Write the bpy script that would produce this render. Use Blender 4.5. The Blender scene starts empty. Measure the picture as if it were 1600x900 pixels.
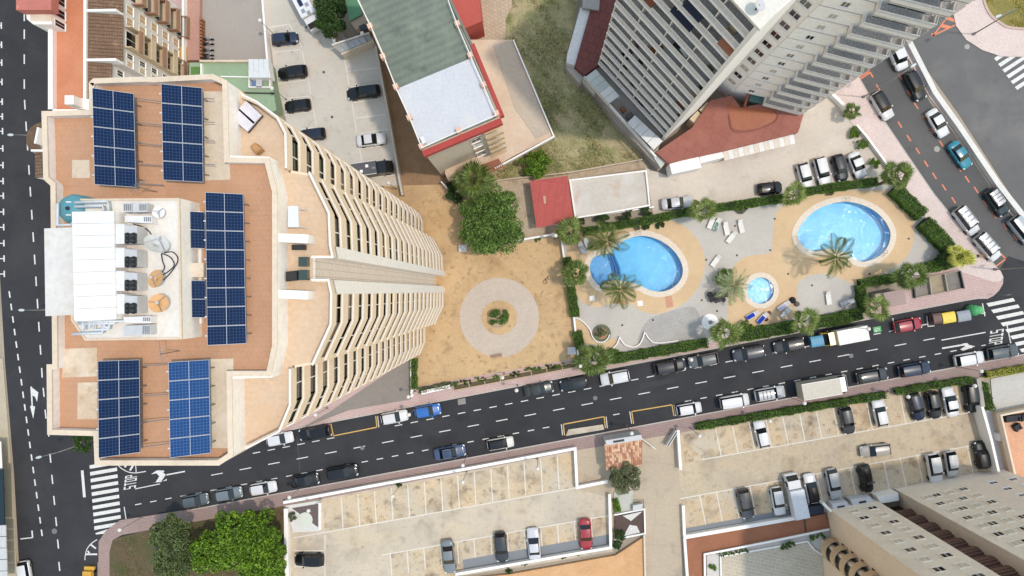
import bpy, math, random
import numpy as np
from mathutils import Vector, Quaternion, Matrix
from mathutils.geometry import tessellate_polygon
R = math.radians
random.seed(7)
SC = bpy.context.scene
COL = SC.collection

# ---------------------------------------------------------------- camera
CAM_H, FPX, NX, NY = 101.0, 1062.0, 835.0, 455.0      # height, focal length in photo px, where straight-down falls
CAMQ = Vector((NX-800, -(NY-450), -FPX)).rotation_difference(Vector((0, 0, -1)))
cam = bpy.data.cameras.new('camera'); camo = bpy.data.objects.new('camera', cam); COL.objects.link(camo)
camo.location = (0, 0, CAM_H); camo.rotation_mode = 'QUATERNION'; camo.rotation_quaternion = CAMQ
cam.sensor_width = 36; cam.lens = 36*FPX/1600; cam.clip_start = .5; cam.clip_end = 5000
SC.camera = camo
# ---------------------------------------------------------------- sky, sun, exposure
SUN_EL, SUN_AZ = 68.5, 96.0                            # azimuth clockwise from +Y
W = bpy.data.worlds.new('World'); SC.world = W; W.use_nodes = True
wt = W.node_tree; wt.nodes.clear()
sky = wt.nodes.new('ShaderNodeTexSky'); sky.sky_type = 'NISHITA'; sky.sun_disc = False
sky.sun_elevation = R(SUN_EL); sky.sun_rotation = R(SUN_AZ); sky.air_density = 2.6; sky.dust_density = 1.1; sky.ozone_density = 1.0
bg = wt.nodes.new('ShaderNodeBackground'); bg.inputs[1].default_value = .15
wo = wt.nodes.new('ShaderNodeOutputWorld')
wt.links.new(sky.outputs[0], bg.inputs[0]); wt.links.new(bg.outputs[0], wo.inputs[0])
sl = bpy.data.lights.new('sun', 'SUN'); sl.energy = 1.5; sl.angle = R(2.0); sl.color = (1, .92, .8)
so = bpy.data.objects.new('sun', sl); COL.objects.link(so)
sd = Vector((math.sin(R(SUN_AZ))*math.cos(R(SUN_EL)), math.cos(R(SUN_AZ))*math.cos(R(SUN_EL)), math.sin(R(SUN_EL))))
so.rotation_euler = sd.to_track_quat('Z', 'Y').to_euler(); so.location = (40, 0, 150)
vs = SC.view_settings; vs.view_transform = 'Standard'; vs.look = 'None'; vs.gamma = 1; vs.exposure = .5; vs.use_curve_mapping = False
try: SC.display_settings.display_device = 'sRGB'
except Exception: pass

# ---------------------------------------------------------------- helpers
def P(px, py, z=0.0):
    """photo pixel at a known height -> point of the place"""
    d = CAMQ @ Vector((px-800, -(py-450), -FPX))
    t = (z-CAM_H)/d.z
    return (d.x*t, d.y*t, z)
def P2(px, py, z=0.0): return P(px, py, z)[:2]
def XY(pts, z=0.0): return [P2(a, b, z) for a, b in pts]
def lin(c): return tuple((v/255/12.92 if v/255 <= .04045 else ((v/255+.055)/1.055)**2.4) for v in c)
K = .74
def tag(o, label=None, cat=None, group=None, kind=None):
    if label: o['label'] = label
    if cat: o['category'] = cat
    if group: o['group'] = group
    if kind: o['kind'] = kind
    return o
def empty(name, loc=(0, 0, 0), rz=0, label=None, cat=None, group=None):
    o = bpy.data.objects.new(name, None); COL.objects.link(o); o.location = loc; o.rotation_euler = (0, 0, rz); o.empty_display_size = .2
    return tag(o, label, cat, group)
def obj(name, me, parent=None, local=False):
    o = bpy.data.objects.new(name, me); COL.objects.link(o)
    if parent is not None:
        o.parent = parent
        if not local:                                   # geometry is in world coordinates
            m = parent.matrix_basis.copy(); q = parent.parent
            if q is not None and parent.type == 'EMPTY': m = q.matrix_basis @ m
            if parent.type != 'EMPTY': m = Matrix.Identity(4)
            o.matrix_parent_inverse = m.inverted()
    return o
class MB:
    def __init__(s): s.v = []; s.f = []; s.uv = []
    def quad(s, *p):
        n = len(s.v); s.v += [tuple(a) for a in p]; s.f.append(tuple(range(n, n+len(p)))); return s
    def prism(s, xy, z0, z1, holes=None, top=True, bottom=False):
        a = sum(xy[i][0]*xy[(i+1) % len(xy)][1]-xy[(i+1) % len(xy)][0]*xy[i][1] for i in range(len(xy)))
        if a < 0: xy = xy[::-1]
        n = len(s.v); N = len(xy)
        s.v += [(x, y, z0) for x, y in xy] + [(x, y, z1) for x, y in xy]
        for i in range(N):
            j = (i+1) % N; s.f.append((n+i, n+j, n+N+j, n+N+i))
        if holes:
            allp = list(xy); loops = [[Vector((x, y, 0)) for x, y in xy]]
            for h in holes: loops.append([Vector((x, y, 0)) for x, y in h]); allp += list(h)
            t0 = len(s.v); s.v += [(x, y, z1) for x, y in allp]
            for t in tessellate_polygon(loops):
                p, q, r = [allp[i] for i in t]
                ar = (q[0]-p[0])*(r[1]-p[1])-(q[1]-p[1])*(r[0]-p[0])
                s.f.append(tuple(t0+i for i in (t if ar > 0 else t[::-1])))
        elif top: s.f.append(tuple(range(n+N, n+2*N)))
        if bottom: s.f.append(tuple(range(n+N-1, n-1, -1)))
        return s
    def box(s, cx, cy, z0, z1, lx, ly, a=0.0):
        c, d = math.cos(a), math.sin(a); lx /= 2; ly /= 2
        return s.prism([(cx+x*c-y*d, cy+x*d+y*c) for x, y in ((-lx, -ly), (lx, -ly), (lx, ly), (-lx, ly))], z0, z1, bottom=True)
    def wall(s, xy, th, z0, z1, closed=False):
        """wall along a polyline, thickness th to its left (inside)"""
        q = offset(xy, th, closed)
        n = len(xy)
        for i in range(n if closed else n-1):
            j = (i+1) % n
            s.prism([xy[i], xy[j], q[j], q[i]], z0, z1, bottom=True)
        return s
    def tube(s, pts, r, n=6, r1=None, cap=True):
        pts = [Vector(p) for p in pts]; m = len(pts); b = len(s.v)
        for i, p in enumerate(pts):
            d = (pts[min(i+1, m-1)]-pts[max(i-1, 0)]).normalized()
            u = d.orthogonal().normalized() if i == 0 else (u-d*u.dot(d)).normalized()
            w = d.cross(u); rr = r if r1 is None else r+(r1-r)*i/(m-1)
            for k in range(n):
                t = 2*math.pi*k/n; s.v.append(tuple(p+u*(rr*math.cos(t))+w*(rr*math.sin(t))))
        for i in range(m-1):
            for k in range(n):
                k2 = (k+1) % n; s.f.append((b+i*n+k, b+i*n+k2, b+(i+1)*n+k2, b+(i+1)*n+k))
        if cap: s.f.append(tuple(b+k for k in range(n-1, -1, -1))); s.f.append(tuple(b+(m-1)*n+k for k in range(n)))
        return s
    def lathe(s, prof, c=(0, 0, 0), n=16, a0=0.0, a1=2*math.pi):
        b = len(s.v); full = abs(a1-a0-2*math.pi) < 1e-6; cnt = n if full else n+1
        for r, z in prof:
            for k in range(cnt):
                t = a0+(a1-a0)*k/n; s.v.append((c[0]+r*math.cos(t), c[1]+r*math.sin(t), c[2]+z))
        for i in range(len(prof)-1):
            for k in range(n):
                k2 = (k+1) % cnt; s.f.append((b+i*cnt+k, b+i*cnt+k2, b+(i+1)*cnt+k2, b+(i+1)*cnt+k))
        return s
    def mesh(s, name, mat=None, smooth=False):
        me = bpy.data.meshes.new(name); me.from_pydata(s.v, [], s.f)
        if mat: me.materials.append(mat)
        if s.uv:
            u = me.uv_layers.new(name='UVMap')
            for lp in me.loops: u.data[lp.index].uv = s.uv[lp.vertex_index]
        if smooth: me.shade_smooth()
        me.update(); return me
    def build(s, name, mat, parent=None, local=False, smooth=False): return obj(name, s.mesh(name, mat, smooth), parent, local)
def offset(xy, d, closed=False):
    n = len(xy); out = []
    for i in range(n):
        ns = []
        for a, b in ((i-1, i), (i, i+1)):
            if not closed and (a < 0 or b >= n): continue
            p, q = xy[a % n], xy[b % n]; L = math.hypot(q[0]-p[0], q[1]-p[1]) or 1
            ns.append((-(q[1]-p[1])/L, (q[0]-p[0])/L))
        if len(ns) == 1: m = ns[0]; k = 1
        else:
            m = (ns[0][0]+ns[1][0], ns[0][1]+ns[1][1]); L = math.hypot(*m) or 1; m = (m[0]/L, m[1]/L); k = 1/max(.35, m[0]*ns[0][0]+m[1]*ns[0][1])
        out.append((xy[i][0]+m[0]*d*k, xy[i][1]+m[1]*d*k))
    return out
def smooth_loop(pts, k=5, closed=True):
    out = []; n = len(pts)
    for i in range(n if closed else n-1):
        g = (lambda j: pts[j % n]) if closed else (lambda j: pts[min(max(j, 0), n-1)])
        p0, p1, p2, p3 = g(i-1), g(i), g(i+1), g(i+2)
        for t in range(k):
            t /= k
            out.append(tuple(.5*((2*p1[c])+(-p0[c]+p2[c])*t+(2*p0[c]-5*p1[c]+4*p2[c]-p3[c])*t*t+(-p0[c]+3*p1[c]-3*p2[c]+p3[c])*t**3) for c in (0, 1)))
    if not closed: out.append(pts[-1])
    return out
def circ(cx, cy, r, n=32, z=0): return XY([(cx+r*math.cos(2*math.pi*i/n), cy+r*math.sin(2*math.pi*i/n)) for i in range(n)], z)
def lerp(a, b, t): return tuple(x+(y-x)*t for x, y in zip(a, b))

# ---------------------------------------------------------------- materials
MATS = {}
def M(name, c, rough=.85, var=.1, scale=.25, fine=.07, fscale=3.0, stain=(), tile=None, axis='xy', bump=0, metal=0, coat=0, spec=.4, k=None, wave=None):
    if name in MATS: return MATS[name]
    m = bpy.data.materials.new(name); m.use_nodes = True; MATS[name] = m
    nt = m.node_tree; N = nt.nodes; L = nt.links; b = N['Principled BSDF']
    kk = K if k is None else k
    def rgb(s):
        l = lin(s); g = .3*l[0]+.6*l[1]+.1*l[2]
        return tuple(max(0, (g+(v-g)*.93)*kk*w) for v, w in zip(l, (1.05, .985, .95)))+(1,)
    geo = N.new('ShaderNodeNewGeometry'); pos = geo.outputs['Position']
    if axis != 'xy' or (tile and len(tile) > 3):
        sp = N.new('ShaderNodeSeparateXYZ'); L.new(pos, sp.inputs[0]); cb = N.new('ShaderNodeCombineXYZ')
        for i, ch in enumerate(axis): L.new(sp.outputs['xyz'.index(ch)], cb.inputs[i])
        mp = N.new('ShaderNodeMapping'); L.new(cb.outputs[0], mp.inputs[0]); mp.inputs['Rotation'].default_value = (0, 0, R(tile[3]) if tile and len(tile) > 3 else 0)
        tv = mp.outputs[0]
    else: tv = pos
    if tile:
        br = N.new('ShaderNodeTexBrick'); L.new(tv, br.inputs['Vector']); br.inputs['Scale'].default_value = 1
        br.inputs['Color1'].default_value = rgb(c); br.inputs['Color2'].default_value = tuple(v*(tile[5] if len(tile) > 5 else .92) for v in rgb(c)[:3])+(1,)
        br.inputs['Mortar'].default_value = rgb(tile[2]); br.inputs['Brick Width'].default_value = tile[0]; br.inputs['Row Height'].default_value = tile[1]
        br.inputs['Mortar Size'].default_value = tile[4] if len(tile) > 4 else .02
        col = br.outputs['Color']
    else:
        rg = N.new('ShaderNodeRGB'); rg.outputs[0].default_value = rgb(c); col = rg.outputs[0]
    def noise(sc, det=4):
        n = N.new('ShaderNodeTexNoise'); L.new(pos, n.inputs['Vector']); n.inputs['Scale'].default_value = sc; n.inputs['Detail'].default_value = det; n.inputs['Roughness'].default_value = .6
        return n.outputs['Fac']
    def mul(col, fac, lo, hi):
        mr = N.new('ShaderNodeMapRange'); L.new(fac, mr.inputs[0]); mr.inputs[1].default_value = .3; mr.inputs[2].default_value = .7; mr.inputs[3].default_value = lo; mr.inputs[4].default_value = hi
        v = N.new('ShaderNodeVectorMath'); v.operation = 'SCALE'; L.new(col, v.inputs[0]); L.new(mr.outputs[0], v.inputs['Scale']); return v.outputs[0]
    if var: col = mul(col, noise(scale, 5), 1-var, 1+var)
    if fine: col = mul(col, noise(fscale, 3), 1-fine, 1+fine)
    if wave:                                             # ribs of a corrugated sheet: (scale, angle, strength)
        mp = N.new('ShaderNodeMapping'); L.new(pos, mp.inputs[0]); mp.inputs['Rotation'].default_value = (0, 0, R(wave[1]))
        w = N.new('ShaderNodeTexWave'); L.new(mp.outputs[0], w.inputs[0]); w.inputs['Scale'].default_value = wave[0]; w.inputs['Distortion'].default_value = 0
        col = mul(col, w.outputs['Fac'], 1-wave[2], 1+wave[2])
    for st in stain:                                     # (colour, scale, lo, hi[, strength])
        mr = N.new('ShaderNodeMapRange'); L.new(noise(st[1], 6), mr.inputs[0]); mr.inputs[1].default_value = st[2]; mr.inputs[2].default_value = st[3]
        mr.inputs[4].default_value = st[4] if len(st) > 4 else 1
        mx = N.new('ShaderNodeMix'); mx.data_type = 'RGBA'; L.new(mr.outputs[0], mx.inputs[0]); L.new(col, mx.inputs[6]); mx.inputs[7].default_value = rgb(st[0]); col = mx.outputs[2]
    L.new(col, b.inputs['Base Color'])
    b.inputs['Roughness'].default_value = rough; b.inputs['Metallic'].default_value = metal; b.inputs['Specular IOR Level'].default_value = spec
    if coat: b.inputs['Coat Weight'].default_value = coat; b.inputs['Coat Roughness'].default_value = .06
    if bump:
        bp = N.new('ShaderNodeBump'); L.new(noise(fscale*2, 3), bp.inputs['Height']); bp.inputs['Strength'].default_value = bump; bp.inputs['Distance'].default_value = .05
        L.new(bp.outputs[0], b.inputs['Normal'])
    return m
def leafmat(name, a, bb, tr=.25):
    if name in MATS: return MATS[name]
    m = bpy.data.materials.new(name); m.use_nodes = True; MATS[name] = m
    nt = m.node_tree; N = nt.nodes; L = nt.links; b = N['Principled BSDF']
    g = N.new('ShaderNodeNewGeometry'); mx = N.new('ShaderNodeMix'); mx.data_type = 'RGBA'
    L.new(g.outputs['Random Per Island'], mx.inputs[0])
    mx.inputs[6].default_value = tuple(v*1.15 for v in lin(a))+(1,); mx.inputs[7].default_value = tuple(v*1.15 for v in lin(bb))+(1,)
    n = N.new('ShaderNodeTexNoise'); L.new(g.outputs['Position'], n.inputs['Vector']); n.inputs['Scale'].default_value = .55; n.inputs['Detail'].default_value = 2
    mr = N.new('ShaderNodeMapRange'); L.new(n.outputs[0], mr.inputs[0]); mr.inputs[1].default_value = .3; mr.inputs[2].default_value = .7; mr.inputs[3].default_value = .72; mr.inputs[4].default_value = 1.25
    v = N.new('ShaderNodeVectorMath'); v.operation = 'SCALE'; L.new(mx.outputs[2], v.inputs[0]); L.new(mr.outputs[0], v.inputs['Scale'])
    L.new(v.outputs[0], b.inputs['Base Color']); b.inputs['Roughness'].default_value = .55; b.inputs['Specular IOR Level'].default_value = .3
    t = N.new('ShaderNodeBsdfTranslucent'); L.new(v.outputs[0], t.inputs[0]); ms = N.new('ShaderNodeMixShader'); ms.inputs[0].default_value = tr
    L.new(b.outputs[0], ms.inputs[1]); L.new(t.outputs[0], ms.inputs[2]); L.new(ms.outputs[0], N['Material Output'].inputs[0])
    return m
def paint(c, metal=0.0):
    d = max(c) < 120
    return M('car_paint_%02x%02x%02x' % c, c, rough=.28, var=.0, fine=.0, coat=.35 if d else .6, metal=metal, spec=.28 if d else .4)
def glassmat(name, c, rough=.06, alpha=1.0):
    m = M(name, c, rough=rough, var=0, fine=0, spec=.6)
    if alpha < 1: m.node_tree.nodes['Principled BSDF'].inputs['Alpha'].default_value = alpha
    return m
white = M('white_render', (236, 234, 230), k=.9, var=.03, scale=.6, stain=(((205, 200, 190), .5, .62, .8, .4),))
plain_white = M('white_paint', (242, 241, 239), k=.88, var=.02, fine=.02)
mark_w = M('road_paint_white', (232, 232, 228), var=.05, fine=.1, fscale=6, rough=.7, stain=(((110, 110, 110), 4, .52, .72, .5),))
mark_y = M('road_paint_yellow', (222, 178, 92), var=.05, fine=.1, fscale=6, stain=(((90, 90, 90), 5, .6, .75, .35),))
mark_o = M('road_paint_orange', (238, 140, 102), var=.05, fine=.1, fscale=6, stain=(((120, 110, 110), 5, .62, .75, .35),))
worn_y = M('worn_bay_paint', (190, 150, 90), var=.1, fine=.15, fscale=6, stain=(((205, 190, 165), 4, .45, .65, .9),))
lot_line = M('bay_line_paint', (236, 232, 222), var=.04, fine=.08, fscale=5, stain=(((205, 192, 172), 3, .58, .75, .6),))
glass_dark = glassmat('dark_glass', (26, 32, 36), .05)
glass_green = glassmat('green_tinted_glass', (62, 80, 70), .08)
glass_rail = glassmat('railing_glass', (220, 226, 224), .08, .4)
metal_g = M('grey_metal', (150, 152, 155), rough=.45, metal=.6, var=.03, fine=.03)
metal_w = M('white_metal', (235, 236, 238), rough=.4, var=.02, fine=.0)
dark_m = M('dark_metal', (48, 48, 50), rough=.5, var=.03, fine=.0)
black = M('black_plastic', (24, 24, 26), rough=.5, var=.0, fine=.0)
rubber = M('tyre_rubber', (30, 30, 31), rough=.9, var=0, fine=0)
# ================================================================ THE GROUND
ZB = -.6
def sheet(name, pts, z, mat, holes=None, parent=None, raw=False, zb=ZB):
    o = MB().prism(pts if raw else XY(pts, z), zb, z, holes=holes).build(name, mat, parent)
    if parent is None: o['kind'] = 'structure'
    return o
# pools first: their outlines are holes in everything above them
z800 = lambda L: [(800+a/3, 300+b/3) for a, b in L]
z1200 = lambda L: [(1200+a/3, 300+b/3) for a, b in L]
POOL_A = smooth_loop(z800([(455, 287), (480, 262), (525, 228), (590, 207), (650, 212), (712, 238), (765, 285), (795, 340), (798, 385), (778, 427), (737, 457), (690, 467), (640, 458), (600, 438), (560, 426), (520, 418), (485, 412), (440, 422), (415, 441), (385, 415), (367, 375), (368, 330), (395, 300)]), 4)
POOL_B = smooth_loop(z1200([(137, 195), (160, 145), (210, 95), (280, 60), (350, 47), (420, 55), (490, 85), (540, 130), (568, 180), (570, 218), (552, 265), (510, 306), (450, 327), (405, 316), (370, 292), (330, 275), (280, 266), (230, 278), (185, 270), (150, 240)]), 4)
POOL_C = [(1188+20.5*math.cos(2*math.pi*i/40), 454+20.5*math.sin(2*math.pi*i/40)) for i in range(40)]
POOLS = [XY(p) for p in (POOL_A, POOL_B, POOL_C)]
def ccw(h):
    a = sum(h[i][0]*h[(i+1) % len(h)][1]-h[(i+1) % len(h)][0]*h[i][1] for i in range(len(h)))
    return h if a > 0 else h[::-1]
POOLS = [ccw(h) for h in POOLS]
COPE = [offset(h, -(.82 if i < 2 else .72), True) for i, h in enumerate(POOLS)]
EDGE = [offset(h, -.02, True) for h in POOLS]

asphalt = M('new_asphalt', (55, 55, 59), rough=.9, var=.12, scale=.12, fine=.16, fscale=7, bump=.15, stain=(((68, 68, 71), .08, .47, .66, .8), ((42, 42, 46), .3, .54, .72, .6), ((84, 83, 82), .7, .6, .78, .35)))
asphalt_old = M('old_asphalt', (112, 111, 111), rough=.9, var=.08, scale=.15, fine=.1, fscale=7, bump=.15, stain=(((134, 132, 130), .1, .48, .68, .7), ((88, 88, 90), .3, .54, .72, .55)))
asphalt_mid = M('avenue_asphalt', (100, 99, 99), rough=.9, var=.1, scale=.15, fine=.1, fscale=7, bump=.15, stain=(((110, 108, 106), .1, .5, .75, .6), ((68, 68, 70), .3, .6, .8, .5)))
pink = M('pink_paving', (212, 182, 176), tile=(.4, .4, (186, 160, 154), 10.8, .025, .94), var=.06, scale=.3, fine=.06, stain=(((196, 172, 164), .25, .55, .8, .7), ((178, 160, 152), .9, .66, .85, .6)))
pink_light = M('pale_pink_paving', (232, 212, 205), tile=(.4, .4, (212, 194, 188), 35, .025, .95), var=.05, scale=.3, stain=(((216, 200, 192), .25, .55, .8, .7),))
pink_dull = M('weathered_paving', (176, 150, 144), tile=(.4, .4, (150, 130, 126), 10.8, .03, .93), var=.06, scale=.3, stain=(((150, 135, 128), .35, .52, .75, .7),))
conc = M('parking_concrete', (213, 199, 177), var=.05, scale=.1, fine=.06, fscale=2, bump=.1, stain=(((198, 190, 176), .12, .5, .7, .8), ((222, 200, 164), .18, .55, .75, .7), ((172, 160, 144), .22, .5, .7, .6), ((150, 136, 118), .5, .54, .74, .55), ((118, 106, 92), 1.3, .59, .76, .5)))
conc_r = M('stained_concrete', (205, 188, 160), var=.06, scale=.1, fine=.07, fscale=2, bump=.1, stain=(((184, 174, 158), .12, .5, .7, .8), ((214, 188, 148), .2, .55, .75, .7), ((150, 134, 114), .3, .52, .72, .65), ((110, 96, 82), 1.1, .58, .76, .55)))
conc_t = M('pale_concrete', (214, 208, 196), var=.04, scale=.1, fine=.05, fscale=2, bump=.1, stain=(((200, 196, 186), .15, .5, .7, .8), ((222, 206, 182), .2, .54, .72, .6), ((160, 146, 128), .6, .58, .76, .6)))
conc_w = M('bright_concrete', (222, 212, 198), var=.04, scale=.1, fine=.05, fscale=2, bump=.1, stain=(((206, 196, 182), .12, .48, .68, .8), ((188, 176, 160), .45, .55, .72, .55)))
bay_sand = M('bay_concrete', (217, 194, 158), var=.08, scale=.2, fine=.08, fscale=2, bump=.1, stain=(((208, 196, 176), .13, .42, .62, .9), ((158, 138, 114), .24, .5, .68, .75), ((114, 100, 84), .55, .55, .7, .75), ((84, 74, 64), 1.6, .58, .72, .6)))
sand = M('court_sand_paving', (217, 184, 136), tile=(.5, .25, (206, 168, 116), 0, .02, .97), var=.08, scale=.14, fine=.06, fscale=2, bump=.1, stain=(((228, 196, 146), .1, .5, .7, .8), ((205, 164, 112), .16, .54, .72, .7), ((176, 144, 104), .12, .52, .68, .6), ((160, 128, 92), .4, .54, .7, .6), ((128, 102, 74), 1.3, .57, .72, .7)))
deck_g = M('grey_deck_paving', (208, 203, 194), tile=(.6, .3, (196, 190, 182), 10, .02, .97), var=.05, scale=.14, fine=.04, stain=(((192, 188, 182), .13, .5, .7, .8), ((176, 174, 170), .25, .62, .78, .6), ((216, 204, 186), .2, .6, .8, .6)))
deck_s = M('sand_deck_paving', (226, 195, 152), tile=(.5, .25, (216, 182, 138), 0, .02, .97), var=.05, scale=.2, fine=.04, stain=(((234, 206, 164), .14, .5, .7, .8), ((216, 176, 128), .3, .6, .8, .6)))
dirt = M('brown_dirt', (158, 126, 92), var=.12, scale=.3, fine=.12, fscale=3, bump=.3, stain=(((138, 108, 78), .25, .5, .7, .8), ((176, 144, 106), .7, .58, .8, .7)))
grass_m = M('rough_grass', (168, 160, 112), var=.15, scale=.5, fine=.25, fscale=4, bump=.6, stain=(((190, 172, 134), .22, .5, .66, .85), ((120, 130, 70), .3, .48, .66, .8), ((204, 190, 158), .9, .54, .72, .8), ((96, 104, 60), 1.4, .6, .8, .7)))
verge_m = M('dry_grass', (142, 132, 62), var=.12, scale=.5, fine=.2, fscale=4, bump=.6, stain=(((160, 140, 72), .5, .5, .7, .8), ((96, 110, 50), .8, .6, .75, .8)))
garden_m = M('garden_soil', (104, 88, 62), var=.15, scale=.5, fine=.2, fscale=4, bump=.5, stain=(((84, 88, 50), .3, .45, .65, .9), ((140, 116, 84), .6, .6, .8, .7)))
ground_m = M('outer_ground', (176, 164, 146), var=.1, scale=.05, fine=.08, stain=(((140, 132, 116), .03, .5, .7, .8),))
blue_grey = M('blue_grey_floor_paint', (140, 147, 153), var=.04, scale=.3, fine=.03)
terra = M('terracotta_floor', (206, 150, 104), tile=(.3, .3, (192, 136, 94), 10, .02, .94), var=.06, scale=.2, stain=(((216, 166, 120), .2, .5, .7, .7),))
terra_br = M('brown_terrace_floor', (176, 116, 82), tile=(.3, .3, (160, 104, 74), 10, .02, .93), var=.07, scale=.25, stain=(((160, 102, 72), .3, .5, .7, .7), ((192, 134, 98), .5, .6, .8, .7)))
terra_lt = M('orange_terrace_floor', (226, 176, 122), tile=(.3, .3, (212, 160, 110), 10, .02, .94), var=.06, scale=.25, stain=(((234, 190, 140), .3, .5, .7, .7),))
paver = M('grey_slab_paving', (206, 195, 174), tile=(1.1, .5, (222, 213, 195), 12, .03, .9), var=.06, scale=.3)
grey_court = M('grey_court_concrete', (178, 170, 162), var=.05, scale=.15, fine=.04, stain=(((164, 156, 148), .15, .5, .7, .8), ((192, 184, 174), .5, .6, .8, .6)))
green_fl = M('green_deck_paint', (156, 182, 148), var=.05, scale=.3, fine=.05, stain=(((158, 190, 148), .3, .5, .7, .7), ((122, 156, 116), .8, .62, .8, .6)))
ramp_m = M('grey_ramp_concrete', (150, 142, 134), var=.07, scale=.3, fine=.06, stain=(((128, 122, 116), .3, .5, .7, .7),))

sheet('ground', [(-2000, -2000), (2000, -2000), (2000, 2000), (-2000, 2000)], -.05, ground_m, holes=EDGE, raw=True, zb=-.4)
# upper kerb line and lower kerb line of the street
ku = lambda x: 672-.1917*(x-455)
kl = lambda x: 768-.1865*(x-447)
street = sheet('street', [(130, kl(130)+60), (130, 650), (455, ku(455)), (1540, ku(1540)), (1700, ku(1700)), (1700, kl(1700)), (447, kl(447))], 0, asphalt)
side_street = sheet('side_street', [(-60, -60), (150, -60), (160, 600), (160, 780), (152, 850), (152, 1000), (36, 1000), (22, 740), (8, 570), (-2, 400), (-40, 200)], .004, asphalt)
avenue = sheet('avenue', [(1300, -80), (1380, -60), (1397, 57), (1453, 160), (1490, 207), (1553, 300), (1640, 410), (1720, 520), (1580, 500), (1545, 400), (1440, 300), (1335, 110), (1290, 40)], .008, asphalt_mid)
far_avenue = sheet('far_avenue', [(1400, 40), (1500, 180), (1577, 300), (1660, 420), (1800, 420), (1800, 60), (1600, 60), (1500, -60), (1380, -60)], .004, asphalt_old)
junction = sheet('junction', [(1540, ku(1540)-8), (1575, 400), (1700, 440), (1700, 560), (1600, kl(1600)), (1540, kl(1540))], .012, asphalt)
# pavements
sheet('pavement_north', [(380, 700), (455, ku(455)), (700, ku(700)), (1000, ku(1000)), (1300, ku(1300)), (1500, ku(1500)), (1528, 467), (1543, 467), (1553, 462), (1561, 454), (1567, 444), (1568, 433), (1564, 424), (1557, 417), (1518, 373), (1482, 331), (1460, 304), (1440, 275), (1440, 440), (1340, 480), (1150, 520), (900, 560), (640, 606), (560, 620)], .12, pink)
sheet('pavement_avenue', [(1332, 104), (1344, 124), (1383, 191), (1440, 275), (1460, 304), (1482, 331), (1518, 373), (1557, 417), (1564, 424), (1567, 433), (1562, 440), (1550, 440), (1500, 424), (1440, 330), (1395, 262), (1345, 215), (1305, 150), (1280, 100), (1310, 60)], .124, pink_light)
sheet('pavement_south', [(187, 813), (300, kl(300)), (447, kl(447)), (800, kl(800)), (1200, kl(1200)), (1600, kl(1600)), (1720, kl(1720)), (1720, 560), (1600, 576), (1433, 606), (1200, 650), (1053, 678), (900, 704), (447, 790), (244, 826), (190, 836), (176, 844), (171, 862), (171, 1000), (153, 1000), (154, 846), (165, 830)], .12, pink_dull)
sheet('pavement_west', [(-80, 560), (4, 560), (18, 740), (32, 1000), (-80, 1000)], .12, M('pale_verge', (196, 184, 160), var=.08, scale=.3, stain=(((150, 160, 110), .3, .55, .7, .7),)))
sheet('pavement_tower', [(164, -60), (285, -60), (285, 120), (400, 260), (500, 320), (620, 330), (620, 640), (450, 673), (164, 700)], .05, pink)
sheet('median', [(1392, 40), (1397, 50), (1453, 153), (1490, 200), (1553, 293), (1640, 402), (1648, 392), (1563, 288), (1500, 195), (1463, 146), (1402, 36)], .13, pink_light)
sheet('traffic_island', [(1487, -60), (1487, 10), (1494, 40), (1510, 62), (1535, 78), (1565, 88), (1800, 92), (1800, -60)], .12, pink_light)
sheet('island_verge', [(1535, -60), (1537, 4), (1547, 23), (1562, 36), (1580, 44), (1800, 48), (1800, -60)], .16, verge_m)
mk = MB(); pl = smooth_loop([(1533, -20), (1535, 4), (1545, 25), (1561, 38), (1580, 46), (1640, 50)], 4, False)
mk.wall(XY(pl), .35, .1, .24); o = mk.build('island_kerb', M('kerb_stone', (206, 180, 168), var=.05)); o['kind'] = 'structure'
# plots
sheet('court_terrace', [(540, 292), (700, 288), (722, 340), (738, 397), (800, 383), (878, 368), (903, 568), (648, 614), (640, 560), (540, 560)], .10, sand)
ring = sheet('court_ring', [(780+62*math.cos(2*math.pi*i/48), 496+62*math.sin(2*math.pi*i/48)) for i in range(48)], .108, M('grey_ring_paving', (212, 195, 178), tile=(.5, .25, (192, 184, 174), 0, .02, .97), var=.05, scale=.2))
sheet('ring_centre', [(780+28*math.cos(2*math.pi*i/36), 496+27*math.sin(2*math.pi*i/36)) for i in range(36)], .114, sand)
sheet('garage_ramp', [(470, 670), (520, 640), (640, 560), (642, 624), (545, 641)], .128, ramp_m)
sheet('dirt_strip', [(575, 60), (610, 60), (700, 270), (706, 290), (640, 293), (624, 292), (616, 250)], .05, dirt)
lotn = sheet('north_lot', [(405, -60), (470, -60), (540, 60), (586, 72), (623, 285), (628, 320), (480, 320), (430, 120)], .06, conc_t)
lotw = sheet('west_lot', [(443, 786), (897, 702), (900, 700), (955, 692), (958, 862), (800, 888), (640, 912), (443, 912)], .06, conc)
lote = sheet('east_lot', [(1056, 676), (1090, 668), (1200, 650), (1433, 606), (1536, 588), (1544, 640), (1560, 740), (1420, 776), (1290, 800), (1066, 837)], .06, conc_r)
sheet('driveway', [(897, 706), (1056, 672), (1064, 780), (1068, 1000), (1012, 1000), (1006, 780), (960, 780), (900, 764)], .066, M('driveway_concrete', (200, 184, 160), tile=(40, 6, (182, 166, 145), 4, .03, .98), var=.05, scale=.12, fine=.06, stain=(((184, 170, 150), .15, .5, .7, .7), ((140, 126, 110), .3, .56, .75, .6))))
sheet('grass_plot', [(760, -60), (915, -60), (885, 100), (950, 180), (1003, 244), (1006, 256), (893, 276), (800, 292), (712, 292), (700, 270), (700, 100)], .04, grass_m)
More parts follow.
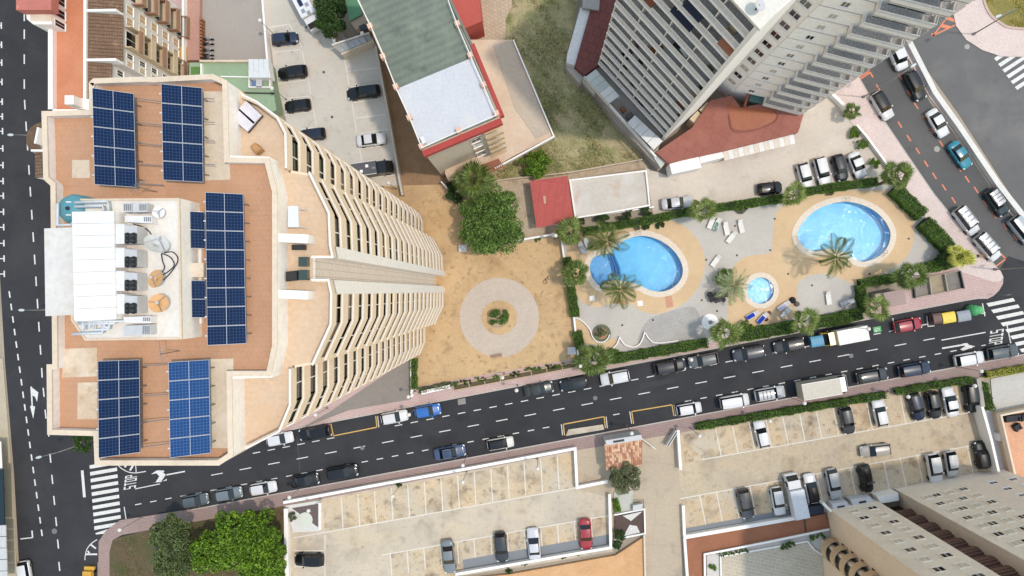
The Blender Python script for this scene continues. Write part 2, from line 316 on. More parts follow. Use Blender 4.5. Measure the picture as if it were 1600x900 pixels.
sheet('plot_path', [(702, 288), (860, 272), (1006, 250), (1012, 262), (895, 280), (895, 360), (870, 372), (800, 386), (738, 400), (722, 340)], .05, M('pale_garden_soil', (196, 178, 152), var=.1, scale=.4, fine=.12, stain=(((150, 134, 108), .6, .52, .72, .8), ((220, 206, 186), .8, .6, .8, .7))))
sheet('service_path', [(884, 92), (898, 104), (1030, 240), (1052, 258), (1050, 276), (1012, 262), (1003, 244), (950, 182), (880, 112)], .07, M('path_concrete', (150, 140, 126), var=.08, scale=.4, stain=(((120, 110, 98), .5, .5, .7, .8),)))
sheet('east_forecourt', [(1008, 262), (1048, 276), (1250, 200), (1250, 160), (1285, 110), (1310, 150), (1348, 215), (1395, 262), (1372, 292), (1240, 312), (1100, 330), (1022, 345)], .064, conc_w)
sheet('grey_court', [(300, -60), (405, -60), (418, 94), (300, 94)], .05, grey_court)
deck = sheet('pool_deck', [(876, 368), (905, 366), (1022, 343), (1100, 330), (1240, 312), (1372, 290), (1398, 286), (1440, 330), (1500, 395), (1430, 432), (1346, 448), (1342, 492), (1160, 526), (945, 566), (903, 570), (890, 470)], .14, deck_g, holes=EDGE)
sa = smooth_loop(z800([(262, 250), (330, 180), (500, 165), (590, 155), (740, 135), (820, 170), (880, 240), (905, 330), (880, 430), (820, 510), (740, 555), (670, 572), (600, 555), (560, 525), (480, 520), (400, 540), (330, 515), (300, 470), (275, 400)]), 4)
sheet('sand_deck_west', sa, .146, deck_s, holes=[EDGE[0]])
sb = smooth_loop([(1137, 485), (1140, 505), (1165, 522), (1200, 507), (1238, 495), (1245, 465), (1247, 442), (1270, 429), (1300, 430), (1340, 445), (1370, 432), (1408, 410), (1425, 385), (1428, 350), (1420, 320), (1405, 302), (1370, 297), (1300, 300), (1240, 312), (1212, 335), (1207, 375), (1203, 395), (1170, 400), (1148, 415), (1140, 445)], 4)
sheet('sand_deck_east', sb, .146, deck_s, holes=[EDGE[1], EDGE[2]])
gs = smooth_loop([(1012, 500), (1035, 490), (1085, 480), (1092, 520), (1050, 535), (1000, 540), (1000, 520)], 3)
MB().prism(XY(gs), .143, .1445).build('patched_paving', M('dark_deck_paving', (190, 187, 182), tile=(.6, .3, (160, 158, 154), 10, .02, .95), var=.08, scale=.2), deck)
for q in (((1038, 463), (1049, 462), (1052, 479), (1041, 481)), ((960, 465), (978, 470), (978, 478), (961, 474))):
    MB().prism(XY(list(q)), .14, .1535).build('red_paving_patch', M('red_deck_paving', (218, 160, 130), var=.06, scale=.4), deck)
for q in ((1000, 474), (925, 466)):
    c = P2(*q); MB().box(c[0], c[1], .14, .165, .75, .75, .15).build('deck_hatch', plain_white, deck)
# the pools
def tilemat():
    return M('pool_tiles', (96, 194, 232), var=.05, scale=.4, fine=.05, fscale=5, rough=.4, stain=(((70, 156, 214), .4, .45, .7, .7), ((112, 186, 228), 1.2, .58, .75, .4)), k=.95)
def watermat():
    m = bpy.data.materials.new('pool_water'); m.use_nodes = True; nt = m.node_tree; N = nt.nodes; L = nt.links; N.remove(N['Principled BSDF'])
    g = N.new('ShaderNodeNewGeometry'); n = N.new('ShaderNodeTexNoise'); L.new(g.outputs['Position'], n.inputs['Vector']); n.inputs['Scale'].default_value = 2.5; n.inputs['Detail'].default_value = 2; n.inputs['Distortion'].default_value = .6
    bp = N.new('ShaderNodeBump'); bp.inputs['Strength'].default_value = 1; bp.inputs['Distance'].default_value = .06; L.new(n.outputs[0], bp.inputs['Height'])
    gl = N.new('ShaderNodeBsdfGlossy'); gl.inputs['Roughness'].default_value = .05; L.new(bp.outputs[0], gl.inputs['Normal'])
    tr = N.new('ShaderNodeBsdfTransparent'); tr.inputs[0].default_value = (.8, .95, 1, 1)
    fr = N.new('ShaderNodeFresnel'); fr.inputs[0].default_value = 1.33; L.new(bp.outputs[0], fr.inputs['Normal'])
    ms = N.new('ShaderNodeMixShader'); L.new(fr.outputs[0], ms.inputs[0]); L.new(tr.outputs[0], ms.inputs[1]); L.new(gl.outputs[0], ms.inputs[2]); L.new(ms.outputs[0], N['Material Output'].inputs[0])
    return m
WATER = watermat()
cope_m = M('cream_coping', (240, 226, 206), var=.04, scale=.4, tile=(.5, .5, (226, 210, 190), 0, .02, .97))
plab = ['kidney-shaped swimming pool with steps in its shallow lobe', 'large kidney-shaped swimming pool with sparkling water near the avenue', 'small round paddling pool with sparkling water']
for i, h in enumerate(POOLS):
    cx = sum(p[0] for p in h)/len(h); cy = sum(p[1] for p in h)/len(h)
    pool = empty('swimming_pool', (cx, cy, 0), 0, plab[i], 'pool', 'pools of the garden')
    dpt = (-1.35, -1.35, -.55)[i]
    b = MB(); n = len(h)
    b.v = [(x, y, .13) for x, y in h]+[(x, y, dpt) for x, y in h]
    b.f = [tuple(range(n, 2*n))]+[((k+1) % n, k, n+k, n+(k+1) % n) for k in range(n)]
    b.build('basin', tilemat(), pool)
    c = MB(); q = COPE[i]
    for k in range(n):
        j = (k+1) % n; c.quad((*h[k], .185), (*q[k], .185), (*q[j], .185), (*h[j], .185)); c.quad((*q[k], .13), (*q[j], .13), (*q[j], .185), (*q[k], .185)); c.quad((*h[k], -.1), (*h[j], -.1), (*h[j], .185), (*h[k], .185))
    c.build('coping', cope_m, pool)
    MB().prism(h, .02, .025).build('water', WATER, pool)
    if i == 0:                                           # submerged steps of the small lobe
        for s, dx in enumerate((0, 4, 8)):
            arc = smooth_loop([(949+dx, 396), (953+dx*1.1, 408), (957+dx*1.2, 420), (958+dx*1.2, 432)], 4, False)
            MB().wall(XY(arc), .28, -.9, -.2-.12*s).build('pool_step', M('step_tiles', (60, 130, 200), var=.03), pool)
        low = smooth_loop([(951, 396), (955, 410), (957, 430), (948, 440), (939, 446), (928, 437), (923, 425), (923, 410), (932, 400)], 3)
        MB().prism(XY(low), -1.34, -.5).build('shallow_floor', M('pale_pool_tiles', (128, 180, 226), var=.05, scale=.5, k=.95), pool)
        for lx, ly, an in ((997, 367, 0), (1049, 450, .6)):
            p = P(lx, ly, .2); m_ = MB(); 
            for s in (-.28, .28):
                ca, sa_ = math.cos(an), math.sin(an); ox, oy = p[0]+s*ca, p[1]+s*sa_
                m_.tube([(ox, oy, -.6), (ox, oy, .75), (ox-.25*sa_*-1, oy+.35*ca, .85), (ox, oy+.6*ca, .2)], .035, 5)
            m_.build('pool_ladder', metal_g, pool)
    if i == 1:
        for lx, ly, an in ((1322, 315, 0), (1381, 398, .7)):
            p = P(lx, ly, .2); m_ = MB()
            for s in (-.28, .28):
                ox, oy = p[0]+s*math.cos(an), p[1]+s*math.sin(an); m_.tube([(ox, oy, -.6), (ox, oy, .75), (ox, oy+.4, .8), (ox, oy+.6, .2)], .035, 5)
            m_.build('pool_ladder', metal_g, pool)
        bl = smooth_loop([(1257, 386), (1262, 381), (1275, 379), (1287, 381), (1289, 387), (1280, 391), (1266, 392)], 3)
# ================================================================ PAINT ON THE ROADS AND IN THE LOTS
def stripe(name, a, b, w, z, mat, parent):
    p = Vector(P2(*a)); q = Vector(P2(*b)); d = (q-p).normalized(); n = Vector((-d.y, d.x))*(w/2)
    return MB().quad((*(p-n), z), (*(q-n), z), (*(q+n), z), (*(p+n), z)).build(name, mat, parent)
def polymark(name, pts, z, mat, parent): return MB().quad(*[(*P2(a, b), z) for a, b in pts]).build(name, mat, parent)
def dashes(name, a, b, n, frac, w, z, mat, parent, skip=()):
    for i in range(n):
        if i in skip: continue
        t0 = i/n; stripe(name, lerp(a, b, t0), lerp(a, b, t0+frac/n), w, z, mat, parent)
# street centre line, bay lines on both sides
for x in np.arange(330, 1460, 44.5):
    y = 742-.1893*(x-333)
    if 1495 < x: continue
    stripe('lane_dash', (x, y), (x+18, y-3.4), .13, .006, mark_w, street)
y_n = lambda x: 704.5-.193*(x-415)
for x in list(np.arange(395, 515, 23.2))+list(np.arange(617, 1345, 24.6)):
    stripe('bay_dash', (x, y_n(x)), (x+11.5, y_n(x+11.5)), .13, .006, mark_w, street)
for x in np.arange(1365, 1540, 24): stripe('bay_dash', (x, y_n(x)+1.5), (x+11, y_n(x+11)+1.5), .13, .006, mark_w, street)
y_s = lambda x: 789-.188*(x-210)
for x in list(np.arange(211, 870, 23.6))+list(np.arange(958, 980, 23))+list(np.arange(1070, 1570, 24.4)):
    stripe('bay_dash', (x, y_s(x)), (x+10, y_s(x+10)), .13, .006, mark_w, street)
def yellow_bay(a, b, c, d):
    for p, q in ((a, b), (b, c), (c, d)): stripe('yellow_bay_line', p, q, .16, .009, mark_y, street)
    off = 3
    stripe('bay_end_line', (a[0]-off, a[1]), (b[0]-off, b[1]), .12, .007, mark_w, street); stripe('bay_end_line', (d[0]+off, d[1]), (c[0]+off, c[1]), .12, .007, mark_w, street)
yellow_bay((517, 662), (521, 681), (589, 667.5), (587, 650))
yellow_bay((882, 680), (880, 663), (944, 651), (946, 669))
yellow_bay((990, 662), (987, 643), (1050, 632.5), (1053, 650))
stripe('bay_end_line', (1395, 497), (1398, 520), .14, .007, mark_w, street)
stripe('bay_end_line', (1535, 474), (1539, 494), .14, .007, mark_w, street); stripe('bay_end_line', (1448, 494), (1450, 510), .14, .007, mark_w, street)
stripe('bay_end_line', (1450, 510), (1460, 509), .14, .007, mark_w, street)
stripe('bay_end_line', (194, 792), (197, 811), .14, .007, mark_w, street)
stripe('lane_line', (211, 764), (250, 756), .13, .008, mark_w, street); stripe('lane_line', (1471, 531.5), (1564, 515), .15, .008, mark_w, street)
stripe('lane_line', (1573, 507), (1580, 540), .15, .02, mark_w, junction)
for i in range(11):                                      # zebra by the side street
    y = 727+10.6*i; x0 = 140+.82*i
    if i == 10: polymark('zebra_stripe', [(x0+1, y), (174, y-8), (166, y+.5), (150, y+2)], .016, mark_w, side_street); continue
    polymark('zebra_stripe', [(x0, y), (x0+42, y-7.2), (x0+42.4, y-1.8), (x0+.4, y+5.6)], .016, mark_w, side_street)
for i in range(8):                                       # zebra by the avenue corner
    x0 = 1541+7.4*i; y = 474+10.2*i
    polymark('zebra_stripe', [(x0, y), (x0+42, y-8.5), (x0+45, y-3.5), (x0+4, y+5.2)], .022, mark_w, junction)
for i in range(6):                                       # far zebra of the avenue
    polymark('zebra_stripe', [(1553+6.5*i, 91+9*i), (1592+6.5*i, 66+9*i), (1595+6.5*i, 70+9*i), (1557+6.5*i, 95.5+9*i)], .01, mark_w, far_avenue)
# side street lines
for k, y in enumerate((18, 46, 85, 124, 156, 190, 220, 258, 292, 328, 363, 398, 432, 467, 503, 539, 575)):
    stripe('lane_dash', (38+.085*max(0, y-150)*.75, y), (38+.085*max(0, y+15-150)*.75, y+15), .2, .012, mark_w, side_street)
for (x, y) in ((67.5, 606), (70.5, 640), (75, 668), (78, 709), (81, 742), (84, 775), (87, 808), (90, 843), (92, 878)): stripe('lane_dash', (x, y), (x+1.5, y+14), .2, .012, mark_w, side_street)
for i in range(24):
    y = 455+i*19.6; x = 11+(y-430)*.135
    if y < 838: stripe('bay_dash', (x, y), (x+1.4, y+10), .22, .012, mark_w, side_street)
stripe('bay_end_line', (50, 829), (51, 840), .22, .012, mark_w, side_street); stripe('bay_end_line', (32, 842), (51, 840), .16, .013, mark_w, side_street)
for y in (40, 70, 98, 128, 159, 182, 205, 232, 258, 283, 306, 331, 355, 380, 404, 428):
    stripe('bay_dash', (1.5+.012*y, y-5), (1.7+.012*(y), y+5), .22, .012, mark_w, side_street); stripe('bay_tick', (-8, y+.5), (1.5+.012*y, y), .16, .013, mark_w, side_street)
stripe('stop_bar', (128.5, 735), (132, 777), .42, .014, mark_w, side_street)
def arrow(pieces, parent, z): 
    for p in pieces: polymark('direction_arrow', p, z, mark_w, parent); z += .002
arrow([[(47.5, 604), (50, 604), (51.5, 636), (49.5, 636)], [(47, 634), (55, 635), (52, 654)], [(48, 604), (60, 613), (58, 628), (55, 620), (49, 617)]], side_street, .014)
arrow([[(260, 741), (289, 735.5), (289, 737.5), (260, 743)], [(242, 737), (252, 735), (259, 742), (252, 752), (243, 754), (249, 744)], [(236, 741), (245, 735), (256, 735), (257, 737)], [(239, 754), (252, 753), (261, 748), (260, 751)]], street, .008)
arrow([[(1472, 543), (1508, 537), (1508, 539.5), (1472, 545.5)], [(1503, 537), (1511, 536), (1518, 542), (1505, 547), (1500, 546), (1508, 541)], [(1514, 539), (1524, 541), (1505, 548), (1501, 546)]], street, .008)
MAPS = {'S': [(0, 0, 3, .7), (2.3, 0, 3, 2.8), (0, 2.15, 3, 2.85), (0, 2.2, .7, 5), (0, 4.3, 3, 5)], 'T': [(1.15, 0, 1.85, 5), (0, 4.3, 3, 5)], 'O': [(0, 0, .7, 5), (2.3, 0, 3, 5), (0, 0, 3, .7), (0, 4.3, 3, 5)], 'P': [(0, 0, .7, 5), (2.3, 2.2, 3, 5), (0, 2.15, 3, 2.85), (0, 4.3, 3, 5)]}
def word(txt, cpx, up, right, hgt, wid, z, parent):
    c = Vector(P2(*cpx)); up = Vector(up).normalized(); right = Vector(right).normalized(); n = len(txt); adv = wid/n
    for i, ch in enumerate(txt):
        b = MB()
        for k, (x0, y0, x1, y1) in enumerate(MAPS[ch]):
            f = lambda x, y: (*(c+right*(adv*(i+.12+.74*x/3)-wid/2)+up*((y/5-.5)*hgt)), z+.0006*k)
            b.quad(f(x0, y0), f(x1, y0), f(x1, y1), f(x0, y1))
        b.build('stop_letter', mark_w, parent)
word('STOP', (204, 753), (-1, -.18), (.12, 1), 1.9, 2.25, .012, street)
word('STOP', (1556.5, 527), (1, .18), (-.12, -1), 1.95, 2.3, .024, junction)
def arc_mark(pts, w, z, parent, mat=mark_w):
    for a, b in zip(pts[:-1], pts[1:]): stripe('hatch_outline', a, b, w, z, mat, parent)
arc_mark(smooth_loop([(182, 724), (190, 732), (202, 738), (213, 739)], 3, False), .13, .009, street)
for p, q in (((213, 739), (228, 736.5)), ((212, 727), (213, 739)), ((203, 735), (208, 727)), ((195, 730), (198, 725))): stripe('hatch_bar', p, q, .3 if p[0] < 210 else .13, .01, mark_w, street)
arc_mark(smooth_loop([(152, 843), (143, 849), (136, 858), (133, 870), (133, 875)], 3, False), .13, .018, side_street)
for p, q in (((134, 866), (152, 866)), ((142, 851), (150, 857)), ((137, 861), (140, 864))): stripe('hatch_bar', p, q, .25, .02, mark_w, side_street)
arc_mark([(116, 680), (122, 686), (127, 693)], .13, .018, side_street); arc_mark([(116, 680), (128, 682)], .13, .019, side_street)
# orange avenue paint
for p in ((1380, 70), (1392, 97), (1404, 117), (1417, 141), (1428, 160), (1441, 180), (1454, 200), (1468, 220), (1495, 258), (1508, 275), (1522, 292), (1536, 313), (1550, 331), (1567, 349), (1583, 366)): stripe('orange_dash', p, (p[0]+6.5, p[1]+10), .2, .012, mark_o, avenue)
for p in ((1369, 132), (1403, 190), (1417, 211), (1431, 231), (1444, 251), (1457, 270), (1472, 288), (1487, 308)): stripe('orange_dash', p, (p[0]+6, p[1]+9.5), .2, .012, mark_o, avenue)
for p, q in (((1348, 92), (1364, 121)), ((1341, 121), (1359, 111)), ((1343, 124), (1359, 114))): stripe('orange_line', p, q, .2, .014, mark_o, avenue)
for p, q in (((1564, 397), (1572, 405)), ((1572, 404), (1556, 416))): stripe('orange_line', p, q, .2, .024, mark_o, avenue)
for p, q in (((1463, 10), (1445, 32)), ((1443, 27), (1448, 37)), ((1487, 18), (1458, 56)), ((1457, 56), (1497, 37)), ((1456, 52), (1458, 57))): stripe('orange_line', p, q, .2, .01, mark_o, far_avenue)
for p, q in (((1480, 28), (1494, 33)), ((1471, 40), (1484, 43))): stripe('orange_bar', p, q, .5, .012, mark_o, far_avenue)
# green charging-bay square with its white sign
polymark('green_bay_sign', [(1364, 511.5), (1376, 509.5), (1377.5, 518), (1365.5, 520)], .010, M('green_road_paint', (96, 186, 112), var=.05), street)
for p, q in (((1366.5, 516.5), (1369, 513)), ((1369, 513), (1373, 512.6)), ((1373, 512.6), (1374.5, 515.5)), ((1374.5, 515.5), (1367, 517.2)), ((1368.5, 518.5), (1370, 518))): stripe('green_bay_symbol', p, q, .09, .013, mark_w, street)
# parking bays
def tri(c, ang, parent, z):                              # worn trident sign
    b = MB(); c = Vector(P2(*c)); ca, sa_ = math.cos(ang), math.sin(ang)
    def seg(x0, y0, x1, y1, w=.09):
        p = c+Vector((x0*ca-y0*sa_, x0*sa_+y0*ca)); q = c+Vector((x1*ca-y1*sa_, x1*sa_+y1*ca)); d = (q-p).normalized(); n = Vector((-d.y, d.x))*w/2
        b.quad((*(p-n), z), (*(q-n), z), (*(q+n), z), (*(p+n), z))
    seg(0, -.45, 0, .35)
    for s in (-1, 1): seg(0, -.3, s*.25, -.2); seg(s*.25, -.2, s*.36, .1); seg(s*.36, .1, s*.3, .3)
    b.build('bay_sign', worn_y, parent)
def bays(par, z, x0, y0, dx, dy, n, ex, ey, front, skip=(), sand_n=0):
    for k in range(n):
        if k in skip: continue
        a = (x0+dx*k, y0+dy*k); stripe('bay_line', a, (a[0]+ex, a[1]+ey), .14, z, lot_line, par)
    stripe('bay_front_line', front[0], front[1], .14, z+.003, lot_line, par)
sp = [(460, 790), (533, 777), (897, 708), (900, 762), (536, 827), (505, 832)]
polymark('bay_surface', [(505, 782), (897, 708), (900, 762), (508, 832)], .064, bay_sand, lotw)
polymark('bay_surface', [(610, 865), (953, 804), (956, 858), (612, 915)], .064, bay_sand, lotw)
polymark('bay_surface', [(1063, 680), (1530, 594), (1540, 640), (1070, 723)], .064, bay_sand, lote)
polymark('bay_surface', [(1063, 779), (1543, 692), (1556, 738), (1290, 796), (1072, 830)], .064, bay_sand, lote)
bays(lotw, .068, 533.3, 776.7, 25.95, -4.9, 15, 3, 51, ((460, 840), (900, 762)))
bays(lotw, .068, 610, 865, 26.1, -4.7, 14, 2.5, 34, ((597, 867), (955, 804.5)))
for a, b in (((460, 860), (508, 860)), ((460, 885), (508, 885)), ((508, 835), (508, 905))): stripe('bay_line', a, b, .14, .068, lot_line, lotw)
bays(lote, .068, 1118, 670, 26.2, -4.6, 16, 9, 43, ((1097, 718), (1541, 640)))
bays(lote, .068, 1093, 773, 26.1, -4.85, 18, 10, 48, ((1063, 779), (1545, 691)))
for q in ((650, 868), (675, 866), (805, 846), (858, 829), (596, 809), (575, 813)): tri(q, .1 if q[1] > 820 else 3.2, lotw, .07)
for q in ((1217, 684), (1243, 681), (1270, 679), (1296, 674), (1349, 662), (1403, 653), (1165, 696), (1111, 707), (1085, 710)): tri(q, 3.3, lote, .07)
for q in ((1081, 783), (1107, 779), (1185, 765), (1324, 739), (1376, 729), (1428, 722), (1506, 710)): tri(q, .15, lote, .07)
polymark('painted_strip', [(723, 874.5), (956, 834), (956, 856), (725.5, 894)], .0725, blue_grey, lotw)
polymark('painted_strip', [(1066, 826), (1242, 793.5), (1242, 806), (1068, 835)], .0725, blue_grey, lote)
for a, b in (((427, 82), (474, 77)), ((433, 131), (482, 125)), ((440, 155), (487, 150)), ((445, 180), (490, 174)), ((471, 202), (495, 199)), ((421, 43), (452, 38)), ((452, 38), (470, 70)), ((470, 70), (482, 125)), ((482, 125), (495, 200)), ((538, 88), (566, 257)),
             ((543, 112), (590, 106)), ((545, 137), (593, 130)), ((550, 161), (597, 154)), ((554, 185), (602, 179)), ((558, 210), (605, 202)), ((563, 233), (608, 227)), ((582, 278), (618, 273))): stripe('bay_line', a, b, .14, .064, lot_line, lotn)
# manholes, drains and patches
for q, r, par, z, c in (((85, 830), .42, side_street, .016, (120, 120, 122)), ((1511, 73), .38, far_avenue, .012, (170, 168, 160)), ((1464, 233), .42, avenue, .016, (170, 168, 164)), ((506, 113), .2, lotn, .068, (80, 78, 74)), ((519, 183), .2, lotn, .068, (80, 78, 74))):
    c0 = P2(*q); MB().lathe([(r, z-.02), (r, z), (.01, z+.002)], (c0[0], c0[1], 0), 18).build('manhole_cover', M('manhole_%d' % c[0], c, rough=.6, var=.1, scale=3), par)
for q in ((1103, 406), (1020, 500), (972, 508), (1151, 399), (1210, 342), (1203, 391), (1231, 428), (1268, 446), (1419, 373), (1358, 428), (1148, 353), (1096, 469), (1120, 486)):
    c0 = P2(*q); MB().box(c0[0], c0[1], .14, .152, .28, .28, .2).build('drain_cover', dark_m, deck)
polymark('patched_tarmac', [(715, 624), (727, 622), (728, 631), (716, 633)], .003, M('tarmac_patch', (150, 146, 140), var=.1, scale=2), street)
kerbr = MB().prism(XY([(884, 681), (888, 671), (942, 663), (944, 671)]), -.1, .1).build('dropped_kerb_ramp', conc, street)
o = MB().wall(XY([(1332, 104), (1344, 124), (1383, 191), (1440, 275), (1460, 304), (1482, 331), (1518, 373), (1557, 417)]), -.16, .0, .136).build('avenue_kerb', M('kerb_grey', (196, 190, 182), var=.05)); o['kind'] = 'structure'
for nm, f, s in (('north_kerb', ku, 1), ('south_kerb', kl, -1)):
    xs = [455+i*(1085/14) for i in range(15)] if s > 0 else [300+i*100 for i in range(14)]
    o = MB().wall(XY([(x, f(x)) for x in xs]), .15*(1 if s > 0 else -1), .0, .131).build(nm, M('kerb_grey', (196, 190, 182)), None); o['kind'] = 'structure'

seam = M('tarmac_seam', (84, 84, 86), var=.1, scale=2)
for a_, b_ in (((464, 683), (470, 752)), ((1062, 556), (1066, 572)), ((760, 690), (768, 706))): stripe('tarmac_seam', a_, b_, .1, .0035, seam, street)
polymark('tarmac_repair', [(1000, 600), (1052, 590), (1053, 598), (1001, 608)], .0032, M('tarmac_repair', (64, 64, 67), var=.08, scale=1), street)
for q in ((566, 700), (930, 622), (1330, 556)):
    c0 = P2(*q); MB().lathe([(.32, -.01), (.32, .008), (.01, .01)], (c0[0], c0[1], 0), 18).build('manhole_cover', M('manhole_120', (120, 120, 122)), street)
# ================================================================ THE BEIGE TOWER
beige = M('beige_render', (234, 215, 188), k=.86, var=.05, scale=.5, fine=.04, stain=(((214, 192, 162), .8, .55, .8, .6), ((236, 224, 204), .4, .55, .8, .6)))
cap_m = M('weathered_coping', (232, 214, 190), var=.06, scale=.8, stain=(((206, 178, 146), 1.5, .58, .78, .8), ((170, 150, 128), 3, .68, .82, .6)))
white_l = M('pale_wall', (236, 234, 230), k=.92, var=.03, scale=.5)
slit_m = M('grey_slit_cladding', (226, 219, 210), k=.92, tile=(1.45, .5, (200, 192, 182), 0, .03, .97), axis='zy', var=.04, scale=.4)
roof_o = M('roof_terracotta', (208, 160, 124), tile=(.33, .33, (198, 146, 107), 0, .012, .985), var=.07, scale=.3, fine=.05, stain=(((216, 164, 122), .25, .5, .7, .7), ((190, 132, 92), .7, .6, .8, .6)))
terr_b = M('terrace_tiles', (226, 200, 170), tile=(.4, .4, (224, 194, 158), 0, .018, .98), var=.05, scale=.3, stain=(((226, 190, 148), .4, .55, .75, .7),))
patch_m = M('bleached_screed', (226, 208, 182), var=.05, scale=.5, stain=(((240, 230, 214), .4, .5, .7, .8), ((196, 164, 128), 1.2, .6, .75, .7)))
patch_d = M('stained_screed', (222, 198, 166), var=.06, scale=.5, stain=(((240, 228, 208), .5, .5, .65, .8), ((180, 130, 86), .8, .58, .74, .8)))
plant_roof = M('plant_room_roof', (240, 236, 228), var=.03, scale=.5, stain=(((224, 204, 174), .7, .62, .8, .8),))
ZT, ZR, FH = 56.0, 57.2, 2.87
tower = empty('apartment_tower', (*P2(610, 441), 0), 0, 'tall beige apartment tower with solar panels on its terracotta roof', 'building')
zq = 57.0
WU1 = XY([(376, 147), (400, 158), (432, 182), (445, 207), (446, 262)], zq)
WU2 = XY([(482, 268), (513, 332), (515, 383)], zq)
SU = XY([(515, 383), (519, 402), (485, 402)], zq)
SB = XY([(485, 401), (485, 437)], zq)
SLo = XY([(485, 437), (512, 437), (517, 459)], zq)
WL2 = XY([(517, 459), (516, 507), (487, 571)], zq)
WL1 = XY([(452, 577), (452, 634), (435, 675), (383, 701)], zq)
RT = XY([(364, 712), (343, 726), (150, 726), (148, 680), (76, 678), (75, 570), (84, 570), (81, 290), (70, 280), (67, 175), (141, 173), (141, 130), (147, 124), (230, 121), (333, 117), (355, 127)], 57.9)
body = RT + WU1 + WU2 + SU + SLo[0:1] + SLo[1:] + WL2[1:] + WL1
def area(xy): return sum(xy[i][0]*xy[(i+1) % len(xy)][1]-xy[(i+1) % len(xy)][0]*xy[i][1] for i in range(len(xy)))/2
SGN = 1 if area(body) > 0 else -1
inn = lambda xy, d: offset(xy, d*SGN)
MB().prism(offset(body, 1.15*SGN, True), 0, ZT-.3).build('core', M('inner_wall', (196, 186, 170), var=.04), tower)
for nm, line, mat, th in (('slit_wall', SU, white_l, .4), ('slit_wall', SLo, white_l, .4), ('slit_back_wall', [SU[-1], SLo[0]], slit_m, .4), ('step_wall', [WU1[-1], WU2[0]], beige, .3), ('step_wall', [WL2[-1], WL1[0]], beige, .3)):
    MB().wall(line, th*SGN, 0, ZT-.01).build(nm, mat, tower)
back = WL1[-1:]+RT+WU1[:1]
MB().wall(back, .5*SGN, 0, ZT-.02).build('rear_wall', beige, tower)
rng = random.Random(3)
glz = [glass_green, glass_dark, glassmat('grey_glass', (96, 100, 96), .1), glassmat('brown_blind', (150, 138, 122), .6)]
for k in range(19):
    z = ZT-FH*(k+1)
    if z < 1: break
    MB().prism(offset(body, .2*SGN, True), z-.28, z, bottom=True).build('floor_slab', M('slab_concrete', (198, 184, 164), var=.04), tower)
    for line in (WU1, WU2, WL2, WL1):
        MB().wall(line, .2*SGN, z-.36, z+.9).build('balcony_parapet', beige, tower)
        r = MB(); a = inn(line, .03); r.wall(a, .07*SGN, z+.95, z+1.03)
        r.build('balcony_rail', plain_white, tower)
        MB().wall(inn(line, .22), .06*SGN, z+2.42, z+2.5).build('window_head', plain_white, tower)
        w = inn(line, .3)
        for i in range(len(w)-1):
            if math.dist(w[i], w[i+1]) < 1: continue
            g = MB().wall([w[i], w[i+1]], .05*SGN, z, z+2.58).build('balcony_window', glz[rng.choice((0, 0, 1, 1, 2, 3))], tower)
            n = max(2, int(math.dist(w[i], w[i+1])/1.3)); f = MB(); ww = inn(line, .26)
            for j in range(n+1):
                q = lerp(ww[i], ww[i+1], j/n); f.box(q[0], q[1], z+.02, z+2.56, .07, .07)
            f.build('window_frame', plain_white, g)
# set-back terraces, their railings and the wall of the roof storey
for nm, line in (('terrace', WU1), ('terrace', WU2+SU[1:]), ('terrace', SLo+WL2[1:]), ('terrace', WL1)):
    MB().wall(line, .14*SGN, ZT-.36, ZT+.75).build('terrace_parapet', beige, tower)
    MB().wall(inn(line, -.05), .1*SGN, ZT+.8, ZT+.92).build('terrace_rail', plain_white, tower)
MB().prism(offset(body, .16*SGN, True), ZT-.3, ZT).build('terrace_floor', terr_b, tower)
RF = XY([(141, 130), (147, 124), (230, 121), (240, 122), (333, 117), (355, 127), (358, 247), (420, 248), (433, 300), (433, 540), (423, 587), (362, 587), (364, 712), (343, 726), (150, 726), (148, 680), (76, 678), (75, 570), (84, 570), (81, 290), (70, 280), (67, 175), (141, 173)], 57.9)
s2 = 1 if area(RF) > 0 else -1
MB().prism(offset(RF, .12*s2, True), ZT, ZR).build('roof_deck', roof_o, tower)
MB().wall(RF+[RF[0]], .26*s2, ZT-.01, 57.9).build('roof_parapet', white_l, tower)
MB().wall(offset(RF+[RF[0]], -.04*s2), .34*s2, 57.9, 57.98).build('parapet_coping', cap_m, tower)
for a, b, w in (((358, 250), (420, 252), .3), ((362, 592), (425, 590), .3)): MB().wall(XY([a, b], 57.9), w, ZT, 57.85).build('setback_wall', white_l, tower)
for y in (378, 466): 
    p, q = P2(434, y, 57.5), P2(482, y+2, 57.5); MB().wall([p, q], .55, ZT, 57.6).build('terrace_divider', white_l, tower)
for x0, y0, x1, y1 in ((471, 402, 484, 417), (471, 422, 484, 438)):
    a = P2(x0, y0, ZT); b = P2(x1, y1, ZT); MB().box((a[0]+b[0])/2, (a[1]+b[1])/2, ZT, ZT+.55, abs(b[0]-a[0]), abs(b[1]-a[1])).build('stair_skylight', glass_green, tower)
# repairs of the roof surface
for i, q in enumerate(([(318, 143), (355, 143), (360, 281), (320, 282)], [(113, 250), (140, 250), (141, 278), (113, 278)], [(100, 545), (152, 543), (152, 588), (97, 590)], [(122, 598), (152, 597), (152, 655), (121, 655)], [(327, 561), (365, 560), (363, 700), (330, 700)])):
    MB().prism(XY(q, ZR), ZR-.02, ZR+.02+.004*i).build('roof_patch', patch_d if i in (2, 3) else patch_m, tower)
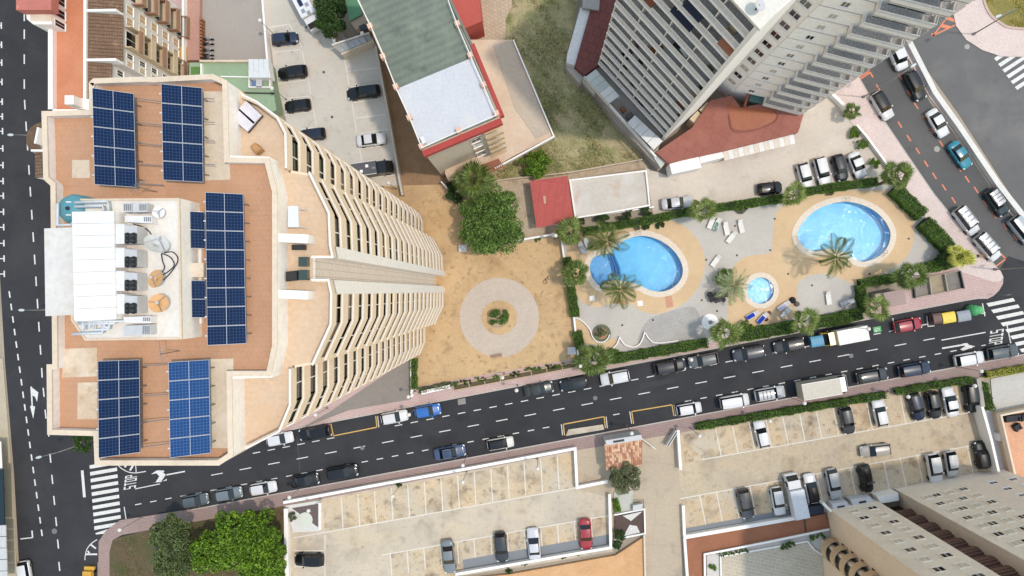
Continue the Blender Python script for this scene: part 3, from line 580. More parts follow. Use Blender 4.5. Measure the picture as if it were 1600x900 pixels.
# plant room
PR = XY([(113, 311), (282, 310), (286, 530), (135, 532), (113, 500)], 59.6)
MB().prism(PR, ZR-.1, 59.6).build('plant_room', white_l, tower)
MB().prism(offset(PR, .1*(1 if area(PR) > 0 else -1), True), 59.59, 59.66).build('plant_room_roof', plant_roof, tower)
MB().wall(PR+[PR[0]], .12*(1 if area(PR) > 0 else -1), 59.6, 59.74).build('plant_room_kerb', cap_m, tower)
PL = XY([(69, 357), (117, 355), (118, 492), (71, 494)], 60.6)
MB().prism(PL, ZR-.1, 60.6).build('stair_head', M('stair_head_render', (226, 224, 220), var=.05, scale=.4, stain=(((214, 206, 192), .6, .5, .7, .8),)), tower)
PC = XY([(113, 331), (178, 330), (182, 499), (117, 502)], 60.9)
MB().prism(PC, 59.7, 60.9).build('tank_house', white_l, tower)
for i in range(9):
    a = lerp((113, 331), (117, 502), i/9); b = lerp((178, 330), (182, 499), i/9); c = lerp((178, 330), (182, 499), (i+.965)/9); d = lerp((113, 331), (117, 502), (i+.965)/9)
    q = XY([a, b, c, d], 61.0); MB().prism(q, 60.9, 61.04).build('roof_panel', M('white_sheet_roof', (244, 246, 249), rough=.45, var=.02, scale=.5, fine=.02), tower)
st = XY([(289, 410), (317, 410), (317, 432), (289, 432)], 58.9)
m_ = MB(); n = 8
pa, pb = P(287, 421, 0), None
m_.prism(XY([(284, 411), (318, 411), (318, 433), (284, 433)], 58.3), ZR, 58.3); m_.build('roof_hatch', patch_m, tower)
MB().prism(XY([(284, 326), (313, 330), (313, 505), (287, 520)], 57.6), ZR, 57.45).build('plinth', white_l, tower)
# pipes on the plant room
pm = M('pale_pipe', (216, 226, 238), rough=.45, var=.02)
for pts in ([(117, 316.5), (169, 315), (170, 330)], [(117, 323), (161, 322), (162, 330)], [(90, 318), (90, 352), (113, 351)]): MB().tube([P(a, b, 60.3) for a, b in pts], .09, 8).build('pipe', pm, tower, smooth=True)
for pts in ([(113, 522), (160, 520), (161, 508)], [(120, 502), (194, 502)], [(122, 506), (180, 505)], [(130, 502), (130, 517)], [(146, 502), (146, 516), (170, 514), (171, 503)], [(140, 502), (140, 513)], [(163, 502), (163, 511), (170, 511)]): MB().tube([P(a, b, 60.4) for a, b in pts], .08, 8).build('pipe', pm, tower, smooth=True)
# things on the roof ------------------------------------------------------------------------------------------
def cellmat(name, c1, c2):
    m = bpy.data.materials.new(name); m.use_nodes = True; nt = m.node_tree; N = nt.nodes; L = nt.links; b = N['Principled BSDF']
    uv = N.new('ShaderNodeUVMap'); br = N.new('ShaderNodeTexBrick'); L.new(uv.outputs[0], br.inputs['Vector']); br.offset = 0; br.inputs['Scale'].default_value = 1
    br.inputs['Color1'].default_value = lin(c1)+(1,); br.inputs['Color2'].default_value = tuple(v*.85 for v in lin(c1))+(1,); br.inputs['Mortar'].default_value = lin(c2)+(1,)
    br.inputs['Brick Width'].default_value = 1; br.inputs['Row Height'].default_value = 1; br.inputs['Mortar Size'].default_value = .045; br.inputs['Mortar Smooth'].default_value = .2
    L.new(br.outputs[0], b.inputs['Base Color']); b.inputs['Roughness'].default_value = .3; b.inputs['Specular IOR Level'].default_value = .12
    return m
cells = cellmat('solar_cells', (19, 36, 66), (62, 80, 110)); cells2 = cellmat('solar_cells_bright', (34, 66, 112), (82, 110, 150))
frame_w = M('panel_frame', (214, 220, 228), rough=.4, var=0, fine=0, metal=.3)
def solar(corners, rows, zs, mat, label, split=True, rails=()):
    """corners TL TR BR BL in photo px with heights zs; rows of modules, each with two half-cell fields"""
    c = [Vector(P(a, b, z)) for (a, b), z in zip(corners, zs)]
    mid = sum(c, Vector())/4; t = empty('solar_array', (mid.x, mid.y, ZR), 0, label, 'solar panels', 'solar arrays on the tower roof')
    g = lambda u, v: (c[0]*(1-u)+c[1]*u)*(1-v)+(c[3]*(1-u)+c[2]*u)*v
    dz = Vector((0, 0, 1))
    for r in range(rows):
        v0, v1 = r/rows, (r+1)/rows; gp = .008/rows
        p = MB(); lo = [g(0, v0+gp), g(1, v0+gp), g(1, v1-gp), g(0, v1-gp)]
        n = len(p.v); p.v += [tuple(q) for q in lo]+[tuple(q-dz*.05) for q in lo]; p.f += [(3, 2, 1, 0), (0, 1, 5, 4), (1, 2, 6, 5), (2, 3, 7, 6), (3, 0, 4, 7)]
        cu, cv = (12, 6) if split else (6, 12)
        p.uv = [(0, 0), (cu, 0), (cu, cv), (0, cv)]+[(0, 0)]*4
        po = p.build('panel', mat, t)
        f = MB(); e = .008; ev = .018 if split else .009
        H_ = (v1-v0)
        def bar(u0, u1, w0, w1): f.quad(*[tuple(g(u, w)+dz*.008) for u, w in ((u0, w1), (u1, w1), (u1, w0), (u0, w0))])
        bar(0, e, v0+gp, v1-gp); bar(1-e, 1, v0+gp, v1-gp); bar(e, 1-e, v0+gp, v0+gp+H_*ev); bar(e, 1-e, v1-gp-H_*ev, v1-gp)
        if split: bar(.5-.006, .5+.006, v0+gp+H_*ev, v1-gp-H_*ev)
        else: bar(e, 1-e, v0+H_*.494, v0+H_*.506)
        f.build('panel_frame', frame_w, po)
        for u in (.04, .96):                             # feet
            q = g(u, (v0+v1)/2); MB().box(q.x, q.y, ZR, q.z-.05, .06, .06).build('support_leg', metal_g, t)
    for v in [i/rows+.5/rows for i in range(rows)]:
        a = g(-.07, v); b = g(.02, v); MB().tube([tuple(a-dz*.12), tuple(b-dz*.07)], .05, 6).build('bracket', metal_w, t)
    for (u0, u1, v) in rails:
        MB().tube([tuple(g(u0, v)-dz*.2), tuple(g(u1, v)-dz*.2)], .03, 6).build('rail', metal_g, t)
    return t
solar([(144, 137), (209, 146), (212.7, 293), (147.7, 288.5)], 5, (58.5, 58.2, 58.2, 58.5), cells, 'five-row solar array nearest the side street at the roof\'s top end', rails=[(1, 1.62, v) for v in (.04, .3, .52, .74, .95)])
solar([(251.7, 130.7), (315.7, 137), (317.7, 285), (255, 281.5)], 5, (58.5, 58.2, 58.2, 58.5), cells, 'five-row solar array beside the bleached strip at the roof\'s top end', rails=[(1, 1.26, v) for v in (.1, .35, .55, .8)])
solar([(320.7, 300), (380, 303), (385, 537), (324, 540)], 8, (58.6, 58.3, 58.3, 58.6), cells, 'longest solar array, eight rows, in the middle of the tower roof')
solar([(287.7, 329.3), (319.3, 330.7), (321, 389), (289, 388)], 1, (58.5, 58.3, 58.3, 58.5), cells, 'single upright solar panel left of the upper end of the longest array', split=False)
solar([(289, 437.7), (320.7, 438), (321.7, 497), (290.7, 496.7)], 1, (58.5, 58.3, 58.3, 58.5), cells, 'single upright solar panel beside the orange dishes', split=False)
solar([(152.7, 564), (218, 561.7), (219, 707), (154, 716)], 5, (58.5, 58.2, 58.2, 58.5), cells, 'five-row solar array beside the stained screed at the roof\'s bottom end', rails=[(1, 1.66, v) for v in (.07, .4, .68, .95)])
solar([(263, 565.7), (326.7, 561.7), (329, 708), (266, 715.7)], 5, (58.5, 58.2, 58.2, 58.5), cells2, 'brighter blue five-row solar array by the bleached strip at the bottom end')
fan_m = M('fan_grille', (64, 72, 70), rough=.6, var=.05); unit_m = M('unit_casing', (236, 237, 240), rough=.5, var=.02); unit_g = M('unit_grey', (204, 206, 210), rough=.5, var=.02)
acl = ['topmost of the four fan units beside the white sheet roof', 'second from top of the four fan units beside the white sheet roof', 'third from top of the four fan units beside the white sheet roof', 'lowest of the four fan units beside the white sheet roof']
for i, y in enumerate((350, 387, 423.5, 459.5)):
    c = P(181, y, 60.9); t = empty('air_conditioner', (*P2(197, y+15, 60), 59.7), 0, acl[i], 'air conditioner', 'rooftop fan units')
    MB().prism(XY([(180.5, y), (194, y), (194, y+31), (181, y+31)], 60.9), 59.7, 60.9).build('cabinet', unit_m, t)
    MB().prism(XY([(194, y+2), (214, y+3), (214.5, y+30), (194, y+31)], 60.8), 59.75, 60.8).build('fan_section', unit_g, t)
    for fx in (199, 209):
        for fy in (y+18.5, y+26):
            q = P2(fx, fy, 60.83); g = MB().lathe([(.2, .79), (.2, .85), (.16, .87), (.05, .83)], (q[0], q[1], 60), 14).build('fan', black, t)
    q = XY([(194.3, y+14.5), (214, y+14.5), (214, y+30), (194.3, y+30.5)], 60.81); MB().prism(q, 60.79, 60.815).build('fan_grille', fan_m, t)
for i, (q, lab) in enumerate((([(192, 318), (206, 317), (206, 331), (192, 332)], 'small square grey unit above the fan units'), ([(207, 317), (230, 317), (230, 331), (207, 332)], 'beige-topped condenser above the fan units'), ([(195, 337), (237, 337), (237, 349), (195, 347)], 'long white split unit at the upper end of the fan units'), ([(193, 495), (236, 494), (236, 505), (193, 504)], 'long white split unit with slatted end below the fan units'), ([(193, 509), (235, 507), (235, 523), (193, 525)], 'grey condenser box below the long split unit'))):
    cx = sum(a for a, b in q)/4; cy = sum(b for a, b in q)/4
    t = empty('condenser', (*P2(cx, cy, 60.2), 59.66), 0, lab, 'air conditioner')
    MB().prism(XY(q, 60.4), 59.66, 60.4).build('cabinet', unit_m if i in (2, 3) else unit_g, t)
    xs = max(a for a, b in q); ys = min(b for a, b in q); ye = max(b for a, b in q)
    for k in range(4):
        x = xs-3-k*3; MB().prism(XY([(x, ys+2), (x+1.4, ys+2), (x+1.4, ye-3), (x, ye-3)], 60.42), 60.39, 60.425+.001*k).build('slat', metal_g, t)
def dish(q, z, r, tilt, az, c, label):
    t = empty('satellite_dish', (*P2(*q, z), 59.7), 0, label, 'satellite dish')
    rot = Matrix.Translation(P(*q, z)) @ Matrix.Rotation(az, 4, 'Z') @ Matrix.Rotation(tilt, 4, 'Y')
    b = MB().lathe([(r, .16*r), (r*.8, .1*r), (r*.5, .04*r), (.01, 0), (.01, -.03), (r*.5, .01*r), (r*.8, .07*r), (r, .13*r)], n=24); b.v = [tuple(rot @ Vector(v)) for v in b.v]; b.build('reflector', M('dish_%02x%02x%02x' % c, c, rough=.55, var=.04, scale=1), t, smooth=True)
    f = rot @ Vector((0, 0, r*.75)); m_ = MB()
    for k in range(3): m_.tube([tuple(rot @ Vector((r*.95*math.cos(2.1*k+.5), r*.95*math.sin(2.1*k+.5), .15*r))), tuple(f)], .02, 4)
    m_.build('feed_arm', metal_g, t); MB().box(f.x, f.y, f.z-.07, f.z+.07, .14, .14).build('feed', unit_g, t)
    p = P(*q, z); MB().tube([(p[0]-.15, p[1], 59.66), (p[0]-.1, p[1], z-.05)], .05, 6).build('mast', metal_g, t)
dish((244, 382), 60.6, .72, 1.0, .85, (214, 219, 222), 'large grey satellite dish beside the fan units')
dish((244.5, 436), 60.6, .56, .35, 2.4, (228, 176, 118), 'upper of two orange satellite dishes')
dish((248, 474), 60.6, .57, .35, .4, (226, 172, 112), 'lower of two orange satellite dishes')
dish((248, 332), 60.2, .36, .3, .3, (236, 237, 238), 'small white satellite dish at the plant room corner')
for i, (pts, lab) in enumerate((([(252, 396), (254, 408), (257, 418), (252, 427)], 'innermost black cable loop above the orange dishes'), ([(253, 396), (266, 402), (272, 414), (263, 424), (253, 430)], 'middle black cable loop above the orange dishes'), ([(256, 395), (270, 394), (278, 406), (268, 424), (255, 438)], 'outermost black cable loop above the orange dishes'), ([(208, 350), (222, 354), (231, 360), (238, 369)], 'black cable running from the split unit to the grey dish'))):
    tag(MB().tube([P(a, b, 59.9) for a, b in smooth_loop(pts, 5, False)], .035, 5).build('cable', black, None, smooth=True), lab, 'cable')
t = empty('water_tank', (*P2(103, 325, 59), ZR), 0, 'round teal water tank at the edge of the tower roof', 'water tank')
c = P2(103, 325, 60.2); tm = M('teal_tank', (86, 158, 176), rough=.5, var=.05)
MB().lathe([(.95, ZR), (.98, ZR+1), (.97, ZR+2.2), (.8, ZR+2.6), (.3, ZR+2.8), (.01, ZR+2.82)], (c[0], c[1], 0), 28).build('shell', tm, t, smooth=True)
MB().lathe([(.12, ZR+2.7), (.12, ZR+2.9), (.01, ZR+2.91)], (c[0], c[1], 0), 12).build('lid', dark_m, t)
for dy in (-.4, .4): MB().box(c[0], c[1]+dy, ZR+2.6, ZR+2.78, .32, .06).build('handle', plain_white, t)
def antenna(q, L, az, label):
    p = P(*q, ZR); t = empty('antenna', (p[0], p[1], ZR), 0, label, 'antenna')
    MB().tube([p, (p[0], p[1], ZR+2.4)], .03, 6).build('mast', metal_g, t)
    d = Vector((math.cos(az), math.sin(az), 0)); n = Vector((-d.y, d.x, 0)); o = Vector((p[0], p[1], ZR+2.3))
    MB().tube([tuple(o-d*L*.4), tuple(o+d*L*.6)], .02, 5).build('boom', metal_g, t)
    for k in range(7): 
        q2 = o+d*(L*(-.4+k/6)); MB().tube([tuple(q2-n*(.3-.02*k)), tuple(q2+n*(.3-.02*k))], .012, 4).build('element', metal_g, t)
antenna((246, 300), 1.2, .6, 'thin metal aerial above the plant room roof'); antenna((281, 548), 1.3, 1.7, 'thin metal aerial below the plant room roof')
# chimney box between the arrays and the orange terrace
t = empty('vent_shaft', (*P2(128, 162, 55), 50), 0, 'white boxy vent shaft beside the roof corner near the orange terrace', 'vent shaft')
MB().prism(XY([(101, 149), (115, 149), (115, 163), (101, 163)], 55.5), 40, 55.5).build('duct', plain_white, t); MB().prism(XY([(113, 152), (140, 155), (140, 172), (113, 168)], 54.5), 40, 54.5).build('shaft', white_l, t)
# terrace furniture
lm = M('lounge_mattress', (226, 224, 234), var=.03, rough=.9)
def daybed(q, ang, z, lab):
    t = empty('sun_bed', (*P2(*q, z), z), ang, lab, 'sun bed')
    MB().box(0, 0, .12, .26, 1.5, .85).build('bed_frame', dark_m, t, True); MB().box(0, 0, .26, .4, 1.42, .8).build('mattress', lm, t, True)
    for sx in (-.6, .6):
        for sy in (-.3, .3): MB().box(sx, sy, 0, .12, .07, .07).build('leg', dark_m, t, True)
daybed((394, 178), -.75, ZT, 'white sun bed at the corner of the tower\'s upper terrace'); daybed((384, 190), -.72, ZT, 'white sun bed against the wall of the tower\'s upper terrace')
t = empty('terrace_canopy', (*P2(458, 338, ZT), ZT), 0, 'small white sheet canopy against the terrace wall', 'canopy')
MB().prism(XY([(450, 322), (466, 322), (467, 355), (450, 355)], ZT+2), ZT+1.95, ZT+2.02, bottom=True).build('canopy_sheet', metal_w, t)
for q in ((465, 324), (466, 353)): p = P2(*q, ZT+2); MB().box(p[0], p[1], ZT, ZT+1.95, .06, .06).build('post', metal_w, t)
def tbox(name, px, z, h, mat, label, cat):
    q = XY(px, z); s = 1 if area(q) > 0 else -1
    cx = sum(p[0] for p in q)/len(q); cy = sum(p[1] for p in q)/len(q); t = empty(name, (cx, cy, z), 0, label, cat)
    MB().prism(q, z+.1, z+h).build('body', mat, t); MB().prism(offset(q, .06*s, True), z+h, z+h+.05).build('top', mat, t)
    for p in offset(q, .08*s, True): MB().box(p[0], p[1], z, z+.1, .08, .08).build('foot', dark_m, t)
tbox('storage_chest', [(460, 383), (480, 383), (480, 391), (460, 391)], ZT, .5, dark_m, 'low dark bench on the terrace under the white divider', 'bench')
tbox('outdoor_table', [(397, 232), (405, 226), (415, 236), (407, 243)], ZT, .7, M('tan_wood', (196, 148, 96), var=.1, scale=2), 'small tan table on the upper terrace', 'table')
tbox('armchair', [(452, 425), (469, 423), (469, 438), (452, 440)], ZT, .6, dark_m, 'dark outdoor armchair by the stair skylight', 'armchair')
# ================================================================ OTHER BUILDINGS
def wallbox(name, xy, z0, z1, mat, parent): return MB().prism(xy, z0, z1).build(name, mat, parent)
def facade_window(par, p, q, t0, t1, z0, z1, frame=plain_white, glass=glass_dark, out=.04, shutter=None):
    """a window set into the wall that runs p->q (outside on its right)"""
    p = Vector(p); q = Vector(q); d = (q-p).normalized(); n = Vector((d.y, -d.x)); a = p+(q-p)*t0; b = p+(q-p)*t1
    w = MB(); 
    def vq(a, b, z0, z1, o): w.quad((*(a+n*o), z0), (*(b+n*o), z0), (*(b+n*o), z1), (*(a+n*o), z1))
    vq(a, b, z0, z1, out*.5); wo_ = w.build('window', glass, par)
    f = MB(); e = d*.07
    for aa, bb, za, zb in ((a-e, a, z0-.07, z1+.07), (b, b+e, z0-.07, z1+.07), (a, b, z1, z1+.07), (a, b, z0-.07, z0), ((a+b)/2-e*.4, (a+b)/2+e*.4, z0, z1)):
        P0 = [(*(aa), za), (*(bb), za), (*(bb), zb), (*(aa), zb)]; O = [(x+n.x*out, y+n.y*out, z) for x, y, z in P0]
        f.quad(*O); 
        for i in range(4): f.quad(P0[i], P0[(i+1) % 4], O[(i+1) % 4], O[i])
    f.build('window_frame', frame, wo_)
    s = MB(); aa, bb = a-e*2, b+e*2; s.prism([tuple(aa), tuple(bb), tuple(bb+n*.16), tuple(aa+n*.16)], z0-.16, z0-.08, bottom=True); s.build('window_sill', frame, wo_)
    return wo_
def rd(xy): return xy if area(xy) > 0 else xy[::-1]
# --- white apartment block behind the tower (top left)
ZA = 15.6
blk = empty('apartment_block', (*P2(240, 60), 0), 0, 'white apartment block with brown tiled roof strip and stacked balconies', 'building')
F0, F1, F2 = P2(190, -60, ZA), P2(190, 99, ZA), P2(190, 130, ZA)
BX = P2(145, 0, ZA)[0]; X0 = F0[0]
white_b = M('block_white_render', (238, 237, 234), var=.03, scale=.5)
ybr = P2(190, 160, ZA)[1]
wallbox('wall', [(BX, F0[1]), (BX, F1[1]), (X0, F1[1]), (X0, F0[1])], 0, ZA, white_b, blk)
wallbox('wall', [(BX, F1[1]), (BX, ybr), (X0-1.3, ybr), (X0-1.3, F1[1])], 0, ZA, white_b, blk)
tile_b = M('brown_roof_tiles', (150, 118, 92), tile=(.36, .18, (104, 78, 60), 90, .03, .8), var=.12, scale=.6, fine=.1, stain=(((176, 146, 118), 1.6, .55, .75, .7),))
def rib_roof(name, x0, x1, y0, y1, z, drop, parent):
    n = max(1, int(abs(y1-y0)/.42)); m_ = MB()
    for i in range(n):
        a = y0+(y1-y0)*i/n; b = y0+(y1-y0)*(i+.8)/n
        lo, hi = min(a, b), max(a, b)
        m_.quad((x0, lo, z), (x1, lo, z-drop), (x1, hi, z-drop), (x0, hi, z)); m_.quad((x0, lo, z), (x0, lo, z-.12), (x1, lo, z-drop-.12), (x1, lo, z-drop)); m_.quad((x0, hi, z-.12), (x0, hi, z), (x1, hi, z-drop), (x1, hi, z-drop-.12))
    m_.quad((x0, y0, z-.1), (x1, y0, z-drop-.1), (x1, y1, z-drop-.1), (x0, y1, z-.1))
    return m_.build(name, tile_b, parent)
ya, yb, yc = P2(145, 23, ZA)[1], P2(145, 99, ZA)[1], ybr
rib_roof('tiled_roof', BX+.1, X0+.35, F0[1], ya+.2, ZA+1.1, .9, blk); rib_roof('tiled_roof', BX+.1, X0+.35, ya-.2, yb+.2, ZA+1.1, .9, blk); rib_roof('tiled_roof', BX+.1, X0-1, yb-.2, ybr, ZA+1.1, .7, blk)
for y in (ya, yb): MB().box((BX+X0)/2, y, ZA-.2, ZA+1.35, X0-BX+.3, .3).build('fire_wall', plain_white, blk)
MB().box(BX-.12, (F0[1]+ybr)/2, ZA-.3, ZA+1.4, .3, F0[1]-ybr).build('ridge_wall', plain_white, blk)
shut = M('tan_shutter', (214, 178, 132), var=.05, rough=.7)
yv = lambda py: P2(190, py, ZA)[1]
for fl in range(5):
    z0 = ZA-2.4-2.85*fl
    for (yy, g) in ((-32, glass_dark), (2, shut), (21, shut)):
        y0, y1 = yv(yy), yv(yy+12); facade_window(blk, (X0, y1), (X0, y0), 0, 1, z0, z0+1.3, glass=g)
    for (yy, g) in ((78, glass_dark), (90, shut)):
        y0, y1 = yv(yy), yv(yy+7); facade_window(blk, (X0, y1), (X0, y0), 0, 1, z0, z0+1.2, glass=g)
    y0, y1 = yv(104), yv(112); facade_window(blk, (X0-1.3, y1), (X0-1.3, y0), 0, 1, z0, z0+1.2)
br_m = M('brown_balcony_render', (176, 136, 112), var=.06, scale=.6); cr_m = M('cream_balcony', (226, 206, 172), var=.05)
for col, (py0, py1, dep) in enumerate(((38, 72, 1.1), (-42, -4, 1.5))):
    for fl in range(5):
        z0 = ZA-3.1-2.85*fl
        y0, y1 = yv(py1), yv(py0); b = MB()
        MB().box(X0+dep/2, (y0+y1)/2, z0-.2, z0, dep, y1-y0).build('balcony_floor', cr_m, blk)
        pr = MB(); pr.box(X0+dep-.07, (y0+y1)/2, z0, z0+.95, .14, y1-y0); pr.build('balcony_parapet', br_m if fl % 2 == 0 or col else cr_m, blk)
        for yy in (y0+.07, y1-.07): MB().box(X0+dep/2-.05, yy, z0, z0+(2.6 if col == 0 else .95), dep-.12, .14).build('balcony_side', cr_m if col == 0 else br_m, blk)
        facade_window(blk, (X0, y0), (X0, y1), .15, .85, z0+.05, z0+2.1, glass=glass_dark)
# rear yard strip and low walls of that block
MB().prism(XY([(291, -60), (312, -60), (312, 94), (291, 94)], .9), 0, .9).build('yard_terrace', M('yard_pink_tiles', (202, 156, 140), tile=(.3, .3, (186, 140, 126), 0, .02, .94), var=.06, scale=.5), blk)
MB().box(P2(290.5, 0, 1)[0], P2(290, 0, .9)[1], .9, 1.9, .3, 20).build('yard_wall', plain_white, blk)
MB().prism(XY([(268, 73), (291, 73), (291, 94), (268, 94)], 1.2), 0, 1.2).build('yard_ochre_floor', M('ochre_floor', (226, 178, 84), var=.05), blk)
rb = MB()
for i in range(12): 
    p = P2(313.5, 30+i*5.2, 1.2); rb.box(p[0], p[1], .1, 1.25, .35, .34)
rb.build('yard_brick_edge', M('brick_edge', (166, 112, 82), var=.1, scale=2), blk)
# orange terrace building in front of it
tb = empty('terrace_building', (*P2(110, 80), 0), 0, 'low building with a plain orange roof terrace and white parapet', 'building')
ZO = 12.2
TO = rd(XY([(75, -60), (143, -60), (143, 178), (75, 178)], ZO))
wallbox('wall', TO, 0, ZO-1, plain_white, tb)
MB().prism(offset(TO, .3, True), ZO-1, ZO-.8).build('terrace_floor', M('orange_terrace', (222, 142, 100), var=.05, scale=.3, tile=(.3, .3, (212, 132, 92), 0, .015, .97), stain=(((230, 156, 116), .25, .5, .7, .7),)), tb)
MB().wall(TO+[TO[0]], .62, ZO-1.2, ZO).build('terrace_parapet', plain_white, tb)
# corner house with red roof
ch = empty('corner_house', (*P2(60, 10), 0), 0, 'white corner house with a faded red roof at the frame corner', 'house')
ZC = 15.5
CH = rd(XY([(28, -60), (81, -60), (81, 38), (52, 38), (42, 30), (40, 18), (28, 16)], ZC-1.5))
wallbox('wall', CH, 0, ZC-1.5, plain_white, ch)
MB().prism(rd(XY([(25, -60), (80, -60), (80, 15.5), (25, 15.5)], ZC)), ZC-1.4, ZC, bottom=True).build('roof', M('faded_red_roof', (204, 122, 108), var=.08, scale=.5, stain=(((232, 190, 180), 1.4, .62, .72, .7),)), ch)
MB().prism(rd(XY([(47, 17), (80, 17), (80, 33), (47, 33)], ZC-1.4)), ZC-1.6, ZC-1.42).build('balcony_floor', patch_m, ch)
p0, p1 = P2(81, 38, ZC-1.5), P2(81, -60, ZC-1.5)
for a, b in (((81, 36), (81, 27)), ((81, 20), (81, 8)), ((81, 0), (81, -12))):
    a = P2(*a, ZC-1.5); b = P2(*b, ZC-1.5); facade_window(ch, a, b, 0, 1, ZC-3.9, ZC-2.1, glass=M('dark_red_shutter', (60, 32, 38), var=.05))
# turret with tiled cone roof at the side street
tu = empty('tiled_turret', (*P2(56, 215, 14), 0), 0, 'round turret with a fan of brown roof tiles beside the side street', 'turret')
c = P2(62, 216, 14); rr = 27/(1062/(101-14))
MB().lathe([(rr-.35, 0), (rr-.35, 13.4)], (c[0], c[1], 0), 24, math.pi*.45, math.pi*1.5).build('turret_wall', plain_white, tu)
b = MB(); nn = 46
for i in range(nn):
    a0 = math.pi*.42+math.pi*1.1*i/nn; a1 = a0+math.pi*1.1/nn*.82
    f = lambda a, r, z: (c[0]+r*math.cos(a), c[1]+r*math.sin(a), z)
    b.quad(f(a0, .15, 14.6), f(a0, rr, 13.5), f(a1, rr, 13.5), f(a1, .15, 14.6)); b.quad(f(a0, rr, 13.35), f(a1, rr, 13.35), f(a1, rr, 13.5), f(a0, rr, 13.5))
b.lathe([(rr-.03, 13.42), (.1, 14.5)], (c[0], c[1], 0), 24, math.pi*.42, math.pi*1.52)
b.build('cone_roof', tile_b, tu)
a, d2 = P2(55, 242, 13.5), P2(70, 278, 13.5); rib_roof('lean_to_roof', d2[0], a[0], d2[1], a[1], 14, .5, tu)
MB().prism(rd([(a[0]+.1, a[1]), (d2[0]+1.5, a[1]), (d2[0]+1.5, d2[1]), (a[0]+.1, d2[1])]), 0, 13.3).build('lean_to_wall', plain_white, tu)
MB().wall([P2(58, 225, 14.5), P2(63, 200, 14.5)], .25, 13.6, 14.75).build('ridge_cap', plain_white, tu); MB().wall([P2(50, 237, 14), P2(68, 237, 14)], .25, 13.4, 14.2).build('ridge_cap', plain_white, tu)
# green deck with its small sheds
gd = empty('green_annex', (*P2(370, 125), 0), 0, 'low annex with pale green painted roof between tower and car park', 'building')
wallbox('roof_deck', rd(XY([(296, 98), (420, 98), (432, 172), (425, 175), (296, 175)], 2.6)), 0, 2.6, green_fl, gd)
MB().wall(XY([(312, 97), (410, 97)], 3), .3, 2.6, 3.1).build('parapet', patch_m, gd); MB().wall(XY([(345, 120), (392, 121)], 3), .14, 2.6, 3.0).build('divider', plain_white, gd); MB().wall(XY([(374, 145), (428, 146)], 3), .14, 2.6, 2.9).build('divider', dark_m, gd)
MB().wall(XY([(314, 100), (314, 118)], 3), .2, 2.6, 3.2).build('divider', plain_white, gd); MB().prism(rd(XY([(298, 104), (312, 104), (312, 118), (298, 118)], 2.7)), 2.5, 2.63).build('grass_mat', M('grass_mat', (96, 140, 70), var=.1, scale=2), gd)
sh = empty('lean_to_shed', (*P2(405, 107), 2.6), 0, 'small shed with pale corrugated sheets on the green annex', 'shed')
MB().prism(rd(XY([(388, 94), (418, 93), (422, 121), (388, 121)], 4.5)), 2.6, 4.4).build('wall', white_l, sh)
for i in range(4): MB().prism(rd(XY([(388+8*i, 92), (395.3+8*i, 92), (396+8*i, 121), (388+8*i, 121)], 4.6)), 4.45, 4.52+.01*(i % 2), bottom=True).build('roof_sheet', M('pale_sheet', (224, 230, 234), rough=.5, var=.03), sh)
MB().prism(rd(XY([(391, 121.5), (400, 121.5), (400, 134), (392, 134)], 3)), 2.6, 2.75).build('blue_floor', M('blue_floor', (112, 144, 190), var=.05), sh); MB().prism(rd(XY([(401, 124), (410, 124), (410, 137), (401, 137)], 3.2)), 2.6, 3.4).build('water_heater_box', unit_g, sh)
MB().wall(XY([(390, 122), (390, 138), (424, 138), (424, 122)], 3), .15, 2.6, 3.4).build('enclosure', white_l, sh)
# --- central building with green and white roof
ZG = 18.6
gb = empty('green_roof_building', (*P2(680, 130), 0), 0, 'building with weathered green and white flat roof and red cornice', 'building')
GR = rd(XY([(536, -60), (559, 0), (618, 136), (659, 235), (781, 183), (735, 70), (703, 0), (676, -60)], ZG))
cream = M('cream_wall', (226, 216, 198), var=.04, scale=.4, stain=(((212, 200, 180), .4, .55, .8, .7),))
wallbox('wall', GR, 0, ZG-.5, cream, gb)
green_r = M('green_roof_felt', (120, 131, 120), var=.1, scale=.3, fine=.08, wave=(.33, -113, .07), stain=(((146, 156, 138), .35, .5, .68, .7), ((88, 98, 92), .5, .58, .75, .7), ((150, 150, 128), 1.2, .66, .8, .5)))
MB().prism(offset(GR, .2, True), ZG-.5, ZG-.3).build('roof_deck', green_r, gb)
WRF = rd(XY([(620, 139), (659, 231), (777, 181), (736, 91)], ZG-.29)); MB().prism(WRF, ZG-.35, ZG-.26).build('white_roof_coat', M('white_roof_coat', (214, 219, 229), var=.03, scale=.4, stain=(((226, 224, 220), .4, .55, .75, .7),)), gb)
red_c = M('red_cornice', (186, 72, 66), var=.06, scale=.6)
MB().wall(XY([(659, 236), (782, 184)], ZG-.2), -.75, ZG-1.0, ZG-.15).build('red_cornice', red_c, gb); MB().wall(XY([(782, 183), (735, 70)], ZG-.2), -.5, ZG-1.0, ZG-.15).build('red_cornice', red_c, gb); MB().wall(XY([(735, 70), (672, -60)], ZG-.2), -.3, ZG-1.0, ZG-.15).build('grey_gutter', M('gutter_grey', (130, 134, 128), var=.05), gb)
tub = [(559, 0), (580, 42), (600, 88), (618, 136), (640, 184), (659, 231)]
MB().tube([P(a, b, ZG+.5) for a, b in tub], .06, 6).build('roof_rail', plain_white, gb)
MB().tube([P(a, b, ZG+.5) for a, b in ((659, 231), (717, 205), (775, 180))], .06, 6).build('roof_rail', plain_white, gb); MB().tube([P(a, b, ZG+.5) for a, b in ((775, 180), (755, 132), (735, 87), (714, 38), (700, 0))], .06, 6).build('roof_rail', plain_white, gb)
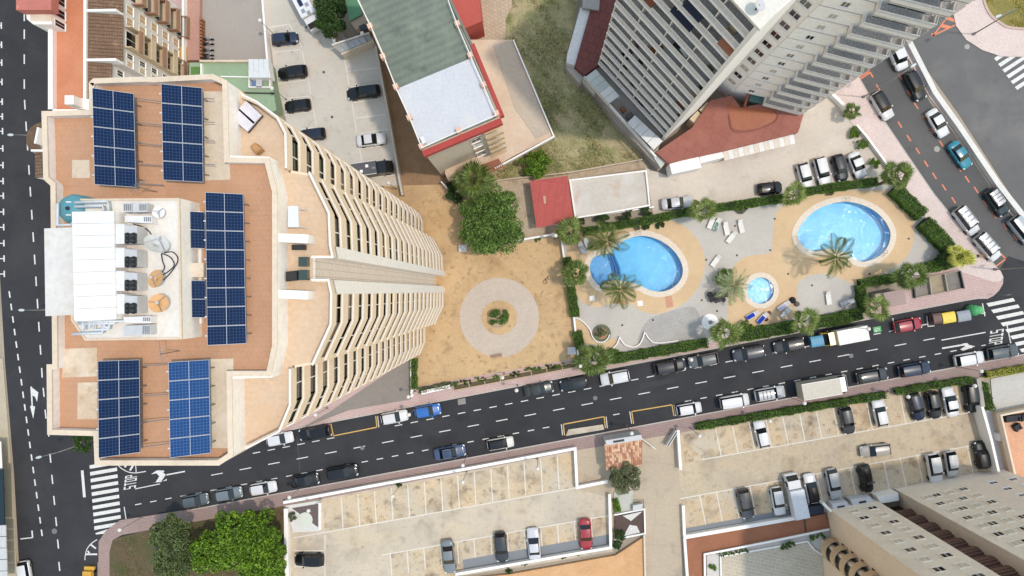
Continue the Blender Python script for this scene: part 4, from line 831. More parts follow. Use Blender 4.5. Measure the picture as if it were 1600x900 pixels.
for q in ((579, 42), (599, 89), (619, 136), (640, 184), (659, 229), (717, 204), (776, 178), (756, 133), (735, 87), (715, 38)):
    p = P2(*q, ZG); MB().box(p[0], p[1], ZG-.4, ZG+.45, .6, .6, .4).build('rail_post', M('salmon_post', (236, 196, 172), var=.04), gb)
MB().box(*P2(662, 220, ZG), ZG-.25, ZG+.5, .5, .9, .4).build('tank', unit_m, gb)
ln0, ln1 = P2(659, 236, ZG), P2(782, 184, ZG)
or_sh = M('orange_awning', (230, 186, 132), var=.06)
for fl in range(5):
    z0 = ZG-3.6-2.9*fl
    facade_window(gb, ln0, ln1, .58, .70, z0, z0+1.5, glass=[shut, glass_dark, white_l, shut, glass_dark][fl])
    # balcony with its awning
    a = lerp(ln0, ln1, .76); b = lerp(ln0, ln1, .985); d = Vector((b[0]-a[0], b[1]-a[1])).normalized(); n = Vector((d.y, -d.x))
    fl_ = [a, b, (b[0]+n.x*.9, b[1]+n.y*.9), (a[0]+n.x*.9, a[1]+n.y*.9)]
    MB().prism(rd(fl_), z0-.9, z0-.75, bottom=True).build('balcony_floor', cream, gb); MB().wall([fl_[3], fl_[2]], .1, z0-.75, z0+.2).build('balcony_parapet', M('buff_balcony', (226, 196, 152), var=.05), gb)
    facade_window(gb, ln0, ln1, .8, .95, z0-.7, z0+1.3)
    aw = MB().quad((*a, z0+1.7), (*b, z0+1.7), (b[0]+n.x*.6, b[1]+n.y*.6, z0+1.3), (a[0]+n.x*.6, a[1]+n.y*.6, z0+1.3)); aw.build('awning', or_sh if fl != 1 else white_l, gb)
# low annex right of it, with terraces
an = empty('roof_terrace_annex', (*P2(800, 160), 0), 0, 'low annex with plain beige roof terraces beside the grass plot', 'building')
sal = M('salmon_screed', (226, 202, 178), var=.05, scale=.2, stain=(((214, 186, 160), .3, .5, .7, .7), ((236, 220, 204), .4, .6, .8, .6)))
wallbox('roof_deck', rd(XY([(735, 62), (800, 62), (863, 213), (800, 245), (772, 262), (700, 282), (695, 270)], 3.2)), 0, 3.2, sal, an)
MB().prism(rd(XY([(770, 70), (800, 64), (846, 174), (860, 206), (838, 216), (805, 170)], 3.3)), 3.0, 3.26).build('roof_slab', M('grey_beige_screed', (204, 188, 170), var=.05, scale=.2, stain=(((190, 174, 158), .3, .5, .7, .7),)), an)
MB().wall(XY([(801, 63), (864, 213), (772, 263)], 3.4), .2, 2.8, 3.6).build('roof_edge', plain_white, an)
MB().prism(rd(XY([(742, -60), (800, -60), (800, 10), (790, 30), (790, 60), (770, 75), (735, 70), (728, 45)], .3)), 0, .3).build('stone_yard', M('stone_yard', (206, 186, 160), var=.06, scale=.5, tile=(.7, .5, (184, 164, 140), 30, .05, .9)), an)
MB().prism(rd(XY([(707, -60), (742, -60), (753, 33), (727, 44), (705, 0)], 6)), 0, 6).build('red_lean_to', M('red_terrace', (196, 90, 80), var=.06, scale=.4), an)
MB().wall(XY([(706, 300), (690, 283)], 1.5), .2, 0, 1.5).build('garden_wall', plain_white, an)
pg = empty('pergola', (*P2(765, 260), 0), 0, 'small rust-red slatted pergola at the foot of the cream wall', 'pergola')
for i in range(9):
    x = 753+3.1*i; y = 259-1.3*i; MB().wall(XY([(x, y), (x+8.5, y+12.5)], 3.6), .13, 3.5, 3.6).build('slat', M('rust_wood', (196, 110, 78), var=.08), pg)
for a, b in (((752, 259), (779, 249)), ((761, 271), (788, 260))): MB().wall(XY([a, b], 3.45), .1, 3.38, 3.5).build('beam', M('rust_wood', (196, 110, 78)), pg)
for q in ((753, 259), (778, 250), (762, 270), (787, 261)): p = P2(*q, 3.4); MB().box(p[0], p[1], 0, 3.38, .1, .1).build('post', M('rust_wood', (196, 110, 78)), pg)
# green shed by the top car park
gs_ = empty('green_roof_shed', (*P2(550, 15), 0), 0, 'shed with green sheet roof beside the green-roofed building', 'shed')
wallbox('wall', rd(XY([(530, -60), (558, -60), (573, 38), (556, 46), (545, 32)], 4)), 0, 4, M('tan_wall', (176, 156, 136), var=.06), gs_)
wallbox('roof', rd(XY([(528, -60), (557, -60), (566, 22), (546, 33)], 4.4)), 4.05, 4.4, M('green_sheet_roof', (88, 138, 102), var=.05, scale=.6, wave=(2, 25, .08)), gs_)
MB().box(*P2(567, 43, 4.5), 4, 4.6, 1.0, .8, .4).build('dark_hatch', dark_m, gs_)
gw = empty('glass_canopy', (*P2(550, 65), 0), 0, 'narrow glazed canopy of square panes at the end of the car park', 'canopy')
for i in range(6):
    a, b = lerp((522, 72), (577, 54), i/6), lerp((522, 72), (577, 54), (i+.93)/6); c, d = lerp((532, 82), (582, 61), (i+.93)/6), lerp((532, 82), (582, 61), i/6)
    MB().prism(rd(XY([a, b, c, d], 2.6)), 2.5, 2.56, bottom=True).build('pane', glassmat('canopy_pane', (176, 180, 180), .2), gw)
MB().wall(XY([(519, 71), (577, 52)], 2.6), .16, 0, 2.7).build('frame', plain_white, gw); MB().wall(XY([(533, 85), (583, 63)], 2.5), .35, 0, 2.3).build('wall', cream, gw)
# ================================================================ THE WHITE BALCONY TOWER (top right)
ZP = 4.2
wt_ = empty('balcony_tower', (*P2(1120, 130), 0), 0, 'tall white tower with long stacked balconies above brown podium roofs', 'building')
FW = 2.86; NF = 14
JL, JR = P2(935, 99, ZP), P2(1040, 214, ZP)             # the long balcony front
d_ = Vector((JR[0]-JL[0], JR[1]-JL[1])); d_.normalize(); n_ = Vector((d_.y, -d_.x))
if n_.x > 0: n_ = -n_
dep = 1.7
def off2(p, a, b): return (p[0]+d_.x*a+n_.x*b, p[1]+d_.y*a+n_.y*b)
tw_white = M('tower_white', (240, 239, 236), k=.94, var=.025, scale=.5, stain=(((216, 214, 208), .8, .6, .8, .5),))
tw_grey = M('balcony_tiles', (218, 217, 214), k=.92, tile=(.4, .4, (186, 185, 183), 40, .03, .95), var=.06, scale=.4)
tw_in = M('balcony_back_wall', (226, 224, 220), k=.9, var=.05, scale=.5)
C0, C1 = P2(1128, 122, ZP), P2(1148, 140, ZP)           # the recessed window column and the start of the panel wall
C2, C3 = P2(1198, 152, ZP), P2(1252, 166, ZP)
backd = off2(JL, 0, -16)
corebody = rd([off2(JL, 0, -dep), off2(JR, 0, -dep), C0, C1, C2, off2(C3, 0, 0), off2(C3, 2, -14), backd])
MB().prism(corebody, 0, ZP+FW*NF).build('core', tw_white, wt_)
TOP = ZP+FW*NF
MB().prism(rd([off2(JL, -.2, .2), off2(JR, .25, .25), P2(1132, 122, ZP), C1, C2, C3, off2(C3, 2, -14), backd]), TOP, TOP+.35, bottom=True).build('roof_slab', M('tower_roof', (236, 232, 222), var=.03, scale=.3), wt_)
MB().wall([off2(JR, .12, .22), off2(JR, .12, -6.3)], .42, 0, TOP+.3).build('blade_wall', plain_white, wt_)
rg = random.Random(11)
M_rail = glassmat('frosted_railing', (240, 242, 242), .35, .78)
L_ = math.dist(JL, JR)
back_glass = [glass_dark, glassmat('grey_glass', (96, 100, 96), .1), glassmat('pale_curtain', (200, 196, 186), .6), glass_green]
for k in range(NF):
    z = ZP+FW*k
    fl_ = rd([off2(JL, 0, 0), off2(JR, -.02, 0), off2(JR, -.02, -dep), off2(JL, 0, -dep)])
    MB().prism(fl_, z-.22, z, bottom=True).build('balcony_floor', tw_grey, wt_)
    MB().wall([off2(JL, -.06, .05), off2(JR, -.02, .05)], (.16 if True else 0)*1, z-.26, z+.12).build('slab_edge', plain_white, wt_)
    MB().wall([off2(JL, 0, -.02), off2(JR, -.02, -.02)], .05, z+.95, z+1.05).build('handrail', plain_white, wt_)
    MB().wall([off2(JL, 0, -.03), off2(JR, -.02, -.03)], .02, z+.16, z+.94).build('railing_glass', M_rail, wt_)
    n = 13
    for i in range(n+1):
        p = off2(JL, L_*i/n, -.05); MB().box(p[0], p[1], z+.12, z+.95, .05, .05).build('baluster', plain_white, wt_)
    for i in range(5):                                   # party screens and glazing
        p = off2(JL, L_*i/4.0*.995+.02, -.1); q = off2(JL, L_*i/4.0*.995+.02, -dep); MB().wall([p, q], .1, z, z+FW-.26).build('party_screen', tw_in, wt_)
        if i < 4:
            a = off2(JL, L_*(i+.08)/4, -dep+.04); b = off2(JL, L_*(i+.92)/4, -dep+.04)
            MB().quad((*a, z+.05), (*b, z+.05), (*b, z+2.3), (*a, z+2.3)).build('balcony_door', back_glass[rg.randrange(4)], wt_)
    for i in range(3):                                   # what stands on the balconies, too small to tell what it is
        if rg.random() < .75:
            p = off2(JL, rg.uniform(.5, L_-.5), -rg.uniform(.35, .9)); MB().box(p[0], p[1], z, z+rg.uniform(.3, .8), rg.uniform(.4, 1.2), rg.uniform(.3, .6), rg.uniform(.6, .9)-1.6).build('balcony_furniture', [M('bf_wood', (150, 96, 62)), dark_m, white_l, M('bf_green', (96, 120, 84)), M('bf_plum', (120, 84, 104)), M('bf_tan', (206, 184, 140))][rg.randrange(6)], wt_)
    # recessed window column
    facade_window(wt_, P2(1133, 127, ZP), P2(1145, 137.5, ZP), .1, .9, z+.9, z+2.0, glass=back_glass[rg.randrange(3)])
    MB().quad((*P2(1126, 127.5, ZP), z-.1), (*P2(1131, 129, ZP), z-.1), (*P2(1131, 129, ZP), z+.75), (*P2(1126, 127.5, ZP), z+.75))
    # panel wall: one precast panel a storey with its own small window
    pv, qv = Vector(C1), Vector(C2); dd = (qv-pv).normalized(); nn = Vector((dd.y, -dd.x))
    if nn.y > 0: nn = -nn
    MB().prism(rd([tuple(pv+nn*.02), tuple(qv+nn*.02), tuple(qv+nn*.12), tuple(pv+nn*.12)]), z+.1, z+FW-.1, bottom=True).build('facade_panel', tw_white, wt_)
    MB().prism(rd([tuple(pv+nn*.0), tuple(qv+nn*.0), tuple(qv+nn*.05), tuple(pv+nn*.05)]), z-.1, z+.1, bottom=True).build('panel_joint', M('joint_grey', (128, 126, 122), var=.03), wt_)
    facade_window(wt_, tuple(pv+nn*.125), tuple(qv+nn*.125), .36, .52, z+.9, z+1.8, glass=back_glass[rg.choice((0, 1, 2, 2))])
    # right-hand stack of short balconies
    e0, e1 = Vector(C2), Vector(C3); ee = (e1-e0).normalized(); en = Vector((ee.y, -ee.x))
    if en.y > 0: en = -en
    a, b = e0-ee*.3, e1+ee*.2; D = 1.25
    MB().prism(rd([tuple(a), tuple(b), tuple(b+en*D), tuple(a+en*D)]), z-.2, z, bottom=True).build('short_balcony_floor', tw_grey, wt_)
    ring_ = [tuple(a), tuple(a+en*D), tuple(b+en*D), tuple(b)]
    MB().wall(ring_, -.12 if area(ring_) < 0 else .12, z-.26, z+.55).build('short_balcony_parapet', M('ribbed_parapet', (230, 228, 223), k=.92, var=.05, scale=1), wt_)
    MB().wall(ring_, -.05 if area(ring_) < 0 else .05, z+.95, z+1.03).build('short_balcony_rail', plain_white, wt_)
    MB().wall([tuple(a+en*(D-.03)), tuple(b+en*(D-.03))], .02, z+.55, z+.94).build('short_balcony_glass', M_rail, wt_)
    for i in range(6):
        q = (a+en*(D-.05)).lerp(b+en*(D-.05), i/5); MB().box(q.x, q.y, z+.55, z+.95, .05, .05).build('short_balcony_post', plain_white, wt_)
    MB().wall([tuple(b), tuple(b+en*D)], .1, z+.42, z+2.3).build('side_screen', glass_rail, wt_)
    facade_window(wt_, tuple(e0+en*.02), tuple(e1+en*.02), .12, .85, z+.05, z+2.2, glass=back_glass[rg.randrange(4)])
for i, (k, t0, t1, c, lab) in enumerate(((11, .52, .68, (36, 42, 66), 'dark blue awning let down under the upper balconies'), (10, .46, .66, (30, 36, 60), 'wider dark blue awning on the long balcony front'), (9, .22, .32, (132, 78, 52), 'brown awning on the left part of the long balcony front'), (11, .86, .98, (164, 104, 72), 'orange awning on the right part of the long balcony front'))):
    z = ZP+FW*k+2.3; a = off2(JL, L_*t0, -.4); b = off2(JL, L_*t1, -.4); a2 = off2(JL, L_*t0, .35); b2 = off2(JL, L_*t1, .35)
    tag(MB().quad((*a, z), (*b, z), (*b2, z-.7), (*a2, z-.7)).quad((*a, z-.04), (*a2, z-.74), (*b2, z-.74), (*b, z-.04)).build('awning', M('awning_%d' % i, c, var=.05)), lab, 'awning')
t = empty('rooftop_dish', (*P2(1184, 12, TOP), TOP+.35), 0, 'grey satellite dish on the white tower\'s roof', 'satellite dish')
rot = Matrix.Translation(P(1186, 8, TOP+1.2)) @ Matrix.Rotation(.5, 4, 'Y'); b = MB().lathe([(.55, .14), (.35, .05), (.01, 0)], n=20); b.v = [tuple(rot @ Vector(v)) for v in b.v]; b.build('reflector', unit_g, t, smooth=True); p = P(1186, 8, TOP+1.2); MB().tube([(p[0], p[1], TOP+.3), p], .08, 6).build('mast', dark_m, t)
# podium of the white tower
rust_t = M('rust_roof_tiles', (168, 104, 90), tile=(1.35, 1.35, (150, 92, 80), 30, .035, .98), var=.08, scale=.4, fine=.05, stain=(((184, 120, 104), .3, .5, .7, .7),))
dark_rt = M('dark_red_roof', (122, 66, 62), tile=(1.2, 1.2, (100, 54, 52), 20, .06, .95), var=.07, scale=.4)
wet_m = M('wet_orange_roof', (172, 96, 58), rough=.35, var=.08, scale=.4, stain=(((150, 78, 48), .4, .5, .7, .8),))
po = empty('podium_west', (*P2(930, 60), 0), 0, 'low wing with dark red roof left of the white tower', 'building')
MB().prism(rd(XY([(925, -60), (975, -60), (967, 0), (955, 30), (938, 99), (914, 117), (898, 103), (924, 10)], 3.9)), 0, 3.9).build('roof', dark_rt, po)
MB().prism(rd(XY([(924, 14), (899, 102), (885, 98), (886, 86), (907, 12)], 3.6)), 0, 3.6).build('pale_roof_strip', M('pale_roof_sheet', (224, 224, 224), var=.04, scale=.5, wave=(1.2, 70, .05)), po)
MB().prism(rd(XY([(912, -40), (940, -40), (936, 16), (910, 12)], 4.3)), 3.2, 4.3).build('grey_roof_box', M('grey_roof', (160, 160, 158), var=.06), po)
MB().prism(rd(XY([(885, 90), (898, 103), (914, 119), (905, 130), (886, 108)], 2.6)), 0, 2.6).build('bin_store', M('bin_store_grey', (190, 184, 174), var=.08, scale=1), po)
pt = empty('patio_terrace', (*P2(970, 180), 0), 0, 'raised patio strip with white sheet roofs at the white tower\'s foot', 'terrace')
MB().prism(rd(XY([(914, 119), (938, 100), (1037, 214), (1026, 238), (1040, 252), (1031, 262), (960, 190)], 2.4)), 0, 2.4).build('patio_floor', M('patio_tiles', (176, 168, 158), tile=(.4, .4, (156, 148, 140), 40, .03, .94), var=.06), pt)
MB().wall(XY([(912, 120), (1024, 246)], 3.2), .25, 0, 3.3).build('patio_wall', white_l, pt); MB().tube([P(a, b, 3.9) for a, b in ((909, 121), (1020, 247))], .05, 6).build('patio_rail', metal_g, pt); MB().tube([P(a, b, 3.6) for a, b in ((906, 124), (1016, 248))], .05, 6).build('patio_rail', metal_g, pt)
sheet_g = M('greenish_sheet', (206, 214, 208), rough=.5, var=.04, scale=.6); sheet_w = M('bright_sheet', (240, 240, 238), rough=.5, var=.02)
for i in range(5):
    a, b = lerp((915, 120), (952, 162), i/5), lerp((915, 120), (952, 162), (i+.96)/5); c, d = lerp((931, 108), (968, 150), (i+.96)/5), lerp((931, 108), (968, 150), i/5)
    MB().prism(rd(XY([a, b, c, d], 4.6)), 4.5, 4.56, bottom=True).build('roof_sheet', sheet_g if i < 3 else sheet_w, pt)
for i in range(4):
    a, b = lerp((980, 192), (1022, 234), i/4), lerp((980, 192), (1022, 234), (i+.96)/4); c, d = lerp((992, 180), (1036, 221), (i+.96)/4), lerp((992, 180), (1036, 221), i/4)
    MB().prism(rd(XY([a, b, c, d], 4.2)), 4.12, 4.18, bottom=True).build('roof_sheet', sheet_w, pt)
for q in ((916, 121), (952, 161), (967, 150), (981, 192), (1022, 233)): p = P2(*q, 4.1); MB().box(p[0], p[1], 2.4, 4.1, .1, .1).build('post', metal_w, pt)
MB().prism(rd(XY([(1017, 240), (1028, 232), (1041, 252), (1033, 263)], 2.8)), 0, 2.8).build('stair_roof', sheet_g, pt)
tbox('garden_table', [(968, 172), (973, 168), (978, 174), (973, 178)], 2.4, .7, M('bf_wood', (150, 96, 62)), 'brown table on the open patio between white sheet roofs', 'table')
tbox('garden_sofa', [(977, 183), (985, 176), (989, 181), (981, 188)], 2.4, .5, M('sofa_grey', (110, 110, 112)), 'grey sofa on the open patio between white sheet roofs', 'sofa')
pe = empty('podium_east', (*P2(1150, 200), 0), 0, 'low wing with rust-red roof and wet orange patch beside the forecourt', 'building')
MB().prism(rd(XY([(1025, 238), (1082, 199), (1110, 157), (1143, 149), (1158, 168), (1200, 160), (1256, 178), (1247, 207), (1130, 236), (1044, 255)], 3.6)), 0, 3.6).build('roof', rust_t, pe)
MB().prism(rd(XY([(1136, 158), (1150, 166), (1160, 168), (1206, 170), (1214, 180), (1208, 190), (1185, 200), (1160, 204), (1144, 200), (1140, 180)], 3.65)), 3.5, 3.63).build('wet_patch', wet_m, pe)
pl = smooth_loop([(1206, 170), (1215, 181), (1208, 191), (1185, 201), (1160, 205), (1144, 201), (1140, 180)], 3, False)
MB().wall(XY(pl, 3.7), .14, 3.55, 3.72).build('roof_kerb', M('rust_kerb', (150, 92, 80), var=.06), pe)
for q, h in (([(1046, 256), (1092, 244), (1096, 262), (1050, 272)], 3.2), ([(1093, 244), (1128, 235), (1131, 246), (1095, 255)], 3.0)): MB().prism(rd(XY(q, h)), 0, h).build('canopy_block', plain_white, pe)
for i in range(14):
    a = lerp((1129, 236), (1240, 209), i/14); b = lerp((1129, 236), (1240, 209), (i+.96)/14); MB().prism(rd(XY([a, b, (b[0]+3, b[1]+15), (a[0]+3, a[1]+15)], 2.9)), 2.82, 2.9, bottom=True).build('awning_slat', sheet_w if i % 2 else M('cream_sheet', (236, 228, 212), var=.03), pe)
MB().wall(XY([(1130, 236), (1241, 209)], 2.8), .1, 2.5, 2.8).build('awning_beam', metal_w, pe)
MB().wall(XY([(1165, 166), (1172, 140)], 4.2), .2, 3.6, 4.3).build('terrace_wall', M('orange_wall', (186, 104, 72), var=.06), pe)
MB().prism(rd(XY([(1174, 138), (1200, 144), (1200, 163), (1172, 157)], 4.2)), 3.5, 3.9).build('roof_light', glassmat('teal_glass', (70, 120, 120), .1), pe)
for q, r in (((1085, 186), .9), ((1100, 172), .9)): p = P2(*q, 2); MB().box(p[0], p[1], 0, 3.0, 1.6, 1.0, .8).build('service_box', M('cream_box', (228, 212, 176), var=.05), pe)
# red shed and the pale roof terrace next to it
rs = empty('red_roof_shed', (*P2(862, 315), 0), 0, 'shed with flat red roof beside the big tree', 'shed')
MB().prism(rd(XY([(833, 286), (886, 279), (892, 348), (842, 352)], 2.5)), 0, 2.5).build('wall', cream, rs)
MB().prism(rd(XY([(828, 283), (887, 274.5), (896.5, 345), (838, 356)], 2.9)), 2.6, 2.85, bottom=True).build('roof', M('red_shed_roof', (194, 92, 86), var=.05, scale=.4, tile=(1.2, 8, (184, 74, 72), 8, .04, .97)), rs)
MB().box(*P2(851, 312, 3), 2.85, 2.95, .35, 1.1, .1).build('roof_vent', M('vent_tan', (206, 170, 140)), rs)
wtc = empty('pale_roof_terrace', (*P2(950, 305), 0), 0, 'pale concrete roof terrace with white parapet right of the red shed', 'building')
TT = rd(XY([(889, 281), (1010, 266), (1016, 322), (960, 332), (898, 342)], 1.4))
MB().prism(TT, 0, 1.3).build('roof_deck', M('pale_roof_screed', (214, 208, 198), var=.05, scale=.3, stain=(((224, 222, 218), .25, .5, .65, .8), ((206, 172, 140), .35, .56, .72, .8), ((160, 140, 118), 1, .66, .8, .5))), wtc)
MB().wall(TT+[TT[0]], .22, .5, 1.65).build('parapet', plain_white, wtc)
# gatehouse with tiled roof
gh = empty('gatehouse', (*P2(975, 705), 0), 0, 'small gatehouse with mottled terracotta tile roof by the driveway', 'gatehouse')
GH = rd(XY([(946, 694), (1003, 685), (1003, 725), (950, 733)], 3))
MB().prism(offset(GH, .2, True), 0, 2.8).build('wall', plain_white, gh)
gt = [M('gate_tile_%d' % i, c, var=.1, scale=2, rough=.8) for i, c in enumerate(((212, 164, 128), (196, 136, 102), (230, 194, 158), (176, 122, 94), (222, 178, 140)))]
rg = random.Random(5); mesh_cache = {}
for i in range(17):
    for j in range(9):
        a = lerp((946, 694), (1003.5, 684), i/17); b = lerp((949, 734), (1004, 727), i/17); q = lerp(a, b, (j+.5)/9); p = P2(*q, 3.1)
        mi = rg.randrange(5)
        if mi not in mesh_cache:
            s = MB(); w, l, h = .175, .27, .09
            for k in range(4):
                t0, t1 = math.pi*k/4, math.pi*(k+1)/4
                s.quad((w*math.cos(t0), -l, h*math.sin(t0)*1.15), (w*math.cos(t0), l, h*math.sin(t0)), (w*math.cos(t1), l, h*math.sin(t1)), (w*math.cos(t1), -l, h*math.sin(t1)*1.15))
            mesh_cache[mi] = s.mesh('roof_tile', gt[mi], True)
        o = obj('roof_tile', mesh_cache[mi], gh); o.location = (p[0]-0, p[1]-0, 3.15-.035*j+rg.uniform(0, .015)); o.rotation_euler = (R(4), 0, R(8)+rg.uniform(-.04, .04))
MB().prism(offset(GH, -.05, True), 2.75, 2.98, bottom=True).build('roof_base', gt[3], gh)
MB().wall(XY([(946, 688), (1002, 679)], 3.2), -.7, 0, 3.3).build('front_parapet', M('pale_grey_wall', (212, 214, 218), var=.04), gh); MB().wall(XY([(958, 689), (975, 686)], 3.32), -.3, 3.0, 3.36).build('sign_slot', dark_m, gh)
# kiosk and concrete beds by the corner
kk = empty('pool_kiosk', (*P2(1390, 465), 0), 0, 'small kiosk with flat mauve roof between hedge and pavement', 'kiosk')
KK = rd(XY([(1380, 458), (1413, 451), (1417, 475), (1389, 480)], 2.4)); MB().prism(offset(KK, .15, True), 0, 2.2).build('wall', cream, kk)
MB().prism(KK, 2.2, 2.36, bottom=True).build('roof', M('mauve_roof', (178, 156, 150), var=.04, scale=.5), kk); MB().prism(rd(XY([(1368, 460), (1379.5, 457.5), (1382, 466), (1371, 470)], 2)), 0, 1.9).build('side_store', M('grey_beige_screed', (204, 188, 170)), kk)
cb = empty('concrete_enclosure', (*P2(1465, 445), 0), 0, 'low concrete enclosure of three open bays on the corner pavement', 'enclosure')
fr = M('enclosure_concrete', (176, 166, 150), var=.08, scale=.6)
E = [(1427, 438), (1500, 423.5), (1506, 451), (1430, 466)]
for i in range(3):
    a, b = lerp(E[0], E[1], (i+.03)/3), lerp(E[0], E[1], (i+.97)/3); c, d = lerp(E[3], E[2], (i+.97)/3), lerp(E[3], E[2], (i+.03)/3)
    MB().prism(rd(XY([a, b, c, d], .2)), .1, .15).build('bay_floor', M('bay_floor_%d' % i, ((150, 142, 132), (176, 160, 132), (140, 134, 126))[i], var=.1, scale=.5, stain=(((120, 114, 106), .6, .5, .65, .7),)), cb)
for i in range(4): MB().wall(XY([lerp(E[0], E[1], i/3), lerp(E[3], E[2], i/3)], .6), .16, .1, .62).build('partition', fr if i in (1, 2) else dark_m, cb)
for a, b in ((E[0], E[1]), (E[3], E[2])): MB().wall(XY([a, b], .4), .12, .1, .42).build('side_wall', fr, cb)
# ================================================================ BOTTOM RIGHT TOWER
zt0 = 1.5
bt = empty('window_tower', (*P2(1420, 810), 0), 0, 'pinkish tower with rows of small square windows at the bottom right', 'building')
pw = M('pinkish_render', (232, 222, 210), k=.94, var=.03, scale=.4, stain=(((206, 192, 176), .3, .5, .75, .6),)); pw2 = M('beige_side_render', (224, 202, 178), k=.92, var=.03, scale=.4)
HB = 32
A, B_ = P2(1297, 796, zt0), P2(1370, 783, zt0); A2 = P2(1303, 838, zt0)
vA = Vector((A2[0]-A[0], A2[1]-A[1])).normalized()
blk1 = [A, B_, (B_[0]+vA.x*14, B_[1]+vA.y*14), (A[0]+vA.x*6.5, A[1]+vA.y*6.5)]
blk1 = [A, B_, (B_[0]+vA.x*14, B_[1]+vA.y*14), (A[0]+vA.x*14, A[1]+vA.y*14)]
def face(name, p, q, z0, z1, mat): MB().wall([p, q], .3 if True else 0, z0, z1).build(name, mat, bt)
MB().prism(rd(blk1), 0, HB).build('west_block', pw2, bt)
f0, f1 = Vector(A), Vector(B_); fd = (f1-f0).normalized(); fn = Vector((-fd.y, fd.x))
if fn.y < 0: fn = -fn
MB().prism(rd([tuple(f0), tuple(f1), tuple(f1+fn*.12), tuple(f0+fn*.12)]), 0, HB).build('west_front', pw, bt)
def small_windows(p, q, ts, z0, dz, n, sh):
    rg2 = random.Random(2)
    for k in range(n):
        for i, t in enumerate(ts):
            z = z0+dz*k; w = .085 if len(ts) == 2 else .062
            facade_window(bt, q, p, 1-t-w, 1-t+w, z, z+1.05, frame=M('buff_frame', (242, 234, 220), k=.92, var=.03), glass=(glass_dark if (k+i) % sh else M('cream_blind', (226, 220, 206), var=.03)), out=.14)
small_windows(tuple(f0+fn*.12), tuple(f1+fn*.12), (.34, .72), 3.6, 2.85, 10, 2)
C, D_ = P2(1418, 776, 3.4), P2(1503, 757, 3.4)
c0, c1 = Vector(C), Vector(D_); cd = (c1-c0).normalized(); cn = Vector((-cd.y, cd.x))
if cn.y < 0: cn = -cn
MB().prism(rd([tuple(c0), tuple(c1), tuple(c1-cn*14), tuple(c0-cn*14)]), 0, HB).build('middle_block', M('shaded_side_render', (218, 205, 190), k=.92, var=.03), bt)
MB().prism(rd([tuple(c0), tuple(c1), tuple(c1+cn*.12), tuple(c0+cn*.12)]), 0, HB).build('middle_front', pw, bt)
small_windows(tuple(c0+cn*.12), tuple(c1+cn*.12), (.22, .38, .62, .86), 5.0, 2.85, 9, 2)
MB().prism(rd(XY([(1405, 768), (1489, 752)], 0)+XY([(1503, 757), (1418, 776)], 3.4)), 0, 3.38).build('entrance_roof', M('lavender_roof', (214, 216, 226), var=.03), bt)
G0, G1 = P2(1503, 757, 3.5), P2(1590, 742, 3.5); g0, g1 = Vector(G0), Vector(G1)
MB().prism(rd([tuple(g0), tuple(g1), tuple(g1-cn*14), tuple(g0-cn*14)]), 0, HB).build('east_block', M('pale_pink_render', (232, 219, 208), k=.94, var=.03, scale=.4), bt)
for k in range(9):
    for t in (.45, .8): facade_window(bt, tuple(g1.lerp(g0, 1-t-.06)), tuple(g1.lerp(g0, 1-t+.06)), 0, 1, 4.5+2.85*k, 5.2+2.85*k, glass=glass_dark)
# shaded recess with ribbed brown panels between the blocks
r0, r1 = Vector(B_)-fn*2.0, c0-cn*2.4
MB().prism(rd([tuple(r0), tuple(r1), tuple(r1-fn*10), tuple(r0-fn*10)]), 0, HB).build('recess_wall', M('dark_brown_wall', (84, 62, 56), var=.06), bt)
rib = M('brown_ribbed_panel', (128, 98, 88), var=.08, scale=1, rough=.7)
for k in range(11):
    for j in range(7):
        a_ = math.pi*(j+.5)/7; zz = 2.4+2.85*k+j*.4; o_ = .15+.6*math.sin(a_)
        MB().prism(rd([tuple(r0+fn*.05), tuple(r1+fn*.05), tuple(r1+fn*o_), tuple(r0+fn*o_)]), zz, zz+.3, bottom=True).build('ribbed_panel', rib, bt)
MB().prism(rd(XY([(1371, 776), (1403, 770), (1405, 782), (1376, 787)], 2)), 0, 2).build('recess_canopy', plain_white, bt)
for q in ([(1300, 787), (1324, 784), (1327, 793), (1302, 798)], [(1329, 781), (1360, 776), (1366, 784), (1333, 791)]): 
    w_ = MB().prism(rd(XY(q, 1.8)), 0, 1.8).build('porch_roof', M('lavender_roof', (214, 216, 226)), bt); cxx = sum(a for a, b in q)/4; cyy = sum(b for a, b in q)/4
    MB().prism(rd(XY([(cxx-5, cyy+1), (cxx+6, cyy-1), (cxx+7, cyy+2), (cxx-4, cyy+4)], 1.85)), 1.7, 1.83).build('porch_light', dark_m, bt)
MB().wall(XY([(1284, 786), (1297, 800)], 2.4), .3, 0, 2.6).build('boundary_wall', plain_white, bt)
# little slit windows along the side and the rounded balconies
for k in range(9):
    z = 4+2.85*k; p = (A[0]+vA.x*4.2, A[1]+vA.y*4.2); q = (A[0]+vA.x*3.9, A[1]+vA.y*3.9); n2 = Vector((-abs(vA.y), vA.x*(-1 if vA.y < 0 else 1)))*1
    MB().quad((p[0]-.03, p[1], z), (q[0]-.03, q[1], z), (q[0]-.03, q[1], z+.8), (p[0]-.03, p[1], z+.8)).build('slit_window', glass_dark, bt)
rbm = M('rounded_balcony', (222, 190, 152), var=.04, scale=.6); bc = P2(1296, 858, 2.5)
for k in range(10):
    z = 2.0+2.85*k
    MB().lathe([(1.75, z-.3), (1.75, z+.95), (1.6, z+.95), (1.6, z), (.01, z)], (bc[0]+.9, bc[1]-.4, 0), 18, R(60), R(290)).build('round_balcony', rbm, bt, smooth=False)
    MB().lathe([(1.12, z), (1.12, z+2.5)], (bc[0]+.9, bc[1]-.4, 0), 14, R(60), R(290)).build('bay_window', glassmat('grey_glass', (96, 100, 96), .1), bt)
